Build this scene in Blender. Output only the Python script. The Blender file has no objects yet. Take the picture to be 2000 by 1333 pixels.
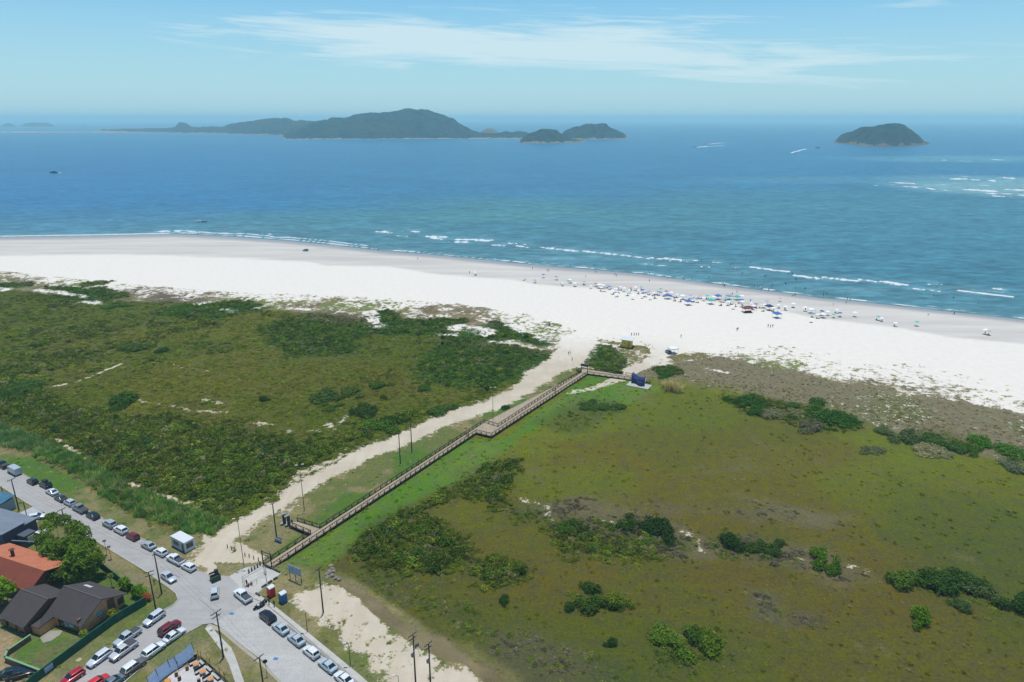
import bpy, bmesh, math, random
import numpy as np
from mathutils import Vector, Matrix, Quaternion

# ------------------------------------------------------------------ camera, sky, sun, exposure
SC = bpy.context.scene
COL = SC.collection
F, H, HOR = 1333.0, 96.0, 233.0            # focal length and horizon row of the 2000x1333 photograph, flying height
PITCH = math.atan((666.5 - HOR) / F)
cam_d = bpy.data.cameras.new("camera"); cam = bpy.data.objects.new("camera", cam_d); COL.objects.link(cam)
cam.location = (0, 0, H); cam.rotation_euler = (math.pi / 2 - PITCH, 0, 0)
cam_d.sensor_width = 36; cam_d.lens = 36 * F / 2000; cam_d.clip_end = 90000; cam_d.clip_start = 1
SC.camera = cam
SUN_EL, SUN_AZ = math.radians(82), math.radians(4)     # azimuth clockwise from +Y
sunvec = Vector((math.sin(SUN_AZ) * math.cos(SUN_EL), math.cos(SUN_AZ) * math.cos(SUN_EL), math.sin(SUN_EL)))
sd = bpy.data.lights.new("sun", 'SUN'); sd.energy = 4.3; sd.angle = math.radians(0.5); sd.color = (1, .95, .88)
so = bpy.data.objects.new("sun", sd); so.rotation_euler = sunvec.to_track_quat('Z', 'Y').to_euler(); COL.objects.link(so)
so.location = (0, 0, 400)
SC.view_settings.view_transform = 'Standard'; SC.view_settings.look = 'None'
SC.view_settings.exposure = 0; SC.view_settings.gamma = 1; SC.view_settings.use_curve_mapping = False
W = bpy.data.worlds.new("World"); SC.world = W; W.use_nodes = True
nt = W.node_tree; nt.nodes.clear()
def _n(t, **k):
    n = nt.nodes.new(t)
    for a, b in k.items(): setattr(n, a, b)
    return n
def mathn(nt, op, a, b=None, c=None, clamp=False):
    n = nt.nodes.new('ShaderNodeMath'); n.operation = op; n.use_clamp = clamp
    for i, v in enumerate((a, b, c)):
        if v is None: continue
        if isinstance(v, (int, float)): n.inputs[i].default_value = v
        else: nt.links.new(v, n.inputs[i])
    return n.outputs[0]
def mixc(nt, f, a, b, mode='MIX'):
    n = nt.nodes.new('ShaderNodeMix'); n.data_type = 'RGBA'; n.blend_type = mode
    for i, v in ((0, f), (6, a), (7, b)):
        if isinstance(v, (int, float)): n.inputs[i].default_value = v
        elif isinstance(v, tuple): n.inputs[i].default_value = (*v[:3], 1)
        else: nt.links.new(v, n.inputs[i])
    return n.outputs[2]
def ramp(nt, fac, stops, interp='LINEAR'):
    n = nt.nodes.new('ShaderNodeValToRGB'); n.color_ramp.interpolation = interp
    e = n.color_ramp.elements
    while len(e) < len(stops): e.new(0.5)
    for el, (p, c) in zip(e, stops):
        el.position = p; el.color = (c, c, c, 1) if isinstance(c, (int, float)) else (*c, 1)
    nt.links.new(fac, n.inputs[0]); return n.outputs[0]
def noise(nt, vec, scale, detail=4, rough=.55, dist=0, dim='3D'):
    n = nt.nodes.new('ShaderNodeTexNoise'); n.noise_dimensions = dim
    n.inputs['Scale'].default_value = scale; n.inputs['Detail'].default_value = detail
    n.inputs['Roughness'].default_value = rough; n.inputs['Distortion'].default_value = dist
    if vec is not None: nt.links.new(vec, n.inputs['Vector'])
    return n.outputs['Fac']
def mapping(nt, vec, loc=(0, 0, 0), rot=(0, 0, 0), sc=(1, 1, 1)):
    n = nt.nodes.new('ShaderNodeMapping'); nt.links.new(vec, n.inputs[0])
    n.inputs[1].default_value = loc; n.inputs[2].default_value = rot; n.inputs[3].default_value = sc
    return n.outputs[0]
sky = _n('ShaderNodeTexSky', sky_type='NISHITA', sun_disc=False, sun_elevation=SUN_EL, sun_rotation=SUN_AZ,
         air_density=1.0, dust_density=0.6, ozone_density=1.6, altitude=100)
tc = _n('ShaderNodeTexCoord'); sep = _n('ShaderNodeSeparateXYZ'); nt.links.new(tc.outputs['Generated'], sep.inputs[0])
zc = mathn(nt, 'MAXIMUM', sep.outputs[2], 0.012)
ux = mathn(nt, 'DIVIDE', sep.outputs[0], mathn(nt, 'ADD', zc, .05)); uy = mathn(nt, 'DIVIDE', sep.outputs[1], mathn(nt, 'ADD', zc, .05))
cmb = _n('ShaderNodeCombineXYZ'); nt.links.new(ux, cmb.inputs[0]); nt.links.new(uy, cmb.inputs[1])
# high thin cirrus: a sheet of air seen from below, stretched along the wind
m1 = mapping(nt, cmb.outputs[0], (.35, 2.2, 0), (0, 0, math.radians(14)), (.13, .62, 1))
c1 = noise(nt, m1, 1.0, 8, .62, .9)
m2 = mapping(nt, cmb.outputs[0], (2.3, .7, 0), (0, 0, math.radians(-4)), (.07, .21, 1))
c2 = noise(nt, m2, 1.0, 2, .5, .3)
# one broad streak of cloud low ahead: centred direction and spread given as angles
azn = mathn(nt, 'ARCTAN2', sep.outputs[0], sep.outputs[1])
def blob(a0, e0, wa, we, tilt=0.0):
    da = mathn(nt, 'SUBTRACT', azn, a0)
    de = mathn(nt, 'SUBTRACT', mathn(nt, 'SUBTRACT', sep.outputs[2], e0), mathn(nt, 'MULTIPLY', da, tilt))
    q = mathn(nt, 'ADD', mathn(nt, 'POWER', mathn(nt, 'DIVIDE', da, wa), 2.0), mathn(nt, 'POWER', mathn(nt, 'DIVIDE', de, we), 2.0))
    return mathn(nt, 'POWER', 2.718, mathn(nt, 'MULTIPLY', q, -1))
b = mathn(nt, 'MULTIPLY', blob(-.08, .100, .31, .026, -.02), 1.3)
b = mathn(nt, 'ADD', b, mathn(nt, 'MULTIPLY', blob(.32, .066, .38, .024, -.03), 1.0))
b = mathn(nt, 'ADD', b, mathn(nt, 'MULTIPLY', blob(-.64, .158, .13, .012, -.05), .9))
b = mathn(nt, 'ADD', b, mathn(nt, 'MULTIPLY', blob(.45, .13, .5, .03, .03), .45))
b = mathn(nt, 'ADD', b, mathn(nt, 'MULTIPLY', blob(-.25, .172, .22, .007, -.05), .6))
cmb2 = _n('ShaderNodeCombineXYZ'); nt.links.new(mathn(nt, 'MULTIPLY', azn, 2.6), cmb2.inputs[0])
nt.links.new(mathn(nt, 'ADD', mathn(nt, 'MULTIPLY', sep.outputs[2], 30), mathn(nt, 'MULTIPLY', azn, 1.2)), cmb2.inputs[1])
f1 = noise(nt, cmb2.outputs[0], 1.7, 8, .62, 1.0); f2 = noise(nt, mapping(nt, cmb2.outputs[0], (3, 5, 1), (0, 0, .12), (.6, 2.2, 1)), 1.6, 6, .65, .4)
tex = mathn(nt, 'ADD', mathn(nt, 'MULTIPLY', f1, .6), mathn(nt, 'MULTIPLY', f2, .4))
cl = ramp(nt, mathn(nt, 'ADD', tex, mathn(nt, 'MULTIPLY', mathn(nt, 'SUBTRACT', b, .62), .2)), [(.48, 0.0), (.54, .5), (.63, 1.0)])
cl = mathn(nt, 'MULTIPLY', cl, ramp(nt, b, [(.04, 0.0), (.5, 1.0)]), clamp=True)
skyt = mixc(nt, 1.0, sky.outputs[0], (.57, 1.17, 1.42), 'MULTIPLY')
lowh = ramp(nt, sep.outputs[2], [(0.0, 1.0), (.2, 0.0)])
skyt = mixc(nt, mathn(nt, 'MULTIPLY', lowh, .8), skyt, (5.6, 7.7, 8.6))
skyc = mixc(nt, mathn(nt, 'MULTIPLY', cl, .85), skyt, (6.9, 8.7, 9.4))
bg = _n('ShaderNodeBackground'); bg.inputs[1].default_value = 0.095
nt.links.new(skyc, bg.inputs[0]); ow = _n('ShaderNodeOutputWorld'); nt.links.new(bg.outputs[0], ow.inputs[0])

# ------------------------------------------------------------------ photograph row/column -> point of the ground
_c, _s = math.cos(PITCH), math.sin(PITCH)
def G(px, py, z=0.0):
    u = (px - 1000) / F; v = (py - 666.5) / F
    dy = _c - v * _s; dz = -_s - v * _c
    t = (z - H) / dz
    return Vector((u * t, dy * t, z))
def UV(X, Y, Z=0.0):                        # inverse, numpy
    dz = Z - H
    fwd = Y * _c - dz * _s; up = Y * _s + dz * _c
    fwd = np.maximum(fwd, .1)
    return 1000 + F * X / fwd, 666.5 - F * up / fwd
def _h(ix, iy, seed):
    n = (ix.astype(np.int64) * 374761393 + iy.astype(np.int64) * 668265263 + seed * 1442695041) & 0xffffffff
    n = ((n ^ (n >> 13)) * 1274126177) & 0xffffffff
    n = ((n ^ (n >> 16)) * 2246822519) & 0xffffffff
    return ((n ^ (n >> 15)) & 0xffff) / 65535.0
def vn(x, y, s, seed=0):
    x = np.asarray(x) / s; y = np.asarray(y) / s
    ix = np.floor(x); iy = np.floor(y); fx = x - ix; fy = y - iy
    fx = fx * fx * (3 - 2 * fx); fy = fy * fy * (3 - 2 * fy)
    a = _h(ix, iy, seed); b = _h(ix + 1, iy, seed); c = _h(ix, iy + 1, seed); d = _h(ix + 1, iy + 1, seed)
    return (a * (1 - fx) + b * fx) * (1 - fy) + (c * (1 - fx) + d * fx) * fy
def fbm(x, y, s, seed=0, o=4):
    t = 0; a = 1; w = 0
    for k in range(o):
        t = t + a * vn(x, y, s, seed + 7 * k); w += a; a *= .55; s *= .47
    return t / w
def ss(a, b, x):
    t = np.clip((x - a) / (b - a), 0, 1); return t * t * (3 - 2 * t)
def lin(c):
    c = np.array(c, float) / 255; return np.where(c <= .04045, c / 12.92, ((c + .055) / 1.055) ** 2.4)
K = 1.62                                     # how much brighter than its albedo a sunlit level surface shows
def alb(r, g, b): return lin((r, g, b)) / K
def alt(r, g, b, k=1.0): return tuple(float(v) for v in np.clip(alb(r, g, b) * k, 0, .9))

# ------------------------------------------------------------------ mesh helpers
def mesh_np(name, V, Fq, mat=None, attrs=None, smooth=False):
    me = bpy.data.meshes.new(name)
    V = np.asarray(V, np.float32); Fq = np.asarray(Fq, np.int32); k = Fq.shape[1]
    me.vertices.add(len(V)); me.vertices.foreach_set('co', V.ravel())
    me.loops.add(Fq.size); me.loops.foreach_set('vertex_index', Fq.ravel())
    me.polygons.add(len(Fq)); me.polygons.foreach_set('loop_start', np.arange(0, Fq.size, k, dtype=np.int32))
    if smooth: me.polygons.foreach_set('use_smooth', np.ones(len(Fq), bool))
    me.update(calc_edges=True)
    for an, av in (attrs or {}).items():
        if av.ndim == 2:
            a = me.attributes.new(an, 'FLOAT_COLOR', 'POINT')
            a.data.foreach_set('color', np.hstack([av, np.ones((len(av), 1))]).astype(np.float32).ravel())
        else:
            a = me.attributes.new(an, 'FLOAT', 'POINT'); a.data.foreach_set('value', av.astype(np.float32))
    if mat: me.materials.append(mat)
    return me
def link(o, parent=None):
    COL.objects.link(o)
    if parent is not None: o.parent = parent
    return o
def tag(o, label=None, cat=None, group=None, kind=None):
    if label: o['label'] = label
    if cat: o['category'] = cat
    if group: o['group'] = group
    if kind: o['kind'] = kind
    return o
def empty(name, loc=(0, 0, 0), rz=0.0):
    o = bpy.data.objects.new(name, None); o.location = loc; o.rotation_euler = (0, 0, rz); o.empty_display_size = .3
    return link(o)
def copy_tree(o, parent=None):
    c = o.copy(); COL.objects.link(c); c.parent = parent
    for ch in o.children: copy_tree(ch, c)
    return c
def polar(th0, th1, dth, r0, r1, q):
    th = np.radians(np.arange(th0, th1 + 1e-6, dth)); n = int(math.log(r1 / r0) / q) + 1
    r = r0 * np.exp(np.arange(n + 1) * q)
    T, R = np.meshgrid(th, r); X = (R * np.sin(T)).ravel(); Y = (R * np.cos(T)).ravel()
    nt_, nr = len(th), len(r)
    i = (np.arange(nr - 1)[:, None] * nt_ + np.arange(nt_ - 1)[None]).ravel()
    return X, Y, np.stack([i, i + 1, i + nt_ + 1, i + nt_], 1)
MAT = {}
def pmat(name, color, rough=.7, metal=0, var=.12, scale=3.0, bump=0.0, spec=.4, objcol=False, coat=0, trans=0, emit=0):
    if name in MAT: return MAT[name]
    m = bpy.data.materials.new(name); m.use_nodes = True; t = m.node_tree; p = t.nodes['Principled BSDF']
    p.inputs['Roughness'].default_value = rough; p.inputs['Metallic'].default_value = metal
    p.inputs['Specular IOR Level'].default_value = spec; p.inputs['Coat Weight'].default_value = coat
    tcn = t.nodes.new('ShaderNodeTexCoord')
    nz = noise(t, tcn.outputs['Object'], scale, 5, .6)
    k = ramp(t, nz, [(.3, 1 - var * 1.6), (.7, 1 + var * .4)])
    if objcol: base = t.nodes.new('ShaderNodeObjectInfo').outputs['Color']
    else: base = (*color[:3],)
    t.links.new(mixc(t, 1.0, base, k, 'MULTIPLY'), p.inputs['Base Color'])
    if bump:
        b_ = t.nodes.new('ShaderNodeBump'); b_.inputs['Strength'].default_value = bump; b_.inputs['Distance'].default_value = .05
        t.links.new(noise(t, tcn.outputs['Object'], scale * 4, 4, .6), b_.inputs['Height']); t.links.new(b_.outputs[0], p.inputs['Normal'])
    MAT[name] = m; return m
# ------------------------------------------------------------------ where each kind of ground lies (outlines traced from the photograph, turned into metres)
def Wpts(pts): return [tuple(G(*p)[:2]) for p in pts]
def sdf_poly(X, Y, pts):
    P = np.array(pts); d = np.full(X.shape, 1e9); ins = np.zeros(X.shape, bool); n = len(P)
    for i in range(n):
        a = P[i]; b = P[(i + 1) % n]; e = b - a
        wx = X - a[0]; wy = Y - a[1]; t = np.clip((wx * e[0] + wy * e[1]) / (e @ e + 1e-9), 0, 1)
        d = np.minimum(d, (wx - e[0] * t) ** 2 + (wy - e[1] * t) ** 2)
        c = ((a[1] > Y) != (b[1] > Y)) & (X < (b[0] - a[0]) * (Y - a[1]) / (b[1] - a[1] + 1e-12) + a[0])
        ins ^= c
    d = np.sqrt(d); return np.where(ins, d, -d)
def box_eval(X, Y, pts, pad, fn):
    P = np.array(pts); o = np.zeros(X.shape)
    m = (X > P[:, 0].min() - pad) & (X < P[:, 0].max() + pad) & (Y > P[:, 1].min() - pad) & (Y < P[:, 1].max() + pad)
    if m.any(): o[m] = fn(X[m], Y[m])
    return o
def poly(X, Y, px, soft=1.5, wob=0.0, ws=6.0, seed=1):
    pts = Wpts(px)
    def f(x, y):
        d = sdf_poly(x, y, pts)
        if wob: d = d + wob * 2 * (fbm(x, y, ws, seed, 3) - .5)
        return ss(-soft, soft, d)
    return box_eval(X, Y, pts, soft + wob + 2, f)
def line(X, Y, px, w, soft=1.0, wob=0.0, ws=5.0, seed=1):
    pts = np.array(Wpts(px)); ww = w if isinstance(w, (list, tuple)) else [w] * len(pts)
    def f(x, y):
        best = np.full(x.shape, -1e9)
        for i in range(len(pts) - 1):
            a = pts[i]; e = pts[i + 1] - a; wx = x - a[0]; wy = y - a[1]
            t = np.clip((wx * e[0] + wy * e[1]) / (e @ e + 1e-9), 0, 1)
            d = np.hypot(wx - e[0] * t, wy - e[1] * t)
            best = np.maximum(best, (ww[i] + (ww[i + 1] - ww[i]) * t) * .5 - d)
        if wob: best = best + wob * 2 * (fbm(x, y, ws, seed, 3) - .5)
        return ss(-soft, soft, best)
    return box_eval(X, Y, pts, max(ww) + soft + wob + 2, f)
SHORE = [(-400, 470), (0, 463), (200, 460), (340, 457), (450, 462), (560, 470), (650, 479), (750, 490), (850, 498), (950, 508), (1050, 518),
         (1150, 526), (1250, 535), (1400, 555), (1500, 568), (1600, 581), (1700, 591), (1800, 602), (1900, 613), (2000, 624), (2400, 664)]
WET = [(-400, 504), (0, 500), (200, 497), (330, 499), (400, 503), (500, 506), (600, 512), (640, 519), (760, 521), (860, 537), (1000, 547), (1050, 556), (1150, 563),
       (1250, 572), (1300, 581), (1400, 590), (1500, 603), (1600, 622), (1700, 634), (1760, 642), (1850, 658), (2000, 672), (2400, 700)]
DUNE = [(-400, 528), (0, 530), (100, 541), (200, 552), (300, 560), (400, 568), (500, 574), (600, 577), (700, 579), (800, 588), (900, 595), (1000, 610), (1060, 622),
        (1100, 637), (1140, 652), (1230, 664), (1270, 672), (1300, 690), (1380, 684), (1470, 678), (1520, 676), (1600, 690), (1700, 706), (1800, 716), (1900, 738), (2000, 752), (2400, 800)]
VEG = [(-400, 552), (0, 562), (100, 576), (200, 586), (300, 590), (400, 594), (500, 604), (600, 612), (700, 622), (800, 640), (900, 654), (1000, 676), (1060, 686), (1100, 690),
       (1180, 720), (1270, 722), (1400, 698), (1450, 706), (1520, 720), (1600, 740), (1700, 759), (1800, 777), (1900, 792), (2000, 812), (2400, 880)]
def curve(c, u): return np.interp(u, [p[0] for p in c], [p[1] for p in c])
ROADSAND = [(415, 1085), (440, 1045), (500, 1010), (560, 972), (620, 935), (700, 892), (800, 852), (880, 815), (960, 792), (1020, 762), (1060, 728), (1110, 700), (1132, 662)]
ROADW = [9, 6, 6, 6.5, 7, 8, 8, 9, 9, 9, 13, 15, 18]
N_EDGE = [(-300, 775), (-60, 872), (43, 926), (120, 968), (200, 1013), (280, 1054), (340, 1089), (390, 1116), (412, 1123), (448, 1126), (476, 1111)]
S_EDGE = [(-300, 820), (-60, 912), (0, 950), (60, 988), (100, 1008), (170, 1047), (230, 1084), (280, 1114), (330, 1149), (344, 1160), (348, 1172), (338, 1183), (320, 1192)]
SL = [(302, 1204), (276, 1223), (220, 1264), (166, 1304), (128, 1336), (60, 1400)]; SR = [(150, 1420), (242, 1335), (284, 1298), (323, 1258), (379, 1230), (396, 1220), (416, 1218)]
PAVEPX = [N_EDGE + [(549, 1120), (506, 1162), (528, 1178), (566, 1208), (628, 1258), (706, 1322), (790, 1400), (600, 1400), (500, 1400), (478, 1336), (452, 1266), (416, 1218)] + SR[:6][::-1] + SL[::-1] + S_EDGE[::-1],
          [(352, 1306), (391, 1290), (440, 1333), (500, 1400), (330, 1420), (300, 1360)], [(37, 1003), (66, 990), (82, 998), (84, 1010), (52, 1014)]]
def classify(X, Y):
    u, v = UV(X, Y)
    n1 = fbm(X, Y, 60, 3); n2 = fbm(X, Y, 22, 11); n3 = fbm(X, Y, 7, 23); n4 = vn(X, Y, 1.6, 5)
    N = X.shape
    def lay(col, c, w): return col * (1 - w[:, None]) + np.asarray(c)[None] * w[:, None]
    col = np.tile(alb(92, 102, 42), (len(X), 1))
    sand = np.zeros(N); shrub = np.zeros(N); sh = np.ones(N); tuft = np.full(N, .35)
    # ---- left scrub
    bw_u = np.interp(v, [720, 740, 850, 1000, 1110, 1400], [1150, 1120, 905, 700, 520, 250])     # the boardwalk line
    left = ss(10, -10, u - bw_u)
    col = lay(col, alb(106, 108, 44), ss(.45, .65, n1)); col = lay(col, alb(104, 98, 58), ss(.5, .68, n2) * .5)
    brown = poly(X, Y, [(380, 700), (560, 670), (720, 700), (800, 740), (960, 740), (880, 790), (760, 800), (600, 790), (420, 780), (300, 730)], 6, 8, 20, 4)
    brown2 = poly(X, Y, [(80, 720), (230, 700), (330, 760), (520, 800), (640, 860), (520, 850), (330, 800), (150, 780), (60, 760)], 5, 6, 15, 9)
    br = np.maximum(brown, brown2 * .7)
    col = lay(col, alb(110, 104, 50), br * .5); col = lay(col, alb(98, 108, 44), br * ss(.48, .6, fbm(X, Y, 9, 64)) * .7)
    shrub = left * np.clip(.30 + 1.9 * (n2 - .47) + 1.3 * (n3 - .5) - .5 * br + .2 * ss(820, 900, v), .05, 1)
    near = poly(X, Y, [(-50, 690), (130, 790), (300, 830), (480, 850), (640, 870), (760, 810), (880, 790), (620, 905), (590, 960), (440, 1020), (370, 985), (230, 920), (110, 850), (-80, 800)], 4, 3, 10, 2)
    shrub = np.maximum(shrub, near * (.62 + .5 * n3)); sh = sh + near * .55
    far = ss(640, 600, v) * left
    shrub = np.maximum(shrub, far * np.clip(.36 + 1.8 * (n2 - .47), 0, 1) * .75); sh = sh - .45 * ss(760, 620, v)
    for i, g in enumerate([[(330, 600), (470, 588), (530, 600), (420, 622), (300, 615)], [(820, 705), (900, 640), (1060, 690), (1104, 700), (1085, 722), (1000, 745), (900, 760), (820, 740)],
              [(730, 610), (760, 605), (790, 625), (910, 625), (900, 645), (830, 655), (660, 650)], [(890, 655), (960, 630), (1090, 668), (1080, 680), (1000, 665), (900, 668)],
              [(90, 562), (200, 562), (260, 580), (180, 592), (100, 575)], [(500, 640), (640, 610), (720, 640), (700, 690), (560, 700)], [(1108, 688), (1134, 671), (1180, 674), (1222, 684), (1230, 710), (1204, 732), (1150, 716), (1112, 702)]]):
        w = poly(X, Y, g, 5, 4.5, 9, 30 + i); shrub = np.maximum(shrub, w * np.clip(.78 + .9 * (n3 - .5), 0, 1)); col = lay(col, alb(62, 92, 45), w * .8); sand = sand * (1 - w)
        sh = np.where(w > .5, np.maximum(sh, .75), sh)
    # ---- reed belt beside the road
    reed = poly(X, Y, [(-60, 820), (0, 828), (130, 880), (200, 915), (290, 965), (370, 990), (440, 1020), (420, 1045), (350, 1040), (250, 1000), (150, 930), (60, 885), (-80, 850)], 1.2, 1.2, 5, 6)
    col = lay(col, alb(92, 116, 52), reed); shrub = shrub * (1 - reed)
    verge = poly(X, Y, [(-80, 860), (0, 866), (60, 890), (150, 935), (250, 1005), (345, 1045), (440, 1030), (480, 1015), (620, 930), (900, 805), (1100, 705), (1135, 722), (905, 862), (620, 1050), (530, 1110), (480, 1110), (420, 1130), (380, 1120), (200, 1010), (0, 905), (-80, 880)], 1, .6, 5, 8)
    col = lay(col, alb(118, 126, 70), verge); col = lay(col, alb(152, 142, 98), verge * ss(.44, .6, n3)); col = lay(col, alb(92, 126, 50), verge * ss(.52, .66, n2))
    shrub = shrub * (1 - verge); sand = np.maximum(sand, verge * .12)
    tan = line(X, Y, [(-60, 862), (60, 886), (150, 925), (230, 972), (300, 1012), (360, 1040)], 2.2, 1, .8, 3, 3)
    col = lay(col, alb(148, 128, 92), tan * .8)
    # sand track between reeds and scrub
    for pts, w, a in (([(110, 858), (180, 905), (230, 935), (300, 965), (385, 988)], [1, 1.6, 1.4, 2, 2.6], .75), ([(100, 756), (150, 746), (235, 712)], 1.3, .8), ([(-20, 748), (30, 735)], 2, .7),
                      ([(240, 776), (290, 786), (370, 800), (440, 808)], 2.0, .5), ([(490, 826), (520, 828), (560, 842), (650, 842), (690, 800)], 1.5, .5), ([(500, 826), (508, 828), (520, 829)], [1, 4, 1], .62), ([(632, 832), (642, 830), (655, 840)], [1, 3, 1], .6),
                      ([(280, 672), (305, 684)], 1.0, .5), ([(400, 780), (430, 790)], 3, .5), ([(330, 710), (400, 725), (480, 742)], 3, .3)):
        l = line(X, Y, pts, w, 1.1, 1.5, 3, 12); sand = np.maximum(sand, l * a); shrub = shrub * (1 - l * .85)
    # ---- marsh right of the boardwalk
    right = 1 - left
    tR = ss(760, 1150, v); dead = np.zeros(N)
    col2 = np.tile(alb(120, 128, 30), (len(X), 1)) * (1 - tR[:, None]) + alb(96, 100, 36)[None] * tR[:, None]
    m1 = poly(X, Y, [(1150, 760), (1450, 790), (1750, 850), (1900, 900), (1500, 930), (1250, 890), (1080, 850)], 10, 12, 30, 5)
    col2 = lay(col2, alb(112, 124, 36), m1 * (.5 + .6 * n2)); col2 = lay(col2, alb(112, 98, 44), ss(.42, .6, fbm(X * .7, Y, 45, 91)) * .65 * ss(760, 860, v)); col2 = lay(col2, alb(92, 102, 38), ss(.5, .66, fbm(X, Y, 30, 71)) * .4 + .3 * ss(1150, 1300, v))
    col2 = lay(col2, alb(84, 98, 44), ss(.55, .72, n1) * .5); col2 = lay(col2, alb(122, 112, 80), ss(.64, .76, n3) * ss(.5, .62, n2) * .45)
    for i, (g, c, a) in enumerate([([(1040, 985), (1150, 965), (1260, 1000), (1420, 1055), (1500, 1060), (1640, 1085), (1720, 1130), (1640, 1150), (1500, 1100), (1330, 1090), (1150, 1030), (1000, 1000)], (122, 112, 84), .8),
                                   ([(1190, 960), (1330, 985), (1560, 1000), (1660, 1025), (1500, 1020), (1300, 1005)], (116, 106, 80), .55),
                                   ([(1450, 1140), (1520, 1160), (1530, 1220), (1460, 1210)], (106, 104, 84), .7), ([(1540, 1195), (1620, 1195), (1670, 1225), (1560, 1230)], (98, 90, 72), .8),
                                   ([(1440, 965), (1520, 985), (1650, 1010), (1600, 1030), (1500, 1000)], (128, 120, 94), .5), ([(960, 1240), (1060, 1230), (1200, 1300), (1150, 1400), (950, 1400)], (100, 98, 74), .6)]):
        pw = poly(X, Y, g, 3, 4, 8, 50 + i) * a; dead = np.maximum(dead, pw); col2 = lay(col2, alb(*c), pw)
    # grey dune heath at the right
    heath = ss(0, 1, (curve([(1200, 742), (1300, 742), (1420, 760), (1540, 795), (1700, 830), (1800, 870), (2000, 905), (2400, 960)], u) - v) / 26 + .6 * (n3 - .5) + .5) * (u > 1180)
    col2 = lay(col2, alb(138, 128, 100), heath); col2 = lay(col2, alb(108, 114, 62), heath * ss(.5, .7, n2) * .7)
    sandR = heath * (.12 + .16 * ss(.45, .65, n2))
    strip = poly(X, Y, [(1150, 735), (1240, 742), (1290, 760), (1230, 790), (1100, 800), (1020, 850), (960, 900), (900, 940), (800, 985), (720, 1040), (665, 1090), (640, 1110), (545, 1105), (600, 1065), (905, 862), (975, 862)], 2, 2.5, 8, 7)
    col2 = lay(col2, alb(92, 138, 48), strip * .9); col2 = lay(col2, alb(118, 138, 62), strip * ss(.5, .7, n2) * .7)
    col = col * left[:, None] + col2 * right[:, None]
    sand = np.maximum(sand * left, sandR * right)
    p1 = line(X, Y, [(1110, 768), (1160, 758), (1210, 740), (1230, 728)], [2, 3, 5, 6], 1.5, 1, 4, 3); sand = np.maximum(sand, p1 * .8)
    sR = np.zeros(N); hR = np.ones(N)
    for i, (g, d, h_) in enumerate([
        ([(660, 1075), (700, 1040), (760, 1000), (830, 975), (900, 930), (960, 905), (1020, 900), (990, 945), (1000, 985), (960, 1010), (900, 960), (850, 1010), (900, 1050), (940, 1095), (870, 1120), (800, 1130), (740, 1120), (680, 1110)], .95, 1.5),
        ([(930, 1100), (970, 1090), (1040, 1110), (1030, 1140), (980, 1150), (935, 1135)], .9, 1.2), ([(960, 990), (1060, 985), (1130, 1015), (1100, 1040), (1010, 1020)], .6, .8),
        ([(1090, 1030), (1160, 1012), (1230, 1008), (1300, 1040), (1360, 1070), (1340, 1100), (1280, 1105), (1180, 1090), (1110, 1085), (1080, 1060)], .85, 1.1),
        ([(1380, 1065), (1420, 1045), (1500, 1060), (1560, 1085), (1520, 1105), (1420, 1095)], .8, 1.0), ([(1040, 830), (1100, 790), (1200, 790), (1210, 805), (1120, 850)], .35, .6),
        ([(1110, 780), (1210, 780), (1215, 798), (1140, 796)], .7, .7), ([(1435, 775), (1470, 768), (1520, 785), (1600, 800), (1690, 830), (1640, 840), (1570, 836), (1500, 812), (1450, 806)], .92, .9),
        ([(1740, 850), (1800, 838), (1870, 850), (1930, 875), (1890, 885), (1800, 875)], .6, .8), ([(1950, 880), (2050, 870), (2050, 905), (1980, 900)], .8, .8),
        ([(1760, 1130), (1800, 1110), (1850, 1115), (1930, 1140), (1960, 1165), (1930, 1200), (1870, 1180), (1790, 1165)], .5, .6), ([(1270, 1290), (1300, 1230), (1390, 1240), (1430, 1290), (1400, 1310), (1310, 1310)], .55, .6),
        ([(730, 1130), (850, 1130), (900, 1180), (960, 1240), (930, 1262), (860, 1215), (790, 1190)], .5, .7), ([(660, 1100), (730, 1120), (800, 1180), (770, 1180), (700, 1135)], .3, .6),
        ([(1180, 1280), (1230, 1300), (1250, 1360), (1130, 1360)], .35, .6), ([(1110, 1160), (1160, 1150), (1200, 1180), (1130, 1200)], .45, .9)]):
        w = poly(X, Y, g, 4.0, 4.0, 7, 80 + i); sR = np.maximum(sR, w * d * (.55 + .75 * n3)); hR = np.where(w > .4, h_, hR)
        col = lay(col, alb(80, 92, 50), w * .6 * right)
    shrub = np.maximum(shrub * left, np.maximum(sR, .05 * ss(.55, .75, n3) + heath * .1) * right); sh = np.where(u > bw_u, hR, sh)
    dead = dead * right * (.4 + 1.0 * (n3 > .48)); shrub = np.where(shrub < dead * .6, dead * .6, shrub); sh = np.where(dead * .6 >= shrub, .45, sh)
    shrub = shrub * (1 - strip * right * .97)
    for pts, w, a in (([(1020, 975), (1060, 985), (1075, 998), (1070, 1015)], 2, .6), ([(1170, 1018), (1200, 1022)], 2, .4), ([(1335, 1040), (1365, 1055), (1370, 1075)], 2.2, .6), ([(1560, 1090), (1575, 1095)], 1.2, .6), ([(1660, 1105), (1700, 1120)], 3, .35),
                      ([(1710, 828), (1735, 842)], 3, .5), ([(1380, 720), (1420, 728)], 3, .6)):
        l = line(X, Y, pts, w, 1.0, 1, 2, 33); sand = np.maximum(sand, l * a * .85); shrub *= 1 - l * .6
    # ---- dune and beach
    dv = curve(VEG, u) - v; dd = curve(DUNE, u) - v
    tb = np.clip(dv / np.maximum(curve(VEG, u) - curve(DUNE, u), 3), -.5, 2)
    dune = ss(-.1, .15, tb + .35 * (n3 - .5))
    patch = np.clip(.42 + .5 * tb + .8 * (n3 - .5) + .5 * (n2 - .5), 0, 1)
    leftdune = u < 1150
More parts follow.
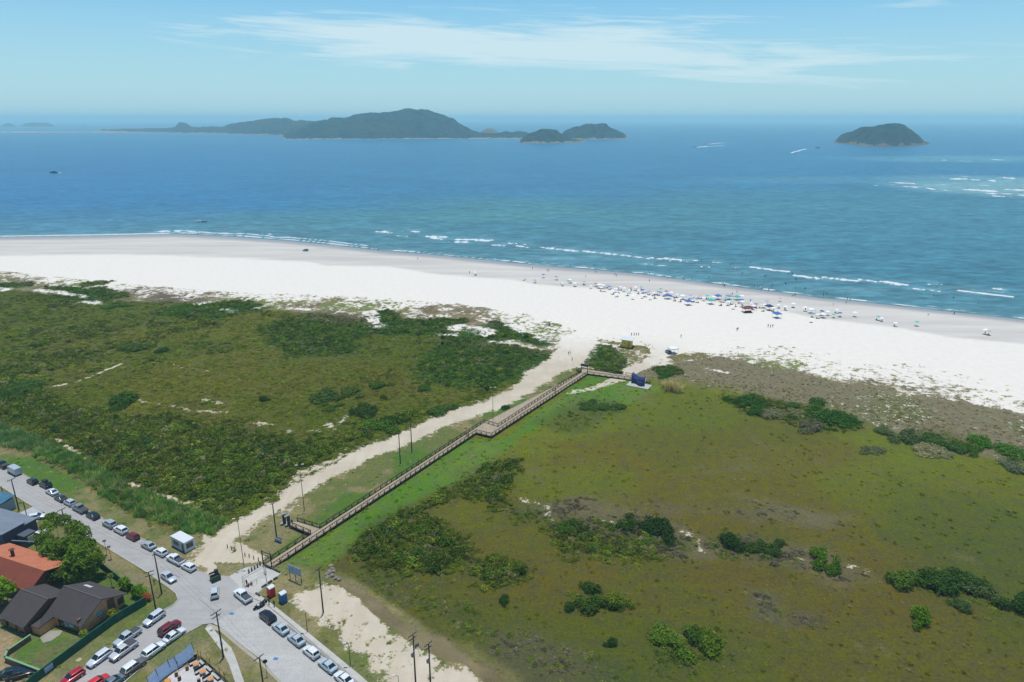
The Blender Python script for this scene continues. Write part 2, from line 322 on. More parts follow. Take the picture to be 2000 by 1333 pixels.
    gp = np.zeros(N)
    for i, g in enumerate([[(820, 705), (900, 640), (1060, 690), (1104, 700), (1085, 722), (1000, 745), (900, 760), (820, 740)], [(730, 610), (760, 605), (790, 625), (910, 625), (900, 645), (830, 655), (660, 650)],
                           [(890, 655), (960, 630), (1090, 668), (1080, 680), (1000, 665), (900, 668)], [(1108, 688), (1134, 671), (1180, 674), (1222, 684), (1230, 710), (1204, 732), (1150, 716), (1112, 702)],
                           [(-20, 556), (60, 553), (60, 560), (-20, 566)], [(90, 562), (200, 562), (260, 580), (180, 592), (100, 575)], [(150, 555), (215, 548), (210, 556), (160, 560)], [(330, 600), (470, 588), (530, 600), (420, 622), (300, 615)], [(1275, 722), (1300, 716), (1325, 726), (1300, 736)]]):
        gp = np.maximum(gp, poly(X, Y, g, 3, 3.5, 6, 90 + i))
    _ = np.tile(alb(132, 122, 84), (len(X), 1))
    dune = dune * (1 - gp)
    col = lay(col, alb(146, 134, 102), dune); col = lay(col, alb(118, 102, 80), dune * ss(.5, .62, vn(X, Y, 4, 55)) * .7); col = lay(col, alb(128, 136, 76), dune * ss(.46, .6, n2))
    sand = np.maximum(sand * (1 - gp), dune * np.where(leftdune, np.clip(.08 + .52 * tb + .9 * (n3 - .5) + .6 * (n4 - .5) + .5 * (n2 - .5), 0, 1), np.clip(.46 + .36 * tb + .7 * (n3 - .5) + .4 * (n4 - .5), 0, 1)))
    shrub = np.where(gp > .4, np.clip(.8 + .9 * (n3 - .5), 0, 1), shrub * (1 - dune * .93)); sh = np.where(gp > .4, .8, sh)
    col = lay(col, alb(62, 94, 46), gp * .8)
    tuft = np.where(dune > .4, .55, tuft)
    beach = ss(-1.5, 2.5, dd + 3 * (n3 - .5)); sand = np.maximum(sand, beach); col = lay(col, alb(140, 134, 100), beach * .6)
    dune = dune * (1 - beach)
    for i, (pts, w) in enumerate([([(851, 653), (887, 655)], 6), ([(959, 667), (1000, 668), (1040, 679)], 6), ([(1058, 685), (1094, 676)], 5), ([(896, 640), (944, 649)], 14), ([(1013, 640), (1050, 650), (1085, 664)], 12), ([(722, 610), (737, 637)], 8), ([(78, 567), (120, 572), (165, 581)], 7), ([(162, 590), (189, 593)], 8),
                                  ([(168, 563), (219, 557)], 6), ([(108, 557), (135, 549)], 6), ([(285, 581), (324, 570)], 6), ([(387, 594), (420, 590)], 6), ([(504, 603), (534, 591)], 6), ([(567, 603), (600, 605)], 7), ([(0, 562), (14, 566)], 6), ([(440, 606), (455, 609)], 5)]):
        l = line(X, Y, pts, w, 2.5, 3, 5, 140 + i); sand = np.maximum(sand, l * (.5 + .7 * (n3 - .45))); shrub = shrub * (1 - l)
    for g in ([(285, 578), (350, 573), (405, 582), (400, 594), (300, 592)], [(572, 612), (650, 606), (725, 616), (730, 636), (640, 632)], [(830, 660), (1000, 676), (1060, 690), (900, 672)], [(190, 560), (300, 568), (330, 580), (220, 576)]):
        col = lay(col, alb(112, 98, 84), poly(X, Y, g, 4, 4, 8, 7) * .8)
    # path through the dunes and the cleared apron by the gate
    apron = poly(X, Y, [(1060, 712), (1085, 722), (1135, 718), (1230, 728), (1262, 722), (1290, 708), (1420, 690), (1400, 682), (1300, 690), (1262, 676), (1225, 655), (1140, 640), (1110, 655), (1105, 690)], 1.5, 1, 4, 3) * (1 - gp)
    dmd = np.maximum(poly(X, Y, [(1150, 664), (1165, 660), (1210, 668), (1225, 672), (1262, 676), (1270, 690), (1255, 708), (1235, 712), (1225, 700), (1190, 672)], 1, 1, 4, 5), poly(X, Y, [(1300, 698), (1345, 688), (1400, 692), (1370, 700), (1320, 706)], 1, 1, 4, 6))
    apron = apron * (1 - dmd * .8); sand = np.maximum(sand, apron); shrub *= (1 - apron) * (1 - dmd); col = lay(col, alb(128, 122, 80), dmd)
    sand = np.where(dmd > .3, np.clip(.35 + 1.1 * (n3 - .5), 0, 1), sand)
    # sand road
    rd = line(X, Y, ROADSAND, [w - .5 for w in ROADW], 3.0, 1.6, 5, 17); sand = np.maximum(sand, rd * 1.0); shrub *= 1 - ss(.02, .3, rd)
    rde = line(X, Y, ROADSAND, [w + 7 for w in ROADW], 3.5, 2.5, 7, 18); sand = np.maximum(sand, rde * .38 * ss(.35, .6, n3)); shrub *= 1 - rde * .8
    c2 = line(X, Y, [(520, 835 + 150), (590, 925), (640, 905), (680, 890), (690, 880)], [1, 4, 4, 4, 2], 1.5, 1.5, 5, 2); sand = np.maximum(sand, c2 * .5); shrub *= 1 - c2 * .8
    plaza = poly(X, Y, [(385, 1075), (400, 1045), (440, 1045), (520, 1085), (500, 1112), (440, 1125), (410, 1130)], 1.5, 1, 4, 9); sand = np.maximum(sand, plaza * (.4 + .45 * ss(.4, .6, n3)))
    mud = poly(X, Y, [(390, 1115), (430, 1110), (500, 1115), (450, 1140), (415, 1135)], 1, .7, 3, 9); col = lay(col, alb(186, 174, 144), mud * .8)
    # ---- sandy lot and town block at the bottom
    town = poly(X, Y, [(-200, 905), (0, 925), (200, 1035), (420, 1165), (560, 1333), (620, 1450), (-400, 1500), (-400, 900)], 1, 0)
    blk = np.maximum(town, poly(X, Y, [(420, 1100), (545, 1100), (660, 1120), (760, 1180), (900, 1280), (1000, 1350), (1050, 1450), (600, 1450), (480, 1200)], 1.2, .8, 4, 9))
    col = lay(col, alb(128, 130, 76), blk); col = lay(col, alb(164, 152, 110), blk * ss(.38, .58, n3) * .95); col = lay(col, alb(104, 126, 64), blk * ss(.54, .7, n2) * .6)
    shrub *= 1 - blk; sand = np.where(blk > .5, .06, sand)
    lot = poly(X, Y, [(572, 1176), (600, 1148), (640, 1140), (670, 1146), (700, 1168), (735, 1198), (775, 1232), (830, 1260), (870, 1278), (905, 1305), (950, 1345), (980, 1450), (840, 1450), (770, 1330), (715, 1296), (670, 1258), (620, 1218), (590, 1200)], 3.0, 2.0, 6, 10)
    sand = np.maximum(sand, lot * (.68 + .3 * ss(.35, .6, n3) + .25 * (n4 - .5)))
    ced = line(X, Y, [(640, 1118), (655, 1128), (680, 1145), (712, 1165), (740, 1192), (775, 1222), (820, 1245), (858, 1262), (885, 1278), (915, 1294), (950, 1316), (975, 1340), (1000, 1400)], [.8, 1.2, 1.7, 2.2, 2.5, 2.7, 3.6, 4.6, 2.6, 2.2, 2.6, 2.8, 3], .5, .7, 3, 11)
    ceb = line(X, Y, [(680, 1140), (712, 1160), (745, 1188), (780, 1215), (830, 1238), (900, 1270), (950, 1300), (1000, 1340)], [2, 3, 3, 3, 3, 3.5, 4, 4], 1.5, 1.2, 4, 13)
    col = lay(col, alb(150, 140, 96), ceb * .5); sand = sand * (1 - ced); col = lay(col, alb(138, 122, 82), ced); shrub *= 1 - ced
    yard = poly(X, Y, [(20, 1285), (35, 1262), (75, 1235), (150, 1250), (160, 1262), (75, 1312), (30, 1290)], .8, 0); col = lay(col, alb(100, 132, 62), yard); col = lay(col, alb(132, 122, 88), yard * ss(.52, .66, n3) * .7)
    dirt = poly(X, Y, [(-200, 1225), (30, 1240), (25, 1270), (5, 1300), (60, 1345), (0, 1450), (-300, 1450)], 1, .6, 4, 3); col = lay(col, alb(186, 162, 126), dirt * .85)
    yard2 = poly(X, Y, [(170, 1125), (190, 1105), (225, 1115), (270, 1160), (285, 1200), (250, 1200), (200, 1150)], 1, .4); col = lay(col, alb(98, 124, 56), yard2)
    vb = poly(X, Y, [(160, 1070), (200, 1080), (330, 1150), (345, 1165), (330, 1190), (300, 1185), (230, 1130)], 1, .4); col = lay(col, alb(150, 142, 106), vb * ss(.3, .6, n3))
    roadside = ((u < 470) & (v > curve(N_EDGE, u) - 30)) | (v > 1105) & (u < 560)
    shrub = np.where(roadside, 0, shrub)
    pv = np.zeros(N)
    for g in PAVEPX: pv = np.maximum(pv, poly(X, Y, g, .6, 0))
    shrub = shrub * (1 - pv); col = np.maximum(col - np.array([.002, .004, .007]), .004)
    wet = 1 - ss(-3, 3, v - curve(WET, u) + 2.5 * (n3 - .5))
    wet2 = ss(10, 2, v - curve(SHORE, u))
    rsand = ss(650, 720, v) * (1 - ss(1180, 1400, u) * ss(.0, .3, np.maximum(beach, np.maximum(dune, heath))))                  # 0 = white beach sand, 1 = warm inland sand
    return dict(dead=dead, col=np.clip(col, .001, .9), sand=np.clip(sand, 0, 1), shrub=np.clip(shrub, 0, 1), sh=sh, tuft=tuft, wet=wet * beach, wet2=wet2 * beach, reed=reed, u=u, v=v, rs=rsand * 1.0, creek=ced, heath=heath * right,
                verge=np.clip(verge + blk + strip * right, 0, 1), dune=dune, left=left, near=near, paved=pv, roadside=roadside * 1.0, marsh=right * (1 - heath) * (1 - beach), right=right)

# ------------------------------------------------------------------ ground sheet
def ground_material():
    m = bpy.data.materials.new("ground"); m.use_nodes = True; t = m.node_tree; p = t.nodes['Principled BSDF']
    def at(n, o='Fac'):
        a = t.nodes.new('ShaderNodeAttribute'); a.attribute_name = n; return a.outputs[o]
    geo = t.nodes.new('ShaderNodeNewGeometry'); P = geo.outputs['Position']
    nf = noise(t, P, 1.5, 6, .68); nm = noise(t, P, .35, 6, .62); nb = noise(t, P, .09, 4, .6); ng = noise(t, P, 5.0, 4, .7)
    # plants: tone wanders at several sizes, with dry straw and dark tussocks mixed in
    k = ramp(t, nf, [(.28, .62), (.5, 1.0), (.75, 1.3)]); k2 = ramp(t, nm, [(.3, .82), (.7, 1.15)]); k3 = ramp(t, ng, [(.3, .75), (.7, 1.22)])
    g = mixc(t, 1, at('col', 'Color'), k, 'MULTIPLY'); g = mixc(t, 1, g, k2, 'MULTIPLY'); g = mixc(t, 1, g, k3, 'MULTIPLY')
    hs = t.nodes.new('ShaderNodeHueSaturation'); t.links.new(g, hs.inputs['Color']); t.links.new(ramp(t, nb, [(.3, .49), (.7, .51)]), hs.inputs['Hue']); t.links.new(ramp(t, nm, [(.3, .85), (.7, 1.15)]), hs.inputs['Saturation'])
    straw = ramp(t, noise(t, mapping(t, P, sc=(1, 1.3, 1)), .8, 5, .7), [(.58, 0.0), (.74, .3)])
    g = mixc(t, straw, hs.outputs[0], alt(150, 134, 92))
    # sand
    sw = mixc(t, at('rs'), alt(255, 246, 233), alt(230, 216, 194)); sw = mixc(t, 1, sw, ramp(t, nm, [(.3, .93), (.7, 1.03)]), 'MULTIPLY')
    sw = mixc(t, mathn(t, 'MULTIPLY', at('rs'), ramp(t, nf, [(.5, 0.0), (.8, .35)])), sw, alt(190, 174, 144))
    track = noise(t, mapping(t, P, rot=(0, 0, math.radians(35)), sc=(.5, .045, 1)), 1.0, 4, .55)
    sw = mixc(t, mathn(t, 'MULTIPLY', at('rs'), ramp(t, nb, [(.4, .1), (.62, .7)])), sw, alt(206, 190, 166)); sw = mixc(t, mathn(t, 'MULTIPLY', at('rs'), ramp(t, track, [(.45, 0.0), (.62, .35)])), sw, alt(206, 190, 160))
    streak = noise(t, mapping(t, P, rot=(0, 0, math.radians(-24)), sc=(.012, .11, 1)), 1.0, 4, .6)
    wc = mixc(t, ramp(t, streak, [(.35, 0.0), (.65, 1.0)]), alt(212, 204, 194), alt(232, 225, 215))
    wc = mixc(t, at('wet2'), wc, alt(178, 172, 168))
    sw = mixc(t, at('wet'), sw, wc)
    dots = noise(t, P, .45, 6, .72)
    D = ramp(t, mathn(t, 'ADD', mathn(t, 'MULTIPLY', dots, .62), mathn(t, 'MULTIPLY', nf, .38)), [(.37, 0.0), (.63, 1.0)])
    th = mathn(t, 'SUBTRACT', mathn(t, 'SUBTRACT', mathn(t, 'MULTIPLY', at('sand'), 1.25), .1), D)
    mk = ramp(t, mathn(t, 'ADD', th, .5), [(.40, 0.0), (.60, 1.0)])
    c = mixc(t, mk, g, sw)
    ck = at('creek'); wat = mixc(t, ramp(t, nb, [(.35, 0.0), (.65, 1.0)]), alt(118, 106, 68), alt(160, 142, 104)); c = mixc(t, mathn(t, 'MULTIPLY', ck, .8), c, wat)
    t.links.new(c, p.inputs['Base Color'])
    r = mathn(t, 'SUBTRACT', .92, mathn(t, 'MULTIPLY', at('wet2'), .55)); r = mathn(t, 'SUBTRACT', r, mathn(t, 'MULTIPLY', ck, .62)); t.links.new(r, p.inputs['Roughness'])
    p.inputs['Specular IOR Level'].default_value = .25
    bm_ = t.nodes.new('ShaderNodeBump'); bm_.inputs['Distance'].default_value = .35
    t.links.new(mathn(t, 'MULTIPLY', mathn(t, 'SUBTRACT', 1.0, mathn(t, 'MULTIPLY', mk, .85)), .9), bm_.inputs['Strength'])
    t.links.new(mathn(t, 'ADD', nf, mathn(t, 'MULTIPLY', ng, .5)), bm_.inputs['Height']); t.links.new(bm_.outputs[0], p.inputs['Normal'])
    return m
X, Y, Fq = polar(-50, 50, .09, 52, 950, .0040)
cl_ = classify(X, Y)
SEA_Z = -.35
dsh = (cl_['v'] - curve(SHORE, cl_['u']))            # photo rows inland of the waterline, turned into metres below
mpp = np.hypot(X, Y) ** 2 / (F * H)
dm = dsh * mpp
Zg = np.clip(SEA_Z + dm * .012, -3.5, 0)
Zg = Zg + np.where(dm > 40, 0, 0)
bumpz = (fbm(X, Y, 14, 77) - .5) * .5 + (fbm(X, Y, 4, 78) - .5) * .25
Zg = Zg + bumpz * np.clip(1 - cl_['verge'] - cl_['wet'] * 3 - cl_['sand'] * .6 - cl_['paved'] * 2 - cl_['roadside'] * 2, 0, 1) * ss(60, 90, dm) - .3 * cl_['creek']
me = mesh_np("ground", np.stack([X, Y, Zg], 1), Fq, ground_material(), {k: cl_[k] for k in ('col', 'sand', 'wet', 'wet2', 'rs', 'creek')}, smooth=True)
tag(link(bpy.data.objects.new("ground", me)), 'coastal ground: white beach, dunes, olive marsh and sandy tracks', 'ground', kind='structure')

# ------------------------------------------------------------------ sea
FOAM = [(735, 453, 770, 455, 2), (752, 456, 762, 457, 1.5), (800, 452, 818, 453, 2), (752, 452, 757, 454, 3), (776, 461, 792, 462, 1.6), (832, 462, 872, 463, 3), (845, 465, 862, 467, 3), (892, 468, 960, 469, 2.6), (890, 473, 915, 473, 3), (920, 468, 955, 471, 3),
        (965, 479, 985, 480, 2), (990, 475, 1002, 476, 2), (1008, 480, 1035, 484, 2.2), (1020, 477, 1032, 478, 2), (1055, 483, 1130, 491, 2.6), (1140, 491, 1230, 500, 2.2), (1150, 492, 1190, 495, 1.5), (1075, 487, 1110, 490, 1.5),
        (1235, 501, 1268, 505, 2.4), (1272, 504, 1292, 506, 2.4), (1298, 505, 1328, 508, 3), (1322, 510, 1343, 511, 2), (1340, 507, 1358, 509, 2.2), (1394, 513, 1408, 514, 2), (1252, 515, 1270, 517, 1.6), (1290, 519, 1300, 520, 1.6), (1366, 520, 1374, 522, 2), (1430, 522, 1440, 524, 1.5),
        (1466, 522, 1540, 531, 3), (1552, 538, 1598, 544, 4), (1570, 541, 1596, 545, 3), (1606, 542, 1674, 549, 4), (1678, 546, 1718, 551, 3.2), (1724, 550, 1772, 557, 3.4), (1740, 555, 1760, 557, 2), (1786, 564, 1806, 567, 2.2), (1814, 566, 1834, 569, 2.4), (1772, 562, 1780, 563, 1.8),
        (1812, 555, 1830, 556, 2), (1872, 568, 1978, 580, 3), (1940, 564, 1966, 566, 3), (1820, 560, 1900, 566, 1), (1880, 562, 1960, 572, 1),
        (1130, 497, 1240, 510, 1), (1400, 530, 1500, 545, .8), (1600, 560, 1720, 575, .7), (1050, 500, 1150, 512, .8),
        (1750, 357, 1785, 359, 1.6), (1765, 365, 1790, 366, 1.4), (1812, 368, 1824, 370, 2), (1845, 372, 1855, 373, 1.2), (1858, 350, 1886, 350, 1.6), (1895, 370, 1930, 373, 1.8), (1915, 373, 1950, 374, 2), (1930, 378, 1945, 379, 2), (1960, 347, 1980, 349, 1.8), (1900, 351, 1912, 352, 1.6),
        (1934, 353, 1944, 354, 2), (1965, 370, 2000, 372, 2), (1940, 383, 1962, 384, 1.6), (1955, 378, 1972, 379, 1.6), (1990, 381, 2010, 383, 1.6), (1885, 371, 1900, 372, 1.3), (1830, 361, 1846, 362, 1.2), (1915, 362, 1922, 363, 1.4), (1704, 362, 1712, 363, 1.2), (1740, 361, 1748, 362, 1),
        (1843, 313, 1850, 314, 1.5), (1870, 314, 1880, 314, 1.4), (1884, 316, 1898, 317, 1.5), (1938, 312, 1958, 313, 1.6), (1760, 299, 1768, 300, 1), (1753, 301, 1758, 302, 1), (1965, 320, 1978, 321, 1.2), (1880, 345, 1890, 346, 1),
        (370, 452, 380, 453, 1.6), (318, 451, 330, 452, 2), (342, 451, 352, 452, 2.2), (366, 453, 382, 455, 2), (428, 456, 470, 457, 1.6), (525, 457, 529, 458, 2.5), (495, 463, 510, 464, 2)]
WAKES = [(750, 287, 782, 284, 1.6), (1358, 288, 1410, 285, 2.4), (1378, 282, 1425, 279, 2.2), (1544, 299, 1572, 292, 3), (916, 277, 928, 277, 1.2), (112, 338, 122, 338, 1.5), (122, 338, 240, 333, .5), (512, 274, 522, 274, 1.2), (386, 269, 396, 269, 1.0), (240, 333, 330, 334, .4), (1425, 279, 1450, 278, .7), (1410, 285, 1425, 284, .8)]
Xs, Ys, Fs = polar(-52, 52, .1, 250, 30500, .0062)
u, v = UV(Xs, Ys, SEA_Z)
foam = np.zeros(len(Xs))
nn = fbm(Xs, Ys, 9, 5, 3)
for (x1, y1, x2, y2, w) in FOAM + WAKES:
    m = (u > x1 - 14) & (u < x2 + 14) & (v > min(y1, y2) - 8) & (v < max(y1, y2) + 8)
    if not m.any(): continue
    uu = u[m]; t_ = np.clip((uu - x1) / (x2 - x1), 0, 1); cy = y1 + (y2 - y1) * t_ + .8 * (vn(uu, uu * 0, 6, 3) - .5)
    end = np.clip(1 - np.maximum(x1 - uu, uu - x2) / 5, 0, 1); w = w * (1.25 if 340 < y1 < 400 else .6 if y1 < 300 else .95); hw = w * .6 * (.2 + 1.5 * vn(uu, uu * 0 + y1, 5, 9) ** 1.6) * end
    d = (v[m] - cy); f_ = np.clip(1.25 - np.abs(d) / np.maximum(hw, .05), 0, 1) * np.minimum(w, 2) / 2
    f2 = .5 * np.clip(1 - np.where(d > 0, d / (w * 2.2), -d / w), 0, 1) * end * (w > 1.9)
    foam[m] = np.maximum(foam[m], np.maximum(f_, f2))
sy = curve(SHORE, u) - v                      # rows seaward of the waterline
nu = vn(u, u * 0, 30, 4); nu2 = vn(u, u * 0, 9, 8)
sf = np.clip(1.15 - np.abs(sy - 1.4 - 1.2 * nu) / (.5 + 1.3 * nu2), 0, 1) * (.45 + .6 * nu)
sf = np.maximum(sf, .6 * np.clip(1 - np.abs(sy - 4.5 - 2 * nu2) / (.4 + .9 * nu), 0, 1) * (vn(u, u * 0, 22, 31) > .45))
lm = (u > -100) & (u < 330); sf = np.where(lm, np.clip(1.1 - np.abs(sy - 1.2) / 1.6, 0, 1) * .9, sf)
lm = (u > 300) & (u < 720); sf = np.where(lm, np.maximum(sf, np.clip(1.1 - np.abs(sy - 4.5 - 3 * nu) / (.7 + 1.4 * nu2), 0, 1) * .85), sf)
foam = np.maximum(foam, sf * (v > 400))
calm = .0
scol = np.tile(lin((54, 128, 166)), (len(u), 1))
def lay(col, c, w): return col * (1 - w[:, None]) + lin(c)[None] * w[:, None]
nL = fbm(Xs, Ys, 260, 40, 4); nM = fbm(Xs * .5, Ys, 60, 41, 4)
scol = lay(scol, (46, 122, 170), ss(900, 300, u + 500 * (nL - .5)) * ss(250, 330, v))
scol = lay(scol, (74, 136, 150), ss(0, 1, (v - np.interp(u, [-400, 0, 300, 700, 1000, 1400, 1700, 2000, 2400], [452, 440, 420, 385, 368, 352, 345, 350, 380])) / 45 + (nM - .5)) * .9)
scol = lay(scol, (86, 150, 148), np.exp(-((u - 1080 - 2.2 * (v - 420)) / 330) ** 2 - ((v - 424) / 26) ** 2) * .85 * ss(.2, .55, nM))
scol = lay(scol, (94, 144, 152), ss(70, 10, sy) * .65); scol = lay(scol, (120, 160, 165), ss(9, 0, sy) * .7)
bank = ss(0, 1, (1 - ((u - 1990) / 330) ** 2 - ((v - 366 - .04 * (u - 1990)) / 24) ** 2) * 1.3); scol = lay(scol, (142, 184, 184), bank * .95)
b2 = ss(0, 1, 1 - ((u - 1900) / 330) ** 2 - ((v - 311) / 9) ** 2); scol = lay(scol, (106, 168, 180), b2 * .8)
b3 = ss(0, 1, 1 - ((u - 1660) / 400) ** 2 - ((v - 352) / 10) ** 2); scol = lay(scol, (92, 154, 172), b3 * .7)
scol = scol * (.93 + .14 * nL[:, None])
br_ = np.clip(foam * 0, 0, 1)
for (x1, y1, x2, y2, w) in FOAM:
    if y1 > 440: br_ = np.maximum(br_, np.exp(-((u - (x1 + x2) / 2) / ((x2 - x1) * .55 + 8)) ** 2 - ((v - (y1 + y2) / 2 + 1) / 4.5) ** 2))
scol = lay(scol, (122, 168, 176), br_ * .55)
SEAK = 1.8
m = bpy.data.materials.new("sea_water"); m.use_nodes = True; t = m.node_tree; p = t.nodes['Principled BSDF']
def at(n, o='Fac'):
    a = t.nodes.new('ShaderNodeAttribute'); a.attribute_name = n; return a.outputs[o]
P = t.nodes.new('ShaderNodeNewGeometry').outputs['Position']
mp = mapping(t, P, rot=(0, 0, math.radians(20)), sc=(.5, 1, 1))
w1 = noise(t, mp, .16, 5, .65); w2 = noise(t, mapping(t, P, rot=(0, 0, math.radians(20)), sc=(.45, 1, 1)), .07, 6, .75); w3 = noise(t, P, .004, 4, .6)
w4 = noise(t, mapping(t, P, rot=(0, 0, math.radians(8)), sc=(.5, 1, 1)), .014, 8, .78)
c = mixc(t, 1, at('col', 'Color'), ramp(t, w1, [(.36, .7), (.64, 1.3)]), 'MULTIPLY')
c = mixc(t, 1, c, ramp(t, w2, [(.38, .78), (.62, 1.24)]), 'MULTIPLY'); c = mixc(t, 1, c, ramp(t, w3, [(.3, .93), (.7, 1.07)]), 'MULTIPLY'); c = mixc(t, 1, c, ramp(t, w4, [(.38, .88), (.62, 1.12)]), 'MULTIPLY')
fm = ramp(t, mathn(t, 'ADD', at('foam'), mathn(t, 'MULTIPLY', mathn(t, 'SUBTRACT', noise(t, mp, .5, 5, .7), .5), .9)), [(.32, 0.0), (.7, 1.0)])
fm = mathn(t, 'MULTIPLY', fm, ramp(t, at('foam'), [(.02, 0.0), (.15, 1.0)]))
c = mixc(t, fm, c, alt(240, 244, 244)); t.links.new(c, p.inputs['Base Color'])
t.links.new(mathn(t, 'ADD', .34, mathn(t, 'MULTIPLY', fm, .5)), p.inputs['Roughness']); p.inputs['IOR'].default_value = 1.33; p.inputs['Specular IOR Level'].default_value = .35
bm_ = t.nodes.new('ShaderNodeBump'); bm_.inputs['Strength'].default_value = .55; bm_.inputs['Distance'].default_value = 1.2
t.links.new(mathn(t, 'ADD', w1, mathn(t, 'MULTIPLY', w2, 1.5)), bm_.inputs['Height']); t.links.new(bm_.outputs[0], p.inputs['Normal'])
me = mesh_np("sea", np.stack([Xs, Ys, np.full(len(Xs), SEA_Z)], 1), Fs, m, {'col': np.clip(scol / SEAK, 0, 1), 'foam': foam}, smooth=True)
tag(link(bpy.data.objects.new("sea", me)), 'blue sea turning teal over the sandbanks with lines of breakers', 'sea', kind='structure')
# ------------------------------------------------------------------ islands
def zat(px, py, Yf):                         # height of the point seen at (px, py) when it stands Yf metres ahead
    v = (py - 666.5) / F; dy = _c - v * _s; dz = -_s - v * _c
    return H + Yf / dy * dz
def island_mat(name, tree, shore, zs):
    tree = (tree[0] * .5, tree[1] * .85, tree[2] * 1.8) if tree[1] < 90 else tree  # darker and bluer: some of the distance haze is put into the tree colour
    m = bpy.data.materials.new(name); m.use_nodes = True; t = m.node_tree; p = t.nodes['Principled BSDF']
    P = t.nodes.new('ShaderNodeNewGeometry').outputs['Position']
    n = noise(t, P, .022, 8, .8); g = mixc(t, 1, alt(*tree), ramp(t, n, [(.36, .1), (.62, 2.6)]), 'MULTIPLY')  # forest mottling; its strong contrast also paints in relief lighting over the bumps
    g = mixc(t, ramp(t, noise(t, P, .006, 3), [(.45, 0.0), (.65, .5)]), g, alt(78, 96, 62))
    z = t.nodes.new('ShaderNodeSeparateXYZ'); t.links.new(P, z.inputs[0])
    k = ramp(t, mathn(t, 'SUBTRACT', z.outputs[2], mathn(t, 'MULTIPLY', ramp(t, noise(t, P, .018, 5, .7), [(.4, 0.0), (.66, 1.0)]), zs * 1.1)), [(.0, 1.0), (.9, 0.0)])
    s = mixc(t, ramp(t, noise(t, P, .08, 4, .7), [(.4, .45), (.62, 1.0)]), alt(96, 84, 72), alt(*shore))
    t.links.new(mixc(t, k, g, s), p.inputs['Base Color']); p.inputs['Roughness'].default_value = .9; p.inputs['Specular IOR Level'].default_value = .1
    b_ = t.nodes.new('ShaderNodeBump'); b_.inputs['Distance'].default_value = 30; b_.inputs['Strength'].default_value = 1.0; t.links.new(n, b_.inputs['Height']); t.links.new(b_.outputs[0], p.inputs['Normal'])
    return m
def island(name, label, sil, base, depth, tree=(52, 74, 40), shore=(214, 200, 176), zs=3.0, bump=9, cat='island', seed=1, p=1.7):
    xs = np.arange(sil[0][0], sil[-1][0] + .01, .45 if sil[-1][0] - sil[0][0] < 700 else .8)
    ys = np.interp(xs, [q[0] for q in sil], [q[1] for q in sil]); by = np.interp(xs, [q[0] for q in base], [q[1] for q in base])
    nr = 90; V = np.zeros((nr + 1, len(xs), 3))
    for i, (x, y, b_) in enumerate(zip(xs, ys, by)):
        g0 = G(x, b_, SEA_Z); e = min(1, (x - xs[0]) / 8 + .03, (xs[-1] - x) / 8 + .03); dp = depth * (.35 + .65 * e ** .5) * (.85 + .3 * float(vn(x, 0, 17, seed)))
        s = np.linspace(0, 1, nr + 1); k = 1 + dp * s / g0.y
        zr = max(zat(x, y, g0.y + dp * .5), .5)
        h_ = zr * np.clip(1 - np.abs(2 * s - 1) ** p, 0, 1)
        V[:, i, 0] = g0.x * k; V[:, i, 1] = g0.y * k; V[:, i, 2] = h_
    X_, Y_ = V[:, :, 0], V[:, :, 1]
    ed = np.clip(V[:, :, 2] / 10, 0, 1)
    V[:, :, 2] += ed * (bump * (fbm(X_, Y_, 40, seed, 5) - .5) * 2.6 + (fbm(X_, Y_, 150, seed + 3, 3) - .5) * bump * 1.7)
    V[:, :, 2] = np.where(V[:, :, 2] < 1, V[:, :, 2] - 1.0, V[:, :, 2]) + SEA_Z + .3
    n = len(xs); i = (np.arange(nr)[:, None] * n + np.arange(n - 1)[None]).ravel()
    me = mesh_np(name, V.reshape(-1, 3), np.stack([i, i + 1, i + n + 1, i + n], 1), island_mat(name, tree, shore, zs))
    tag(link(bpy.data.objects.new(name, me)), label, cat, 'wooded islands out at sea', 'structure')
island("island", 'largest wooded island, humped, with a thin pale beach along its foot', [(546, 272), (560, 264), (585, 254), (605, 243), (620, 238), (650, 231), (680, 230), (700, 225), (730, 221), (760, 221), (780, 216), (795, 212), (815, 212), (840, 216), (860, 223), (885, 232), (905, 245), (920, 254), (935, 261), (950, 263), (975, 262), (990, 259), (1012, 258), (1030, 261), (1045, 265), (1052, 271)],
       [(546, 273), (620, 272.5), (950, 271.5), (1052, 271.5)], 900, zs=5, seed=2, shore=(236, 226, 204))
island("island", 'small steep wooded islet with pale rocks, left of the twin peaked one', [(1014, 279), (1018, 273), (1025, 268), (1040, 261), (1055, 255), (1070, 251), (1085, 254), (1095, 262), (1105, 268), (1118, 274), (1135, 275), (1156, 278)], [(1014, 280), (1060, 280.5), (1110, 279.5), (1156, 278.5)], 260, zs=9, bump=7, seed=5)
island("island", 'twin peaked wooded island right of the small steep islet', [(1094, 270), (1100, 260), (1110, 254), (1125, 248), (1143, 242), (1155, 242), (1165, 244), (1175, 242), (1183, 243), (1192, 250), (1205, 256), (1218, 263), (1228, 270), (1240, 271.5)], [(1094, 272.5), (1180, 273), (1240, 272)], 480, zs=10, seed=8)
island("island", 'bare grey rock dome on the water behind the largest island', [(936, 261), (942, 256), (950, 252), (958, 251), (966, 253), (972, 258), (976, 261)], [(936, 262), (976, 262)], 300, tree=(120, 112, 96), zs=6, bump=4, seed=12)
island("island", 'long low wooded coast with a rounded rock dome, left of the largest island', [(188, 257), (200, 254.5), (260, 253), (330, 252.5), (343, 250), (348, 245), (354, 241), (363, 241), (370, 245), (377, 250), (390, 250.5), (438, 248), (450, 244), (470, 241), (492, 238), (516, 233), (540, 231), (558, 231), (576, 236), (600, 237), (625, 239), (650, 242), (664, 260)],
       [(188, 258), (250, 259), (430, 262), (550, 265), (664, 266)], 1300, zs=8, bump=10, seed=15)
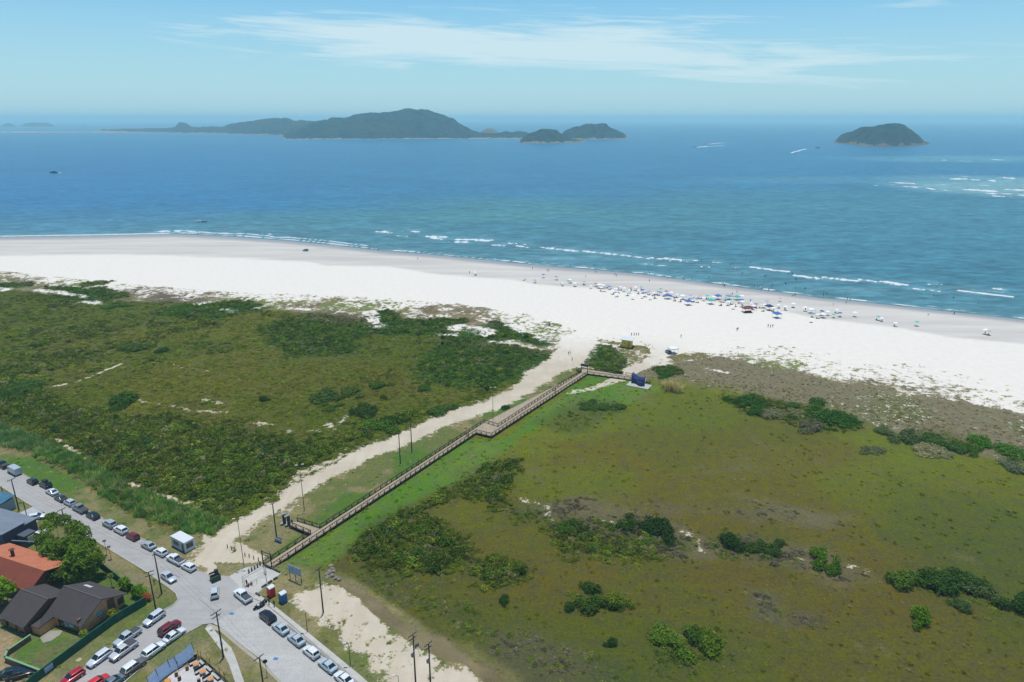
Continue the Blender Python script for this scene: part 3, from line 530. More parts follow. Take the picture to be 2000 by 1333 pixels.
island("sandbar", 'thin pale sandbar on the horizon at the far left', [(-60, 259), (0, 257.6), (60, 257.5), (120, 257.8), (200, 257.8), (262, 258.6), (280, 260)], [(-60, 260), (140, 259.8), (280, 260.6)], 260, tree=(222, 208, 184), zs=9, bump=1, cat='sandbar', seed=19)
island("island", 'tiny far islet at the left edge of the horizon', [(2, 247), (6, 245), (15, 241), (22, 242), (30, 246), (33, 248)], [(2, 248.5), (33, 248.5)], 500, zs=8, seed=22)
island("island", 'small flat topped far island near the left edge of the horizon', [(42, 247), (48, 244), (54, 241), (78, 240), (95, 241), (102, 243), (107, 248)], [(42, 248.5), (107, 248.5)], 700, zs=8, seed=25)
island("island", 'lone wooded island at the right with pinkish shore rocks', [(1624, 279), (1632, 275), (1640, 265), (1655, 257), (1670, 253), (1690, 249), (1705, 246), (1720, 242.5), (1745, 242), (1760, 247), (1775, 255), (1790, 265), (1802, 275), (1812, 279), (1824, 281.5)], [(1624, 279.5), (1680, 284.5), (1720, 287), (1760, 286.5), (1800, 284.5), (1824, 282)], 300, zs=12, bump=8, seed=28, shore=(196, 164, 144))

# ------------------------------------------------------------------ plants
def leaf_mat(name, base=None, inst=False, bright=1.0, straw=None):
    m = bpy.data.materials.new(name); m.use_nodes = True; t = m.node_tree; t.nodes.clear()
    o = t.nodes.new('ShaderNodeOutputMaterial')
    a = t.nodes.new('ShaderNodeAttribute'); a.attribute_name = 'tone'
    if inst:
        b_ = t.nodes.new('ShaderNodeAttribute'); b_.attribute_type = 'INSTANCER'; b_.attribute_name = 'tint'; bc = b_.outputs['Color']
    elif base is None: bc = t.nodes.new('ShaderNodeObjectInfo').outputs['Color']
    else: bc = base
    c = mixc(t, 1, bc, mixc(t, a.outputs['Fac'], (.42, .48, .46), (1.65, 1.62, 1.35)), 'MULTIPLY')
    if straw: c = mixc(t, ramp(t, a.outputs['Fac'], [(.9, 0.0), (.94, 1.0)]), c, straw)
    d = t.nodes.new('ShaderNodeBsdfDiffuse'); tr = t.nodes.new('ShaderNodeBsdfTranslucent'); mx = t.nodes.new('ShaderNodeMixShader'); mx.inputs[0].default_value = .22
    t.links.new(c, d.inputs[0]); t.links.new(c, tr.inputs[0]); t.links.new(d.outputs[0], mx.inputs[1]); t.links.new(tr.outputs[0], mx.inputs[2]); t.links.new(mx.outputs[0], o.inputs[0])
    return m
RNG = np.random.default_rng(7)
def leaves(lobes, n, leaf, rng, flat=.35, fill=.25, mat=None, name='foliage', low=-.15):
    """leaf-clump faces spread through the volume of several lobes (x, y, z, rx, ry, rz)"""
    L = np.array(lobes, float); w = (L[:, 3] * L[:, 4] + L[:, 3] * L[:, 5]); w /= w.sum()
    k = rng.choice(len(L), n, p=w); d = rng.normal(size=(n, 3)); d /= np.linalg.norm(d, axis=1)[:, None]
    d[:, 2] = np.where(d[:, 2] < low, -d[:, 2], d[:, 2])
    bump_ = 1 + .22 * np.sin(d[:, 0] * 5.1 + k * 1.7) * np.sin(d[:, 1] * 4.7 + k) + .14 * np.sin(d[:, 2] * 9 + d[:, 0] * 8 + k)
    r = np.where(rng.random(n) < fill, rng.random(n) ** .5, .86 + .2 * rng.random(n)) * bump_
    c = L[k, :3] + d * L[k, 3:6] * r[:, None]
    nrm = d * (1 - flat) + rng.normal(size=(n, 3)) * .55 + np.array([0, 0, flat]); nrm /= np.linalg.norm(nrm, axis=1)[:, None]
    a = np.cross(nrm, rng.normal(size=(n, 3))); a /= np.linalg.norm(a, axis=1)[:, None]; b_ = np.cross(nrm, a)
    s = leaf * (.55 + .9 * rng.random(n))[:, None]; s2 = s * (.6 + .5 * rng.random(n))[:, None]
    V = np.stack([c - a * s - b_ * s2 * .3, c - b_ * s2 + a * s * .2, c + a * s + b_ * s2 * .3, c + b_ * s2 - a * s * .2], 1).reshape(-1, 3)
    V[:, 2] = np.maximum(V[:, 2], .02)
    tone = np.repeat(np.clip(rng.normal(.45, .2, n) + .12 * np.sin(k * 2.3), 0, 1), 4)
    return mesh_np(name, V, np.arange(4 * n).reshape(-1, 4), mat, {'tone': tone})
def blades(n, hgt, rad, rng, width, mat, lean=.45, name='grass_tuft'):
    ang = rng.random(n) * 6.283; r0 = rad * rng.random(n) ** .5; x0 = r0 * np.cos(ang * 3.7); y0 = r0 * np.sin(ang * 3.7)
    h_ = hgt * (.55 + .55 * rng.random(n)); dx = np.cos(ang); dy = np.sin(ang); ln = lean * h_ * rng.random(n)
    px_, py_ = -dy * width, dx * width; z = np.zeros(n)
    V = np.stack([np.stack([x0 - px_, y0 - py_, z], 1), np.stack([x0 + px_, y0 + py_, z], 1), np.stack([x0 + dx * ln * .4 + px_ * .8, y0 + dy * ln * .4 + py_ * .8, h_ * .6], 1), np.stack([x0 + dx * ln * .4 - px_ * .8, y0 + dy * ln * .4 - py_ * .8, h_ * .6], 1),
                  np.stack([x0 + dx * ln * 1.2 + px_ * .2, y0 + dy * ln * 1.2 + py_ * .2, h_], 1), np.stack([x0 + dx * ln * 1.2 - px_ * .2, y0 + dy * ln * 1.2 - py_ * .2, h_], 1)], 1).reshape(-1, 3)
    i = np.arange(n)[:, None] * 6; Fq = np.concatenate([i + np.array([0, 1, 2, 3]), i + np.array([3, 2, 4, 5])])
    return mesh_np(name, V, Fq, mat, {'tone': np.repeat(rng.random(n), 6)})
LEAFI = leaf_mat('scrub_leaves', inst=True)
def protocol(name, meshes):
    c = bpy.data.collections.new(name)
    for i, me in enumerate(meshes):
        c.objects.link(bpy.data.objects.new('%s_%d' % (me.name, i), me))
    return c
def lobeset(rng, k, spread=.55, r=.55, flat=.8):
    return [(rng.normal() * spread * .6, rng.normal() * spread * .6, r * .35 + rng.random() * .15, r * (.7 + .5 * rng.random()), r * (.7 + .5 * rng.random()), r * flat * (.7 + .6 * rng.random())) for _ in range(k)]
SHR = protocol('scrub_kinds', [leaves(lobeset(np.random.default_rng(s), 4), 240, .105, np.random.default_rng(s + 50), mat=LEAFI, name='shrub') for s in range(6)])
REE = protocol('reed_kinds', [blades(70, 1.0, .55, np.random.default_rng(s), .028, LEAFI, .5, 'reed') for s in range(4)])
TUF = protocol('tuft_kinds', [blades(46, .5, .42, np.random.default_rng(s + 9), .03, LEAFI, 1.3, 'grass_tuft') for s in range(4)])
def scatter(name, label, cat, coll, P, rot, scl, tint):
    me = bpy.data.meshes.new(name); me.vertices.add(len(P)); me.vertices.foreach_set('co', P.astype(np.float32).ravel())
    for an, ty, k, av in (('rot', 'FLOAT_VECTOR', 'vector', rot), ('scl', 'FLOAT_VECTOR', 'vector', scl), ('tint', 'FLOAT_COLOR', 'color', np.hstack([tint, np.ones((len(P), 1))]))):
        a = me.attributes.new(an, ty, 'POINT'); a.data.foreach_set(k, av.astype(np.float32).ravel())
    o = link(bpy.data.objects.new(name, me)); tag(o, label, cat, kind='stuff')
    g = bpy.data.node_groups.new(name, 'GeometryNodeTree'); g.interface.new_socket('Geometry', in_out='INPUT', socket_type='NodeSocketGeometry'); g.interface.new_socket('Geometry', in_out='OUTPUT', socket_type='NodeSocketGeometry')
    gi = g.nodes.new('NodeGroupInput'); go = g.nodes.new('NodeGroupOutput'); ip = g.nodes.new('GeometryNodeInstanceOnPoints'); ci = g.nodes.new('GeometryNodeCollectionInfo')
    ci.inputs['Collection'].default_value = coll; ci.inputs['Separate Children'].default_value = True; ci.inputs['Reset Children'].default_value = True
    mp = g.nodes.new('GeometryNodeMeshToPoints'); mp.inputs['Radius'].default_value = .01
    g.links.new(gi.outputs[0], mp.inputs[0]); g.links.new(mp.outputs[0], ip.inputs['Points']); g.links.new(ci.outputs[0], ip.inputs['Instance']); ip.inputs['Pick Instance'].default_value = True
    for an, inp in (('rot', 'Rotation'), ('scl', 'Scale')):
        na = g.nodes.new('GeometryNodeInputNamedAttribute'); na.data_type = 'FLOAT_VECTOR'; na.inputs['Name'].default_value = an
        g.links.new(na.outputs['Attribute'], ip.inputs[inp])
    ri = g.nodes.new('FunctionNodeRandomValue'); ri.data_type = 'INT'
    for s_ in ri.inputs:
        if s_.name == 'Min' and s_.type == 'INT': s_.default_value = 0
        if s_.name == 'Max' and s_.type == 'INT': s_.default_value = 99
    outi = [s_ for s_ in ri.outputs if s_.type == 'INT'][0]
    g.links.new(outi, ip.inputs['Instance Index']); g.links.new(ip.outputs[0], go.inputs[0])
    md = o.modifiers.new('scatter', 'NODES'); md.node_group = g
    return o
def cand(r0, r1, s, rng, th=50):
    n = int(r1 / s); xs = (np.arange(-n, n) + .5) * s; ys = (np.arange(int(r0 * .6 / s), n) + .5) * s
    X, Y = np.meshgrid(xs, ys); X = X.ravel() + rng.uniform(-.5, .5, X.size) * s; Y = Y.ravel() + rng.uniform(-.5, .5, Y.size) * s
    R = np.hypot(X, Y); a = np.degrees(np.arctan2(X, Y)); u, v = UV(X, Y)
    m = (R >= r0) & (R < r1) & (u > -160) & (u < 2160) & (v < 1460) & (v > 520)
    return X[m], Y[m]
def gz(X, Y, c):
    return (fbm(X, Y, 14, 77) - .5) * .5 * np.clip(1 - c['verge'] - c['wet'] * 3 - c['sand'] * .6, 0, 1) - .1
GREENS = [(68, 90, 32), (84, 108, 38), (56, 80, 36), (98, 116, 42), (84, 96, 46), (114, 122, 50), (120, 114, 88)]
def tints(n, rng, X, Y, w, k=1.0):
    T = np.array([alb(*g) for g in GREENS]); idx = rng.choice(len(T), n, p=w)
    t = T[idx] * (0.62 + .76 * rng.random(n))[:, None]
    big = fbm(X, Y, 25, 61, 3); t = t * (.75 + .5 * big)[:, None]
    return t * k * 1.5
P_, R_, S_, T_ = [], [], [], []
for r0, r1, s in ((60, 170, .95), (170, 300, 1.3), (300, 620, 2.0)):
    rng = np.random.default_rng(int(s * 100)); X, Y = cand(r0, r1, s, rng); c = classify(X, Y)
    q = rng.random(len(X)); cover = .8 * c['left'] * (c['v'] > 560) * (1 - ss(.1, .3, c['verge'])) * (1 - c['reed']) * (1 - c['dune']) * (1 - ss(.2, .5, c['sand'])) * (1 - c['roadside']) * (1 - c['wet'])
    tall = c['shrub'] > .12 + .8 * q; m = (tall | (cover > q)) & (c['verge'] < .5) & (c['paved'] < .02)
    X, Y, sh, tl, cc = X[m], Y[m], c['sh'][m], tall[m], c['col'][m]; shr = c['shrub'][m]; dd_ = c['dead'][m]; zz = gz(X, Y, {k: c[k][m] for k in ('verge', 'wet', 'sand')})
    n = len(X); r = s * (.62 + .6 * rng.random(n) ** 2) * (.75 + .35 * sh); hz = np.where(tl, .35 + .75 * shr, .28)
    P_.append(np.stack([X, Y, zz], 1)); R_.append(np.stack([rng.uniform(-.15, .15, n), rng.uniform(-.15, .15, n), rng.uniform(0, 6.28, n)], 1))
    S_.append(np.stack([r, r, np.minimum(r, 1.5) * (.55 + .55 * rng.random(n)) * (.6 + .5 * sh) * hz], 1))
    w_ = (np.where(tl, .45 + .35 * shr, .22) * (.6 + .4 * rng.random(n)))[:, None]
    T_.append(tints(n, rng, X, Y, [.22, .24, .12, .14, .12, .08, .08], 1.4) * w_ + cc * (1.35 + .9 * rng.random(n))[:, None] * (1 - w_))
    gk = (rng.random(n) < dd_ * .9)[:, None]; T_[-1] = np.where(gk, alb(124, 116, 98) * (.7 + .9 * rng.random(n))[:, None], T_[-1])
# larger bushes standing in the scrub
rng = np.random.default_rng(5); X, Y = cand(70, 420, 3.6, rng); c = classify(X, Y); m = (c['shrub'] > .5 + .5 * rng.random(len(X))) & (c['sh'] > .55) & (c['sand'] < .3) & (c['paved'] < .02); X, Y, sh = X[m], Y[m], c['sh'][m]; n = len(X)
r = (1.0 + 1.2 * rng.random(n) ** 1.5) * (.5 + .38 * sh)
P_.append(np.stack([X, Y, np.zeros(n)], 1)); R_.append(np.stack([np.zeros(n), np.zeros(n), rng.uniform(0, 6.28, n)], 1)); S_.append(np.stack([r * 1.15, r * 1.15, r * (.7 + .4 * rng.random(n))], 1)); T_.append(tints(n, rng, X, Y, [.30, .24, .16, .1, .1, .06, .04], 1.15))
cat_ = lambda a: np.concatenate(a)
scatter('scrub', 'dense green coastal scrub covering the dune hinterland', 'scrub', SHR, cat_(P_), cat_(R_), cat_(S_), cat_(T_))
print('scrub', len(cat_(P_)))
# reeds
rng = np.random.default_rng(15); X, Y = cand(60, 330, .8, rng); c = classify(X, Y); m = (c['reed'] * (.35 + 1.1 * fbm(X, Y, 4, 89)) > .3 + .4 * rng.random(len(X))) & (c['roadside'] < .5); X, Y = X[m], Y[m]; n = len(X)
g2 = np.array([alb(84, 118, 50), alb(108, 138, 62), alb(70, 104, 62), alb(134, 144, 82), alb(150, 138, 96)])[rng.choice(5, n, p=[.30, .32, .12, .18, .08])]; g2 = g2 * (.7 + .7 * fbm(X, Y, 5, 88))[:, None]
far_ = ss(60, 0, UV(X, Y)[0] - 60)[:, None]; g2 = g2 * (1 - .35 * far_) + alb(84, 112, 84) * .35 * far_
s = (.6 + 1.2 * rng.random(n)) * (.55 + .9 * fbm(X, Y, 6, 90))
scatter('reeds', 'belt of bright green reeds along the ditch behind the parked cars', 'reeds', REE, np.stack([X, Y, np.full(n, -.1)], 1), np.stack([X * 0, X * 0, rng.uniform(0, 6.28, n)], 1), np.stack([s, s, s * .95], 1), g2 * (1.7 + .9 * rng.random(n))[:, None])
# low grass and dry tussocks
P_, R_, S_, T_ = [], [], [], []
for r0, r1, s in ((60, 150, .85), (150, 260, 1.25), (260, 560, 1.7)):
    rng = np.random.default_rng(int(s * 77)); X, Y = cand(r0, r1, s, rng); c = classify(X, Y); rr = rng.random(len(X))
    pr = .09 * c['marsh'] + .2 * c['left'] * (1 - c['verge']) + .3 * c['dune'] * (fbm(X, Y, 5, 12) > .44) + .5 * c['heath'] + .05 * c['verge']
    pr = pr * (1 - ss(.4, .9, c['sand'])) + .06 * c['dune'] * (fbm(X, Y, 5, 12) > .5) * (c['wet'] < .1)
    lush = (c['verge'] > .5) & (c['right'] > .5) & (c['v'] < 1110)
    m = (rr < np.where(lush, .25, pr)) & (c['creek'] < .2) & (c['paved'] < .02); X, Y = X[m], Y[m]; cc = c['col'][m]; du = c['dune'][m]; n = len(X)
    r = np.minimum(s, 1.3) * (.5 + .8 * rng.random(n) ** 1.5); v_ = rng.random(n)[:, None]
    tt = cc * (1.4 + .9 * v_); dry = (rng.random(n) < .14 + .3 * du)[:, None]; tt = np.where(dry, alb(158, 142, 100) * (.9 + .7 * v_), tt); tt = tt * (1 + .5 * du)[:, None]
    P_.append(np.stack([X, Y, np.full(n, -.05)], 1)); R_.append(np.stack([X * 0, X * 0, rng.uniform(0, 6.28, n)], 1)); S_.append(np.stack([r, r, np.minimum(r, 1.1) * (.5 + .5 * rng.random(n)) * (1 - .5 * du)], 1)); T_.append(tt)
scatter('tussock_grass', 'low olive marsh grass and dry dune tussocks', 'grass', TUF, cat_(P_), cat_(R_), cat_(S_), cat_(T_))
print('tufts', len(cat_(P_)))

# ------------------------------------------------------------------ bushes and trees one can tell apart
LEAFO = leaf_mat('bush_leaves'); BARK = pmat('bark', alt(112, 98, 80), .9, scale=4, bump=.6)
BUSHES = []
for s in range(5):
    rg = np.random.default_rng(200 + s); BUSHES.append(leaves(lobeset(rg, 9, .75, .42, .9), 3600, .042, rg, mat=LEAFO, name='bush'))
def bush(px, py, w, hgt, rgb, label, grp='bushes dotted over the marsh', name='bush', cat='bush'):
    p = G(px, py); o = bpy.data.objects.new(name, BUSHES[(int(px) * 7 + int(py)) % 5]); o.location = (p.x, p.y + w * .2, -.1); o.rotation_euler = (0, 0, px * .37)
    o.scale = (w * .5, w * .44, hgt * .72); o.color = (*alt(*rgb, 1.3), 1); link(o); tag(o, label, cat, grp); return o
D, M_, Y_, GR = (70, 98, 44), (92, 122, 48), (128, 142, 46), (128, 128, 98)
for px, py, w, h_, c_, l in [
    (1150, 1155, 4.5, 3, D, 'tall dark bush at the back left of the yellow topped bush'), (1172, 1192, 8, 4.2, (74, 98, 40), 'wide dark bush in the lower marsh, left of the yellow topped one'), (1203, 1188, 5.5, 4.2, Y_, 'bush with yellow green top in the lower middle of the marsh'),
    (1114, 1192, 3.2, 2.6, D, 'small dark bush just left of the yellow topped clump'), (1322, 1272, 8.5, 3.4, (96, 122, 44), 'wide bright green bush in the marsh near the bottom edge'), (1357, 1258, 6, 4, (84, 112, 46), 'middle darker bush of the bright clump at the bottom edge'), (1398, 1276, 7, 4.0, (104, 126, 42), 'bright yellow green bush, rightmost of the bottom clump'),
    (982, 1178, 3.2, 2.8, D, 'small dark bush below the scrub clump right of the creek'), (1196, 1262, 2.6, 2.6, D, 'thin small bush between the yellow topped and bright bottom clumps'), (1285, 1044, 10, 4.4, (52, 76, 40), 'darkest large bush on top of the long scrub ridge'),
    (1240, 1036, 7, 4, (66, 92, 40), 'rounded bush left of the darkest ridge bush'), (1106, 1042, 5, 3.2, (84, 116, 44), 'green bush at the left start of the scrub ridge'), (1425, 1072, 7, 4.6, (56, 84, 42), 'dark upright bush right of the bare sand gap'),
    (1480, 1082, 6, 2.8, (78, 100, 50), 'low broad bush right of the dark upright one'), (1514, 1078, 6, 3, (72, 98, 48), 'low bush at the right end of the ridge'), (1608, 1105, 6.2, 4.8, (100, 134, 44), 'bright bush standing alone right of the scrub ridge'),
    (1634, 1124, 5, 3, (88, 120, 42), 'lower half of the lone bright bush, spreading right'), (1803, 1222, 5, 5.2, (110, 144, 40), 'single round bright bush alone on the lower right marsh'), (1775, 1148, 8, 4.6, (94, 120, 46), 'left bush of the dark clump at the lower right'),
    (1830, 1150, 10, 5.4, (66, 94, 42), 'tallest dark bush in the lower right clump'), (1885, 1152, 9, 4.8, (70, 98, 46), 'dark bush right of the tallest one in the clump'), (1925, 1168, 8, 3.6, (92, 108, 66), 'grey green bush at the right end of the clump'),
    (1880, 1190, 5, 2.8, (84, 106, 60), 'small low bush below the lower right clump'), (2004, 1200, 7, 6, (70, 100, 44), 'bush cut by the right edge of the view'), (1466, 792, 12, 4, (62, 98, 46), 'dark green bush at the left end of the far dune thicket'), (1480, 806, 9, 3.6, (66, 106, 46), 'bright bush in front of the left end of the far thicket'),
    (1520, 815, 12, 3, GR, 'pale grey green bush in the far dune thicket'), (1566, 818, 10, 3, (136, 136, 96), 'pale straw coloured bush in the far dune thicket'), (1588, 838, 11, 3.2, (112, 112, 88), 'grey bush at the front of the far dune thicket'), (1600, 806, 14, 3.8, (70, 104, 44), 'long green bush at the back of the far dune thicket'),
    (1630, 828, 14, 4.4, (64, 102, 44), 'largest green bush of the far dune thicket'), (1668, 836, 11, 3.6, (72, 110, 44), 'rightmost green bush of the far dune thicket'), (1745, 856, 9, 2.6, (96, 110, 74), 'grey green bush in the gap between the two far thickets'), (1800, 866, 10, 3.4, (84, 104, 66), 'left bush of the second far thicket'),
    (1836, 872, 9, 3.6, (76, 110, 46), 'green round bush of the second far thicket'), (1878, 882, 8, 3.2, (78, 108, 54), 'low green bush of the second far thicket'), (1895, 884, 7, 3, (84, 116, 48), 'small bush beside the bright one in the second thicket'), (1922, 874, 9, 4, (86, 132, 42), 'bright green bush at the right of the second far thicket'),
    (1816, 888, 12, 2.8, (150, 146, 108), 'pale dome shaped bush in front of the second thicket'), (1845, 892, 8, 2, (138, 138, 104), 'low pale bush beside the pale dome'), (1990, 895, 12, 3, (84, 122, 50), 'green bush at the right edge of the far marsh'), (1985, 922, 10, 2.4, (108, 118, 92), 'grey bush at the right edge below the green one'), (1709, 884, 9, 1.6, (104, 110, 76), 'flat grey bush alone in the far marsh'),
    (1180, 800, 8, 2, (78, 108, 48), 'low bush right of the boardwalk near its far end'), (1205, 800, 7, 2.2, (74, 104, 48), 'low round bush below the curved blue sign'), (1150, 798, 9, 2, (72, 100, 46), 'flat bush close to the faint path by the boardwalk'), (1300, 734, 9, 2.4, (64, 108, 44), 'green bush just right of the curved blue sign')]:
    bush(px, py, w, h_, c_, l)
for px, py, w, h_, c_, l in [(515, 785, 4.5, 3, (64, 86, 42), 'round dark bush on the brown patch, leftmost'), (674, 778, 11, 3.4, (84, 106, 48), 'broad bush on the brown patch right of centre'), (634, 784, 14, 3.6, (82, 104, 52), 'broad bush on the brown patch left of centre'), (648, 800, 7, 2.6, (92, 116, 46), 'bright low bush below the two broad ones'),
    (740, 758, 8, 3.4, (86, 116, 44), 'bush at the back of the brown patch'), (692, 808, 6, 3.4, (64, 90, 40), 'dark bush at the left of the thicket by the sand road'), (746, 780, 4, 2, (70, 90, 42), 'small dark bush in the middle of the brown patch'), (738, 842, 12, 4, (86, 120, 46), 'brightest bush of the thicket by the sand road'),
    (720, 812, 12, 4, (66, 92, 42), 'dark bush at the back of the thicket by the sand road'), (770, 830, 9, 3.6, (62, 90, 40), 'dark bush at the right of the thicket by the sand road'), (860, 808, 10, 3, (78, 108, 50), 'bush near the bend of the sand road'), (828, 762, 7, 2.6, (76, 108, 44), 'bush up the slope from the sand road bend'), (232, 790, 13, 4.6, (70, 100, 40), 'dark bush near the sandy patches at the left'),
    (262, 686, 16, 3.6, (84, 108, 50), 'broad bush at the end of the narrow footpath'), (316, 688, 8, 2.6, (64, 88, 44), 'small dark bush right of the broad footpath bush'), (340, 612, 14, 3, (74, 116, 44), 'bright green bush near the far dune edge'), (222, 602, 12, 2.6, (76, 114, 44), 'bright green bush at the left near the far dune edge'),
    (30, 765, 20, 3.6, (70, 100, 46), 'large bush at the left edge by the footpath'), (5, 785, 12, 4, (62, 96, 44), 'bush cut by the left edge of the view'), (985, 800, 4, 2, (66, 92, 48), 'small bush left of the tall thin lamp'), (1108, 740, 0.1, .1, (66, 92, 48), None)]:
    if l: bush(px, py, w, h_, c_, l, 'bushes standing out of the left scrub')
PAMP = blades(420, 3.0, 1.3, np.random.default_rng(4), .03, leaf_mat('pampas', straw=(.8, .7, .48)), .6, 'pampas_grass')
for i, (px, py, s, l) in enumerate([(1308, 762, 1.25, 'straw plumed pampas clump nearest the curved blue sign'), (1322, 766, 1.1, 'straw plumed pampas clump, right of its neighbour'), (1298, 756, .7, 'smallest thin pampas clump by the blue sign')]):
    o = bpy.data.objects.new('pampas_grass', PAMP); p = G(px, py); o.location = (p.x, p.y, 0); o.scale = (s * 1.2, s, s); o.rotation_euler.z = i * 2; o.color = (*alt(176, 158, 110, 2.2), 1); link(o); tag(o, l, 'pampas grass', 'pampas clumps by the sign')
def limb(bm, a, b, r0, r1, seg=7):
    a, b = Vector(a), Vector(b); q = (b - a).to_track_quat('Z', 'Y'); ring = []
    for p_, r_ in ((a, r0), (b, r1)): ring.append([bm.verts.new(p_ + q @ Vector((r_ * math.cos(6.2832 * k / seg), r_ * math.sin(6.2832 * k / seg), 0))) for k in range(seg)])
    for k in range(seg): bm.faces.new((ring[0][k], ring[0][(k + 1) % seg], ring[1][(k + 1) % seg], ring[1][k]))
    bm.faces.new(ring[1])
def fin(bm, name, mats, parent=None, smooth=False, color=None):
    me = bpy.data.meshes.new(name); bmesh.ops.recalc_face_normals(bm, faces=bm.faces); bm.to_mesh(me); bm.free()
    for m_ in (mats if isinstance(mats, list) else [mats]): me.materials.append(m_)
    if smooth:
        for f in me.polygons: f.use_smooth = True
    o = bpy.data.objects.new(name, me)
    if color is not None: o.color = (*color[:3], 1)
    return link(o, parent)
def tree(px, py, lobes, trunk_h, n, leaf, rgb, label, cat='tree', group=None, limbs=None, tr=.25, name='broadleaf_tree'):
    p = G(px, py); t = empty(name, (p.x, p.y, 0)); tag(t, label, cat, group)
    rg = np.random.default_rng(int(px + py)); o = link(bpy.data.objects.new('crown', leaves(lobes, n, leaf, rg, fill=.2, mat=LEAFO, name='crown', low=-.55)), t); o.color = (*alt(*rgb, 1.5), 1)
    bm = bmesh.new(); limb(bm, (0, 0, -.1), (0.1, 0, trunk_h), tr, tr * .7)
    for l in lobes[:6]: limb(bm, (0.1, 0, trunk_h * .9), (l[0] * .8, l[1] * .8, max(l[2], trunk_h)), tr * .5, tr * .15, 5)
    fin(bm, 'trunk', BARK, t, True); return t
lb = []; b0 = G(140, 1120)
for px, py, z, r in [(100, 1008, 6.5, 1.5), (92, 1025, 6, 1.5), (122, 1012, 7, 1.6), (143, 1024, 7.3, 1.7), (158, 1036, 7, 1.8), (84, 1048, 5.6, 1.8), (98, 1062, 5.8, 2), (120, 1060, 6.6, 1.7), (138, 1053, 7.3, 1.9), (150, 1072, 7.4, 2.1), (168, 1060, 6.6, 1.8), (175, 1082, 6, 2),
                     (188, 1086, 5.2, 1.6), (160, 1096, 5.6, 2), (138, 1090, 5.8, 1.7), (112, 1082, 4.4, 1.7), (120, 1108, 3.4, 1.8), (145, 1114, 3.4, 1.9), (100, 1120, 2.4, 1.4), (178, 1104, 3.8, 1.5), (165, 1120, 2.8, 1.5)]:
    q = G(px, py, z); lb.append((q.x - b0.x, q.y - b0.y, z - r * .5, r, r, r * .85))
tree(140, 1120, lb, 3.0, 22000, .17, (94, 120, 40), 'large spreading green tree between the orange roof and the road', limbs=1, tr=.4)
tree(2, 1186, [(0, 0, 4.5, 2.4, 2.4, 1.8), (1, 1, 3.4, 1.6, 1.6, 1.4), (-1.2, -.6, 3.6, 1.8, 1.8, 1.4), (.2, -1.6, 2.8, 1.6, 1.4, 1.2)], 2.5, 4200, .2, (118, 150, 40), 'bright green tree cut by the left edge, beside the dark roof')
tree(107, 1142, [(0, 0, 2.6, 1.8, 1.6, 1.5), (1.4, .2, 2.4, 1.5, 1.5, 1.3), (-1.3, 0, 2.2, 1.4, 1.4, 1.2)], 1.4, 2600, .17, (70, 88, 38), 'dark shaded tree under the big tree, behind the dark roofs')
tree(246, 1152, [(0, 0, 1.9, 1.1, 1.1, 1.0), (-.6, .3, 1.5, .9, .9, .8), (.5, -.4, 1.3, .8, .8, .7)], .9, 1400, .12, (104, 136, 42), 'small garden tree beside the green wall, behind the blossom bush', group='small trees by the green wall', tr=.1)
tree(272, 1166, [(0, 0, 1.7, 1.3, 1.2, 1.1), (.9, -.2, 1.4, 1.0, 1.0, .8), (-.8, .1, 1.3, .9, .9, .8)], .8, 1700, .12, (96, 132, 40), 'small garden tree beside the green wall corner', group='small trees by the green wall', tr=.1)
tree(287, 1174, [(0, 0, 1.0, .8, .8, .7), (.4, .2, .8, .6, .6, .5)], .5, 700, .09, (176, 92, 52), 'low bush with orange red blossoms at the green wall corner', 'bush', 'small trees by the green wall', tr=.06, name='blossom_bush')
tree(222, 1212, [(0, 0, 1.6, 1.0, .9, .9), (.5, .3, 1.2, .8, .8, .7)], .8, 1100, .12, (122, 126, 46), 'yellowish shrub between the gable wall and green wall', 'bush', 'small trees by the green wall', tr=.08)
tree(166, 1250, [(0, 0, 1.2, .9, .8, .8), (.4, -.3, .9, .7, .7, .6)], .6, 900, .1, (128, 142, 48), 'small yellow green shrub at the corner of the gable wall', 'bush', 'small trees by the green wall', tr=.07)
tree(219, 1148, [(0, 0, 3.1, .5, .5, .35), (.2, .1, 2.8, .4, .4, .3)], 2.8, 260, .14, (120, 136, 60), 'slender young tree with a thin bare trunk on the back lawn', group='small trees by the green wall', tr=.07)
# ------------------------------------------------------------------ small builders
def bxm(bm, c, s, rz=0.0, mi=0, tilt=None):
    """box: centre, full size, turned about z"""
    m = Matrix.Translation(c) @ Matrix.Rotation(rz, 4, 'Z')
    if tilt: m = m @ Matrix.Rotation(tilt[0], 4, tilt[1])
    vs = [bm.verts.new(m @ Vector((x * s[0] / 2, y * s[1] / 2, z * s[2] / 2))) for x in (-1, 1) for y in (-1, 1) for z in (-1, 1)]
    for f in ((0, 1, 3, 2), (4, 6, 7, 5), (0, 4, 5, 1), (2, 3, 7, 6), (0, 2, 6, 4), (1, 5, 7, 3)):
        bm.faces.new([vs[i] for i in f]).material_index = mi
def bar(bm, a, b, r, seg=6, mi=0):
    a, b = Vector(a), Vector(b); q = (b - a).to_track_quat('Z', 'Y'); rr = r if isinstance(r, tuple) else (r, r)
    R = [[bm.verts.new(p + q @ Vector((rr[j] * math.cos(6.2832 * (k + .5) / seg), rr[j] * math.sin(6.2832 * (k + .5) / seg), 0))) for k in range(seg)] for j, p in enumerate((a, b))]
    for k in range(seg): bm.faces.new((R[0][k], R[0][(k + 1) % seg], R[1][(k + 1) % seg], R[1][k])).material_index = mi
    bm.faces.new(R[1]).material_index = mi; bm.faces.new(R[0][::-1]).material_index = mi
def B(): return bmesh.new()
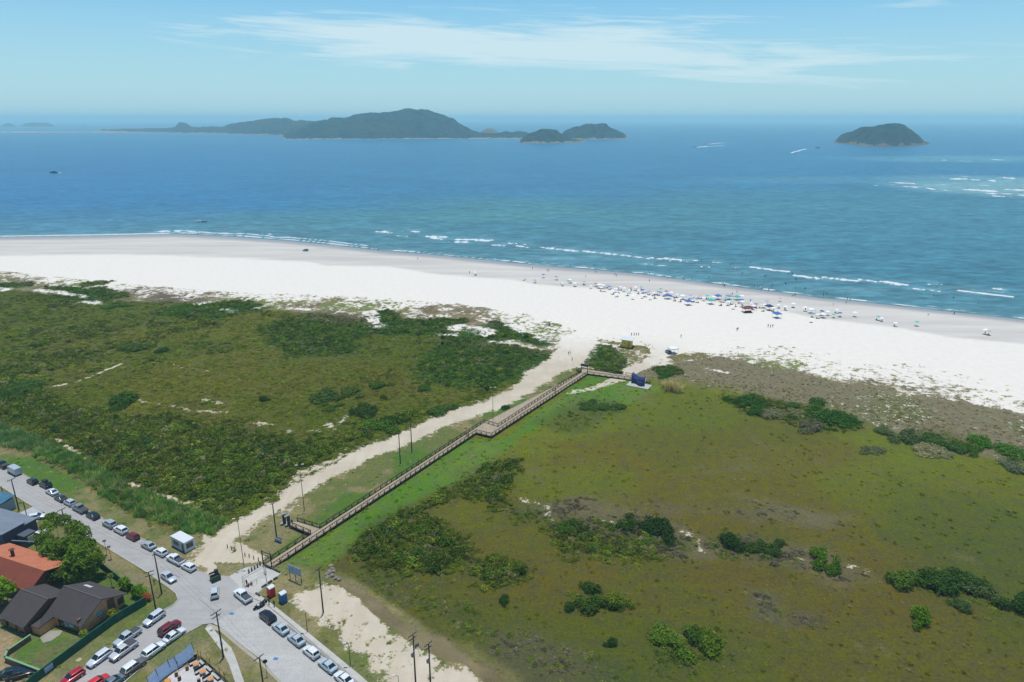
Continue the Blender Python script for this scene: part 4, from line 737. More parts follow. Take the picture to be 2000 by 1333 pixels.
def slab(name, px, z0, th, mat, label=None, kind=None, parent=None, pts=None):
    """flat sheet with a real edge, from an outline on the ground"""
    P = pts or [tuple(G(*p)[:2]) for p in px]; bm = B()
    t = [bm.verts.new((x, y, z0)) for x, y in P]; b_ = [bm.verts.new((x, y, z0 - th)) for x, y in P]
    f = bm.faces.new(t); n = len(P)
    for i in range(n): bm.faces.new((t[i], b_[i], b_[(i + 1) % n], t[(i + 1) % n]))
    bmesh.ops.triangulate(bm, faces=[f]); o = fin(bm, name, mat, parent)
    if label: tag(o, label, None, kind=kind or 'structure')
    return o
def ribbon(bm, P, w, z0, z1):
    P = [Vector((p[0], p[1], 0)) for p in P]; L, R = [], []
    for i, p in enumerate(P):
        a = P[max(i - 1, 0)]; b_ = P[min(i + 1, len(P) - 1)]; d = (b_ - a).normalized(); n = Vector((-d.y, d.x, 0)) * w / 2; L.append(p + n); R.append(p - n)
    vs = [[bm.verts.new((q.x, q.y, z)) for q in s] for s, z in ((L, z1), (R, z1), (L, z0), (R, z0))]
    for i in range(len(P) - 1):
        bm.faces.new((vs[0][i], vs[0][i + 1], vs[1][i + 1], vs[1][i])); bm.faces.new((vs[2][i], vs[2][i + 1], vs[0][i + 1], vs[0][i])); bm.faces.new((vs[1][i], vs[1][i + 1], vs[3][i + 1], vs[3][i]))
_o = ['first', 'second', 'third', 'fourth', 'fifth', 'sixth', 'seventh', 'eighth', 'ninth', 'tenth', 'eleventh', 'twelfth', 'thirteenth', 'fourteenth', 'fifteenth', 'sixteenth', 'seventeenth', 'eighteenth', 'nineteenth']
ORD = _o + [w for k in ('twent', 'thirt', 'fort', 'fift', 'sixt', 'sevent') for w in [k + 'ieth'] + [k + 'y ' + x for x in _o[:9]]]

# ------------------------------------------------------------------ roads and paving
def road_mat(name, c, block=False):
    m = bpy.data.materials.new(name); m.use_nodes = True; t = m.node_tree; p = t.nodes['Principled BSDF']; P = t.nodes.new('ShaderNodeNewGeometry').outputs['Position']
    k = ramp(t, noise(t, P, .22, 6, .65), [(.3, .88), (.7, 1.07)]); g = mixc(t, 1, c, k, 'MULTIPLY')
    g = mixc(t, 1, g, ramp(t, noise(t, mapping(t, P, rot=(0, 0, math.radians(33)), sc=(.06, .9, 1)), 1, 4, .6), [(.3, .93), (.7, 1.05)]), 'MULTIPLY')
    g = mixc(t, ramp(t, noise(t, P, .9, 6, .75), [(.6, 0.0), (.8, .4)]), g, alt(150, 146, 140)); g = mixc(t, ramp(t, noise(t, P, .12, 4), [(.52, 0.0), (.7, .35)]), g, alt(206, 202, 192))
    g = mixc(t, ramp(t, noise(t, P, 3.0, 3, .6), [(.35, .35), (.5, 0.0)]), g, alt(158, 156, 152))
    if block:
        br = t.nodes.new('ShaderNodeTexBrick'); t.links.new(mapping(t, P, rot=(0, 0, math.radians(40)), sc=(1, 1, 1)), br.inputs[0]); br.inputs['Scale'].default_value = 2.2
        br.inputs['Color1'].default_value = (1.03, 1.03, 1.03, 1); br.inputs['Color2'].default_value = (.93, .93, .93, 1); br.inputs['Mortar'].default_value = (.75, .75, .75, 1); br.inputs['Mortar Size'].default_value = .03
        g = mixc(t, 1, g, br.outputs[0], 'MULTIPLY')
    t.links.new(g, p.inputs['Base Color']); p.inputs['Roughness'].default_value = .85; p.inputs['Specular IOR Level'].default_value = .25
    return m
RD1, RD2, CONC = road_mat('road_asphalt', alt(190, 187, 184)), road_mat('road_blocks', alt(214, 211, 206), True), road_mat('concrete_paving', alt(212, 209, 201))
slab('main_road', N_EDGE + [(500, 1160), (498, 1170), (416, 1218)] + [(396, 1220), (379, 1230), (345, 1200), (330, 1196)] + S_EDGE[::-1], .035, .06, RD1, 'grey paved coast road with parked cars on its sea side')
slab('side_road', [(330, 1196), (320, 1192)] + SL + SR[:5] + [(345, 1200)], .031, .06, RD1, 'pale side road running down to the bottom left')
slab('paved_road', [(416, 1218), (498, 1170), (520, 1180), (560, 1213), (620, 1264), (692, 1326), (760, 1400), (620, 1420), (550, 1336), (512, 1290), (472, 1260), (432, 1226)], .027, .06, RD2, 'light block paved road running down to the bottom centre')
slab('pavement', [(498, 1164), (506, 1162), (528, 1178), (566, 1208), (628, 1258), (706, 1322), (790, 1400), (760, 1400), (694, 1327), (622, 1265), (560, 1213), (520, 1180), (498, 1170)], .12, .2, CONC, 'narrow pale pavement beside the block paved road')
slab('pavement', [(408, 1218), (434, 1228), (476, 1264), (514, 1296), (548, 1330), (600, 1400), (590, 1400), (540, 1330), (508, 1298), (470, 1268), (430, 1234), (402, 1226)], .045, .05, road_mat('worn_edge', alt(188, 180, 160)), 'worn sandy edge of the block paved road')
slab('plaza', [(476, 1110), (512, 1103), (549, 1120), (500, 1162), (470, 1150), (448, 1126)], .05, .1, CONC, 'pale concrete plaza at the boardwalk entrance')
slab('footpath', [(400, 1228), (412, 1223), (424, 1238), (452, 1266), (462, 1290), (478, 1336), (500, 1400), (480, 1400), (460, 1336), (448, 1300), (436, 1276), (418, 1252)], .06, .08, CONC, 'narrow concrete footpath across the corner lawn')
slab('driveway', [(37, 1003), (66, 990), (82, 998), (84, 1010), (70, 1022), (52, 1014)], .06, .08, road_mat('drive', alt(200, 203, 210)), 'pale bluish concrete driveway beside the dark flat building')
slab('garden_path', [(78, 1246), (96, 1232), (122, 1232), (118, 1240), (100, 1252), (84, 1256)], .03, .04, road_mat('stones', alt(170, 164, 146)), 'worn stone path in the walled garden')
KB = pmat('kerb', alt(206, 200, 186), .85, var=.25, scale=1.2)
bm = B()
for P in (N_EDGE[1:-3], S_EDGE[1:], SL[:-1], SR[1:], [(498, 1170), (520, 1180), (560, 1213), (620, 1264), (692, 1326), (760, 1400)]): ribbon(bm, [G(*p) for p in P], .22, -.05, .15)
tag(fin(bm, 'kerb', KB), 'pale concrete kerb along the roads', None, kind='structure')
bm = B(); ribbon(bm, [G(*p) for p in [(560, 1222), (610, 1262), (690, 1332)]], .5, .0, .034)
tag(fin(bm, 'road_marking', pmat('gutter', alt(150, 146, 138), .9)), 'dark worn gutter line under the parked cars', None, kind='structure')
bm = B()
for a in ([(352, 1128), (330, 1120)], [(388, 1170), (430, 1205)], [(0, 0)]):
    if len(a) > 1: ribbon(bm, [G(*p) for p in a], .16, .03, .044)
tag(fin(bm, 'road_joint', pmat('joint', alt(150, 152, 156), .9)), 'thin dark joints between the road slabs', None, kind='structure')

# ------------------------------------------------------------------ vehicles
PAINT = pmat('car_paint', None, .28, metal=.15, var=.05, scale=1.5, spec=.5, objcol=True, coat=.5)
GLASS = pmat('car_glass', (.012, .016, .02), .08, var=.3, scale=2, spec=.9); TYRE = pmat('tyre', (.018, .018, .018), .8); RIM = pmat('rim', (.38, .38, .40), .35, metal=.8)
TRIM = pmat('trim', (.022, .022, .024), .6); LAMPW = pmat('headlight', (.65, .68, .7), .15, spec=.8); LAMPR = pmat('taillight', (.32, .012, .012), .25); COVER = pmat('bed_cover', (.045, .047, .052), .7, bump=.2)
def loft(name, secs, mat, smooth=True, cap=True):
    bm = B(); R = [[bm.verts.new(p) for p in s] for s in secs]; n = len(secs[0])
    for i in range(len(R) - 1):
        for j in range(n): bm.faces.new((R[i][j], R[i][(j + 1) % n], R[i + 1][(j + 1) % n], R[i + 1][j]))
    if cap: bm.faces.new(R[0]); bm.faces.new(R[-1][::-1])
    me = bpy.data.meshes.new(name); bmesh.ops.recalc_face_normals(bm, faces=bm.faces); bm.to_mesh(me); bm.free(); me.materials.append(mat)
    if smooth:
        me.polygons.foreach_set('use_smooth', [len(p.vertices) == 4 for p in me.polygons]); me.set_sharp_from_angle(angle=math.radians(38))
    return me
def bodysec(x, w, zb, zt):
    h = zt - zb
    return [(x, y, z) for y, z in ((w * .8, zb), (w, zb + h * .22), (w * 1.0, zb + h * .62), (w * .94, zt - .06), (w * .8, zt), (0, zt + .03), (-w * .8, zt), (-w * .94, zt - .06), (-w * 1.0, zb + h * .62), (-w, zb + h * .22), (-w * .8, zb))]
# kind: L, W, body stations (x, half width factor, bottom, top), greenhouse (front base, front roof, rear roof, rear base, belt, roof height)
CARS = {
 'sedan': (4.4, 1.74, [(2.2, .78, .32, .62), (2.1, .88, .24, .72), (1.5, .98, .2, .84), (.85, 1, .2, .93), (-.4, 1, .2, .95), (-1.4, 1, .2, .98), (-2.05, .95, .24, .98), (-2.2, .85, .34, .86)], (.95, .15, -.95, -1.7, .93, 1.44)),
 'hatchback': (3.95, 1.70, [(1.97, .76, .32, .64), (1.87, .88, .24, .76), (1.3, .98, .2, .90), (.75, 1, .2, .97), (-.5, 1, .2, 1.0), (-1.4, 1, .2, 1.02), (-1.88, .95, .24, 1.0), (-1.97, .86, .34, .8)], (.95, .25, -1.45, -1.86, .97, 1.5)),
 'suv': (4.35, 1.82, [(2.17, .8, .38, .78), (2.05, .9, .3, .92), (1.45, .99, .26, 1.04), (.85, 1, .26, 1.1), (-.5, 1, .26, 1.12), (-1.6, 1, .26, 1.12), (-2.06, .96, .3, 1.1), (-2.17, .88, .4, .9)], (1.0, .35, -1.65, -2.02, 1.1, 1.68)),
 'wagon': (4.4, 1.76, [(2.2, .78, .32, .66), (2.08, .88, .26, .78), (1.45, .98, .22, .92), (.85, 1, .22, 1.0), (-.5, 1, .22, 1.02), (-1.6, 1, .22, 1.04), (-2.1, .95, .26, 1.0), (-2.2, .86, .36, .82)], (1.0, .3, -1.65, -2.06, 1.0, 1.56)),
 'pickup': (5.2, 1.86, [(2.6, .8, .42, .82), (2.48, .92, .34, .98), (1.85, .99, .3, 1.06), (1.2, 1, .3, 1.12), (0, 1, .3, 1.12), (-.75, 1, .3, 1.1), (-2.5, .98, .32, 1.08), (-2.6, .94, .42, 1.06)], (1.35, .75, -.45, -.72, 1.1, 1.74)),
 'van': (5.6, 2.0, [(2.8, .82, .38, .9), (2.68, .92, .3, 1.1), (2.2, .99, .28, 1.5), (1.6, 1, .28, 2.35), (0, 1, .28, 2.42), (-2.6, .99, .28, 2.42), (-2.8, .97, .34, 2.36)], None)}
def car_parts(kind):
    L, Wd, st, gh = CARS[kind]; w = Wd / 2; out = []
    out.append(('body', loft('body', [bodysec(x, w * f, zb, zt) for x, f, zb, zt in st], PAINT), (0, 0, 0)))
    if gh:
        a, b, c, d, zb, zr = gh; wb, wr = w * .86, w * .70
        V = [(a, wb, zb), (a, -wb, zb), (b, -wr, zr - .04), (b, wr, zr - .04), (c, wr, zr - .04), (c, -wr, zr - .04), (d, -wb, zb), (d, wb, zb)]
        bm = B(); v = [bm.verts.new(p) for p in V]
        for f in ((0, 1, 2, 3), (3, 2, 5, 4), (4, 5, 6, 7), (0, 3, 4, 7), (1, 6, 5, 2)): bm.faces.new([v[i] for i in f])
        me = bpy.data.meshes.new('window_glass'); bmesh.ops.recalc_face_normals(bm, faces=bm.faces); bm.to_mesh(me); bm.free(); me.materials.append(GLASS); out.append(('window_glass', me, (0, 0, 0)))
        ro = loft('roof', [[(x, y, z) for y, z in ((wr * 1.0 * k, zr - .07), (wr * 1.02 * k, zr - .03), (wr * .8 * k, zr + .02), (0, zr + .035), (-wr * .8 * k, zr + .02), (-wr * 1.02 * k, zr - .03), (-wr * k, zr - .07))] for x, k in ((b + .04, .94), (b - .1, 1.02), ((b + c) / 2, 1.05), (c + .1, 1.02), (c - .05, .95))], PAINT)
        bm = B(); bm.from_mesh(ro)
        for s in (1, -1):
            for p, q, r in (((a, wb * s, zb), (b, wr * s, zr - .03), .035), ((d, wb * s, zb), (c, wr * s, zr - .03), .075), (((b + c) / 2 + .05, wb * 1.0 * s, zb), ((b + c) / 2 + .05, wr * s, zr - .03), .04)): bar(bm, p, q, r, 4)
        bm.to_mesh(ro); bm.free(); out.append(('roof', ro, (0, 0, 0)))
    else:
        bm = B(); bxm(bm, (2.02, 0, 1.75), (.02, w * 1.6, .7), 0, 0, (-.62, 'Y'))
        for s in (1, -1): bxm(bm, (1.25, s * (w + .0), 1.75), (.8, .02, .5))
        me = bpy.data.meshes.new('window_glass'); bm.to_mesh(me); bm.free(); me.materials.append(GLASS); out.append(('window_glass', me, (0, 0, 0)))
    if kind == 'pickup':
        bm = B(); bxm(bm, (-1.62, 0, 1.13), (1.7, w * 1.62, .06)); me = bpy.data.meshes.new('bed_cover'); bm.to_mesh(me); bm.free(); me.materials.append(COVER); out.append(('bed_cover', me, (0, 0, 0)))
    zl = (st[1][3] + st[1][2]) / 2 + .08
    for s in (1, -1):
        bm = B(); bxm(bm, (st[1][0] - .01, s * w * .72, zl), (.14, w * .3, .13)); me = bpy.data.meshes.new('headlight'); bm.to_mesh(me); bm.free(); me.materials.append(LAMPW); out.append(('headlight', me, (0, 0, 0)))
        bm = B(); bxm(bm, (st[-2][0] - .03, s * w * .8, min(st[-2][3] - .14, 1.2)), (.14, w * .2, .16)); me = bpy.data.meshes.new('taillight'); bm.to_mesh(me); bm.free(); me.materials.append(LAMPR); out.append(('taillight', me, (0, 0, 0)))
    for c_, s_ in (((st[0][0] - .02, 0, st[0][2] + .12), (.1, w * 1.3, .16)), ((st[-1][0] + .02, 0, st[-1][2] + .06), (.1, w * 1.5, .14))):
        bm = B(); bxm(bm, c_, s_); me = bpy.data.meshes.new('bumper'); bm.to_mesh(me); bm.free(); me.materials.append(TRIM); out.append(('bumper', me, (0, 0, 0)))
    return out
def wheel_mesh(r, wd):
    bm = B(); bar(bm, (0, -wd / 2, 0), (0, wd / 2, 0), r, 16); t = bpy.data.meshes.new('wheel'); bm.to_mesh(t); bm.free(); t.materials.append(TYRE)
    bm = B(); bar(bm, (0, -wd / 2 - .012, 0), (0, wd / 2 + .012, 0), r * .62, 12); q = bpy.data.meshes.new('rim'); bm.to_mesh(q); bm.free(); q.materials.append(RIM); return t, q
WH = {k: wheel_mesh(*k) for k in ((.33, .22), (.38, .25))}; PARTS = {k: car_parts(k) for k in CARS}
def car(px, py, ang, kind, rgb, label, group, roof=None, at=None, sc=1.0):
    p = at or G(px, py); e = empty('parked_car' if 'driv' not in label else 'car', (p[0], p[1], .035), math.radians(ang)); e.scale = (sc,) * 3
    if kind in ('pickup', 'van'): e.name = 'pickup_truck' if kind == 'pickup' else 'delivery_van'
    tag(e, label, {'pickup': 'pickup truck', 'van': 'van'}.get(kind, 'car'), group)
    for n, me, off in PARTS[kind]:
        o = link(bpy.data.objects.new(n, me), e); c = roof if (n == 'roof' and roof) else rgb; o.color = (*lin(c) * .82, 1)
    L, Wd = CARS[kind][:2]; k = (.38, .25) if kind in ('pickup', 'suv', 'van') else (.33, .22)
    for sx in (.305, -.3):
        for s in (1, -1):
            wl = link(bpy.data.objects.new('wheel', WH[k][0]), e); wl.location = (L * sx, s * (Wd / 2 - .1), k[0]); link(bpy.data.objects.new('rim', WH[k][1]), wl)
    return e
WHT, SIL, GRY, BLK, RED = (238, 240, 240), (176, 182, 186), (86, 92, 98), (20, 21, 25), (128, 14, 24)
g1 = 'cars parked on the sea side of the coast road'; g2 = 'cars parked along the block paved road'; g3 = 'cars parked on the side road'
A1, A2 = 180 - 32, 180 - 40
for px, py, k, c, l in [(6, 912, 'pickup', BLK, 'black pickup cut by the left edge, ahead of the silver van'), (29, 925, 'van', (186, 192, 196), 'large silver van, only van in the parked row'), (64, 944, 'hatchback', (44, 46, 50), 'dark hatchback with pale stripes behind the silver van'), (90, 951, 'suv', (32, 26, 26), 'black off roader with a roof box, between striped hatchback and silver sedan'),
    (102.5, 965, 'sedan', (214, 220, 226), 'pale silver sedan behind the black off roader'), (119, 977, 'sedan', (58, 64, 70), 'dark grey sedan between two silver cars'), (137, 986, 'hatchback', (198, 202, 206), 'silver hatchback just ahead of the grey pickup'), (157, 998, 'pickup', (136, 138, 138), 'silver grey pickup in the parked row, ahead of the black sedan'),
    (182, 1011, 'sedan', (18, 19, 30), 'black sedan at the end of the first parked group'), (215, 1028, 'suv', SIL, 'silver suv just ahead of the white suv'), (237, 1040, 'suv', WHT, 'white suv directly ahead of the dark red hatchback'), (260, 1052, 'hatchback', RED, 'dark red hatchback on the sea side of the coast road'),
    (291, 1070, 'sedan', SIL, 'silver sedan beside the white office container'), (315, 1083, 'hatchback', WHT, 'white hatchback between silver sedan and white pickup'), (344, 1098, 'pickup', WHT, 'white pickup with black bed cover at the end of the sea side row'), (369, 1112, 'hatchback', WHT, 'white hatchback last in the sea side row, near the junction')]:
    car(px, py, A1, k, c, l, g1, sc=1.0 if k != 'van' else .95)
car(330, 1132, A1 + 180 - 4, 'sedan', (196, 202, 208), 'silver sedan driving on the coast road toward the junction', 'cars driving through the junction')
car(420, 1162, 112, 'hatchback', (200, 206, 208), 'silver hatchback driving across the middle of the junction', 'cars driving through the junction')
for px, py, k, c, l in [(475, 1169, 'pickup', WHT, 'white pickup with black bed cover beside the plaza'), (523.5, 1210, 'suv', (24, 24, 34), 'black suv right behind the motorcycles'), (548.5, 1232, 'sedan', (186, 200, 204), 'silver sedan directly behind the black suv'), (579, 1254, 'sedan', (182, 194, 200), 'silver sedan, second behind the black suv'),
    (608.5, 1279, 'hatchback', WHT, 'white hatchback in the block paved road row, between two silver sedans'), (640.5, 1305, 'sedan', (186, 200, 206), 'silver sedan just ahead of the bottom white sedan'), (672, 1331, 'sedan', WHT, 'white sedan cut by the bottom edge')]:
    car(px, py, A2, k, c, l, g2)
for px, py, a, k, c, l, rf in [(302, 1213, 244, 'suv', (206, 212, 220), 'silver suv nearest the tall pole on the side road', None), (332, 1232, 62, 'suv', (120, 14, 26), 'dark red suv on the side road by the junction', None), (341.5, 1246, 62, 'sedan', (226, 230, 230), 'white sedan beside the dark red suv', None),
    (250, 1250, 244, 'pickup', (186, 196, 204), 'silver pickup parked against the verge, rear of the two pickups', None), (242.5, 1276, 244, 'pickup', (206, 206, 206), 'silver pickup double parked beside the other pickup', None), (301, 1276, 62, 'suv', WHT, 'white suv below the white sedan on the side road', None),
    (195, 1291, 244, 'wagon', (214, 220, 226), 'silver wagon below the two pickups on the side road', None), (262, 1308, 62, 'suv', (108, 102, 100), 'brown grey suv with a white roof', WHT), (143, 1328, 240, 'hatchback', (178, 16, 42), 'crimson hatchback at the bottom left of the side road', None),
    (192, 1338, 58, 'hatchback', (214, 44, 44), 'bright red hatchback cut by the bottom edge', None), (224, 1336, 60, 'sedan', (104, 122, 132), 'blue grey sedan at the bottom edge of the side road', None)]:
    car(px, py, a, k, c, l, g3, rf)
car(27, 1318, 25, 'sedan', (24, 44, 50), 'dark teal car parked behind the low green wall, left one', 'cars behind the low green wall'); car(41, 1322, 28, 'sedan', (20, 32, 44), 'dark blue car parked behind the low green wall, right one', 'cars behind the low green wall')
car(73, 1014, 20, 'hatchback', (232, 236, 240), 'white car half hidden behind the big tree on the driveway', None)
car(597, 491, 170, 'suv', (150, 154, 158), 'lone silver off roader driving on the wet sand', None)
car(1305, 690, 100, 'hatchback', (70, 100, 124), 'blue grey car beside the white canopy on the beach', None)
# roof box on the off roader, motorcycles
p = G(90, 951); e = empty('roof_box', (p.x, p.y, 1.72), math.radians(A1)); tag(e, 'black roof box on top of the black off roader', 'roof box'); bm = B(); bxm(bm, (0, 0, .2), (1.6, 1.0, .34)); bxm(bm, (0, 0, .4), (1.3, .8, .08)); fin(bm, 'box_shell', TRIM, e)
def moto(px, py, ang, rgb, label):
    p = G(px, py); e = empty('motorcycle', (p.x, p.y, .04), math.radians(ang)); tag(e, label, 'motorcycle', 'motorcycles parked by the plaza')
    for x in (.68, -.68):
        bm = B(); bar(bm, (x, -.06, .31), (x, .06, .31), .31, 14); fin(bm, 'wheel', TYRE, e)
    bm = B(); bar(bm, (.66, 0, .34), (.42, 0, 1.0), .045); bar(bm, (.42, 0, .95), (-.35, 0, .7), .07); bar(bm, (-.35, 0, .7), (-.68, 0, .32), .05); bar(bm, (.1, 0, .35), (-.66, 0, .32), .06); bxm(bm, (.08, 0, .5), (.42, .26, .36)); fin(bm, 'frame', TRIM, e)
    bm = B(); bxm(bm, (.2, 0, .86), (.48, .28, .22)); fin(bm, 'fuel_tank', pmat('car_paint', None), e, color=lin(rgb)); bm = B(); bxm(bm, (-.32, 0, .84), (.66, .26, .1)); fin(bm, 'seat', TYRE, e); bm = B(); bar(bm, (.38, -.36, 1.05), (.38, .36, 1.05), .02); fin(bm, 'handlebar', TRIM, e)
moto(504, 1190, 35, (220, 222, 226), 'white motorcycle nearest the black suv'); moto(508, 1187, 30, (60, 60, 64), 'dark motorcycle between the white one and the kerb'); moto(514, 1182, 50, (30, 30, 34), 'black motorcycle closest to the pavement')

# ------------------------------------------------------------------ people
def skin_body(edges, rad, name):
    me = bpy.data.meshes.new(name); names = list(rad); me.from_pydata([rad[n][0] for n in names], [(names.index(a), names.index(b)) for a, b in edges], [])
    o = bpy.data.objects.new(name, me); COL.objects.link(o); sk = o.modifiers.new('s', 'SKIN'); sk.use_smooth_shade = True
    for i, n in enumerate(names):
        v = me.skin_vertices[0].data[i]; r = rad[n][1]; v.radius = r if isinstance(r, tuple) else (r, r); v.use_root = (i == 0)
    sb = o.modifiers.new('b', 'SUBSURF'); sb.levels = 1
    dg = bpy.context.evaluated_depsgraph_get(); ev = bpy.data.meshes.new_from_object(o.evaluated_get(dg)); bpy.data.objects.remove(o); bpy.data.meshes.remove(me); return ev
SKIN = pmat('skin', alt(176, 122, 92), .6); SHIRT = pmat('shirt', None, .85, objcol=True, var=.2); PANTS = pmat('trousers', (.03, .035, .06), .85); HAIR = pmat('hair', (.02, .014, .01), .8); HIVIS = pmat('hi_vis', (.42, .72, .05), .7)
def figure(kind):
    J = {'pel': ((0, 0, .93), (.15, .11)), 'spi': ((0, .01, 1.15), (.13, .1)), 'che': ((0, 0, 1.34), (.17, .12)), 'nec': ((0, 0, 1.48), .055), 'hd0': ((0, .01, 1.56), .08), 'hd1': ((0, .02, 1.64), .1), 'hd2': ((0, .01, 1.72), .07)}
    leg = {'stand': (0, 0), 'walk': (.28, -.25), 'sit': (0, 0)}[kind]
    for s, n in ((1, 'l'), (-1, 'r')):
        f = leg[0] if s > 0 else leg[1]; x = .1 * s
        J.update({n + 'hip': ((x, 0, .86), .095), n + 'kne': ((x, f * .5, .48), .062), n + 'ank': ((x, f * .9 - (.06 if f < 0 else 0), .09), .042), n + 'toe': ((x, f * .9 + .16, .04), .035),
                  n + 'sho': ((.19 * s, 0, 1.4), .058), n + 'elb': ((.26 * s, -f * .35, 1.13), .044), n + 'wri': ((.27 * s, -f * .7 + .08, .9), .03), n + 'han': ((.27 * s, -f * .75 + .1, .82), .035)})
    if kind == 'sit':
        for k_ in J:
            (x, y, z), r = J[k_]; J[k_] = ((x, y, z - .68), r)
        for s, n in ((1, 'l'), (-1, 'r')): x = .1 * s; J[n + 'hip'] = ((x, .02, .2), .095); J[n + 'kne'] = ((x * 1.3, .42, .42), .062); J[n + 'ank'] = ((x, .72, .08), .042); J[n + 'toe'] = ((x, .86, .06), .035)
    E = [('pel', 'spi'), ('spi', 'che'), ('che', 'nec'), ('nec', 'hd0'), ('hd0', 'hd1'), ('hd1', 'hd2')]
    for n in 'lr': E += [('pel', n + 'hip'), (n + 'hip', n + 'kne'), (n + 'kne', n + 'ank'), (n + 'ank', n + 'toe'), ('che', n + 'sho'), (n + 'sho', n + 'elb'), (n + 'elb', n + 'wri'), (n + 'wri', n + 'han')]
    me = skin_body(E, J, 'person')
    for m_ in (SKIN, SHIRT, PANTS, HAIR): me.materials.append(m_)
    dz = -.68 if kind == 'sit' else 0
    for f in me.polygons:
        c = f.center; z = c.z - dz
        if z > 1.68 or (z > 1.58 and c.y < -.02): f.material_index = 3
        elif 1.0 < z < 1.47 and abs(c.x) < .24: f.material_index = 1
        elif .6 < z <= 1.0 and abs(c.x) < .2 and kind != 'sit': f.material_index = 2
        elif kind == 'sit' and c.z < .34 and c.y < .3: f.material_index = 2
        else: f.material_index = 0
    return me
FIG = {k: figure(k) for k in ('stand', 'walk', 'sit')}
def person(px, py, kind, rgb, label, group=None, rz=None, z=0.0, sink=0.0):
    p = G(px, py, z); o = bpy.data.objects.new('person', FIG[kind]); o.location = (p.x, p.y, z - sink); o.rotation_euler = (0, 0, rz if rz is not None else (px * 1.7 + py) % 6.28); o.color = (*lin(rgb) * .75, 1); link(o)
    tag(o, label, 'person', group); return o
o = person(302, 1141, 'stand', (196, 240, 60), 'person in a bright yellow green vest on the corner verge', rz=3.6); o.data = o.data.copy(); o.data.materials[1] = HIVIS
person(571, 1026, 'stand', (24, 24, 28), 'person in a black top beside the dark totems', rz=3.0, z=.7)
person(911.5, 853, 'walk', (104, 62, 170), 'person in a purple top walking on the boardwalk', rz=2.3, z=.75, group=None); person(914.5, 853.5, 'walk', (38, 34, 70), 'person in dark clothes beside the purple top on the boardwalk', rz=2.3, z=.75)
person(818, 908, 'walk', (150, 40, 44), 'person in a dark red top on the lower half of the boardwalk', rz=2.3, z=.75); person(1082, 767, 'walk', (226, 206, 190), 'person in a pale top on the upper half of the boardwalk, left one', rz=2.3, z=.75); person(1085, 767.5, 'walk', (200, 120, 100), 'person in a salmon top on the upper half of the boardwalk, right one', rz=2.3, z=.75)
person(1110.5, 694, 'walk', (20, 20, 24), 'person in black on the sand path, left of the pair', 'people on the sand path by the gate'); person(1114, 692, 'walk', (170, 150, 140), 'person in pale clothes on the sand path, right of the pair', 'people on the sand path by the gate'); person(1117.5, 705, 'walk', (26, 32, 70), 'person in dark blue alone on the sand path', 'people on the sand path by the gate')
person(482.5, 1145, 'stand', (16, 16, 20), 'person in black at the left end of the plaza bars', 'people at the plaza exercise bars'); person(486, 1147, 'sit', (150, 40, 44), 'person in red sitting by the plaza bars', 'people at the plaza exercise bars'); person(491, 1144, 'sit', (190, 120, 110), 'person in pink sitting on the ground under the plaza bars', 'people at the plaza exercise bars')
person(526, 1182, 'stand', (30, 50, 110), 'person in a blue coat in front of the red toilet', rz=3.1); person(536, 1186, 'stand', (40, 40, 44), 'person in dark clothes between the two portable toilets', rz=2.6)
for px, py, k, c, l in [(738, 491, 'walk', (40, 60, 110), 'person at the water line in blue, left of a walking pair'), (741, 491, 'walk', (170, 110, 90), 'person at the water line in bathing clothes, right of a walking pair'), (816, 507, 'sit', (40, 60, 60), 'person sitting alone on the wet sand'), (917, 535, 'stand', (120, 60, 60), 'person standing beside the small leftmost umbrella'), (970, 513, 'stand', (50, 60, 110), 'person standing alone at the water line left of the crowd'),
    (1040, 527, 'stand', (160, 120, 100), 'person on the wet sand, leftmost near the crowd'), (1069.5, 531, 'walk', (50, 46, 50), 'person in dark clothes above the blue umbrella, left'), (1072, 531, 'walk', (90, 80, 76), 'person in grey above the blue umbrella, right'), (1144, 543, 'stand', (120, 110, 60), 'person in olive alone on the wet sand'), (1163.5, 534, 'walk', (40, 60, 100), 'person in blue walking at the wave edge'),
    (1201, 539, 'walk', (70, 60, 60), 'person at the wave edge, left of two'), (1204, 541, 'walk', (140, 90, 70), 'person at the wave edge, right of two'), (1268, 551, 'stand', (120, 60, 70), 'person standing above the crowd on wet sand'), (1439, 573, 'stand', (24, 24, 30), 'person in black standing on open wet sand above the crowd'), (1430, 577, 'stand', (140, 100, 60), 'person in tan left of the one in black'),
    (1439, 647, 'walk', (90, 130, 90), 'person in green on the dry white sand, left of a pair'), (1441, 646, 'walk', (60, 60, 50), 'person in grey on the dry white sand, right of a pair'), (1500, 640, 'walk', (70, 100, 90), 'left person of three on the dry sand'), (1504.5, 641, 'walk', (40, 60, 130), 'middle person of three on the dry sand, in blue'), (1509, 640, 'walk', (60, 130, 120), 'right person of three on the dry sand'),
    (1330, 660, 'walk', (180, 170, 150), 'person alone on the dry sand left of the crowd'), (1072, 634, 'stand', (20, 24, 60), 'person in navy under the lone umbrella near the dunes'), (1533, 606, 'sit', (30, 60, 60), 'person sitting on a towel right of the crowd'), (1627, 598, 'stand', (180, 120, 110), 'person in pink on the wet sand near the right umbrellas'), (1652, 594, 'walk', (40, 40, 44), 'person in black just above the shoreline at right'),
    (1814, 616, 'sit', (40, 50, 50), 'person sitting near the wave edge at far right'), (1863, 616, 'walk', (24, 26, 60), 'person in navy walking the wave edge at far right'), (1548, 579, 'sit', (60, 60, 56), 'person sitting in the swash with two others'), (1551, 578.5, 'sit', (110, 90, 60), 'person sitting in the swash, middle of three'), (1553.5, 578, 'stand', (70, 66, 66), 'person standing in the swash, right of three')]:
    person(px, py, k, c, l, 'people out on the beach')
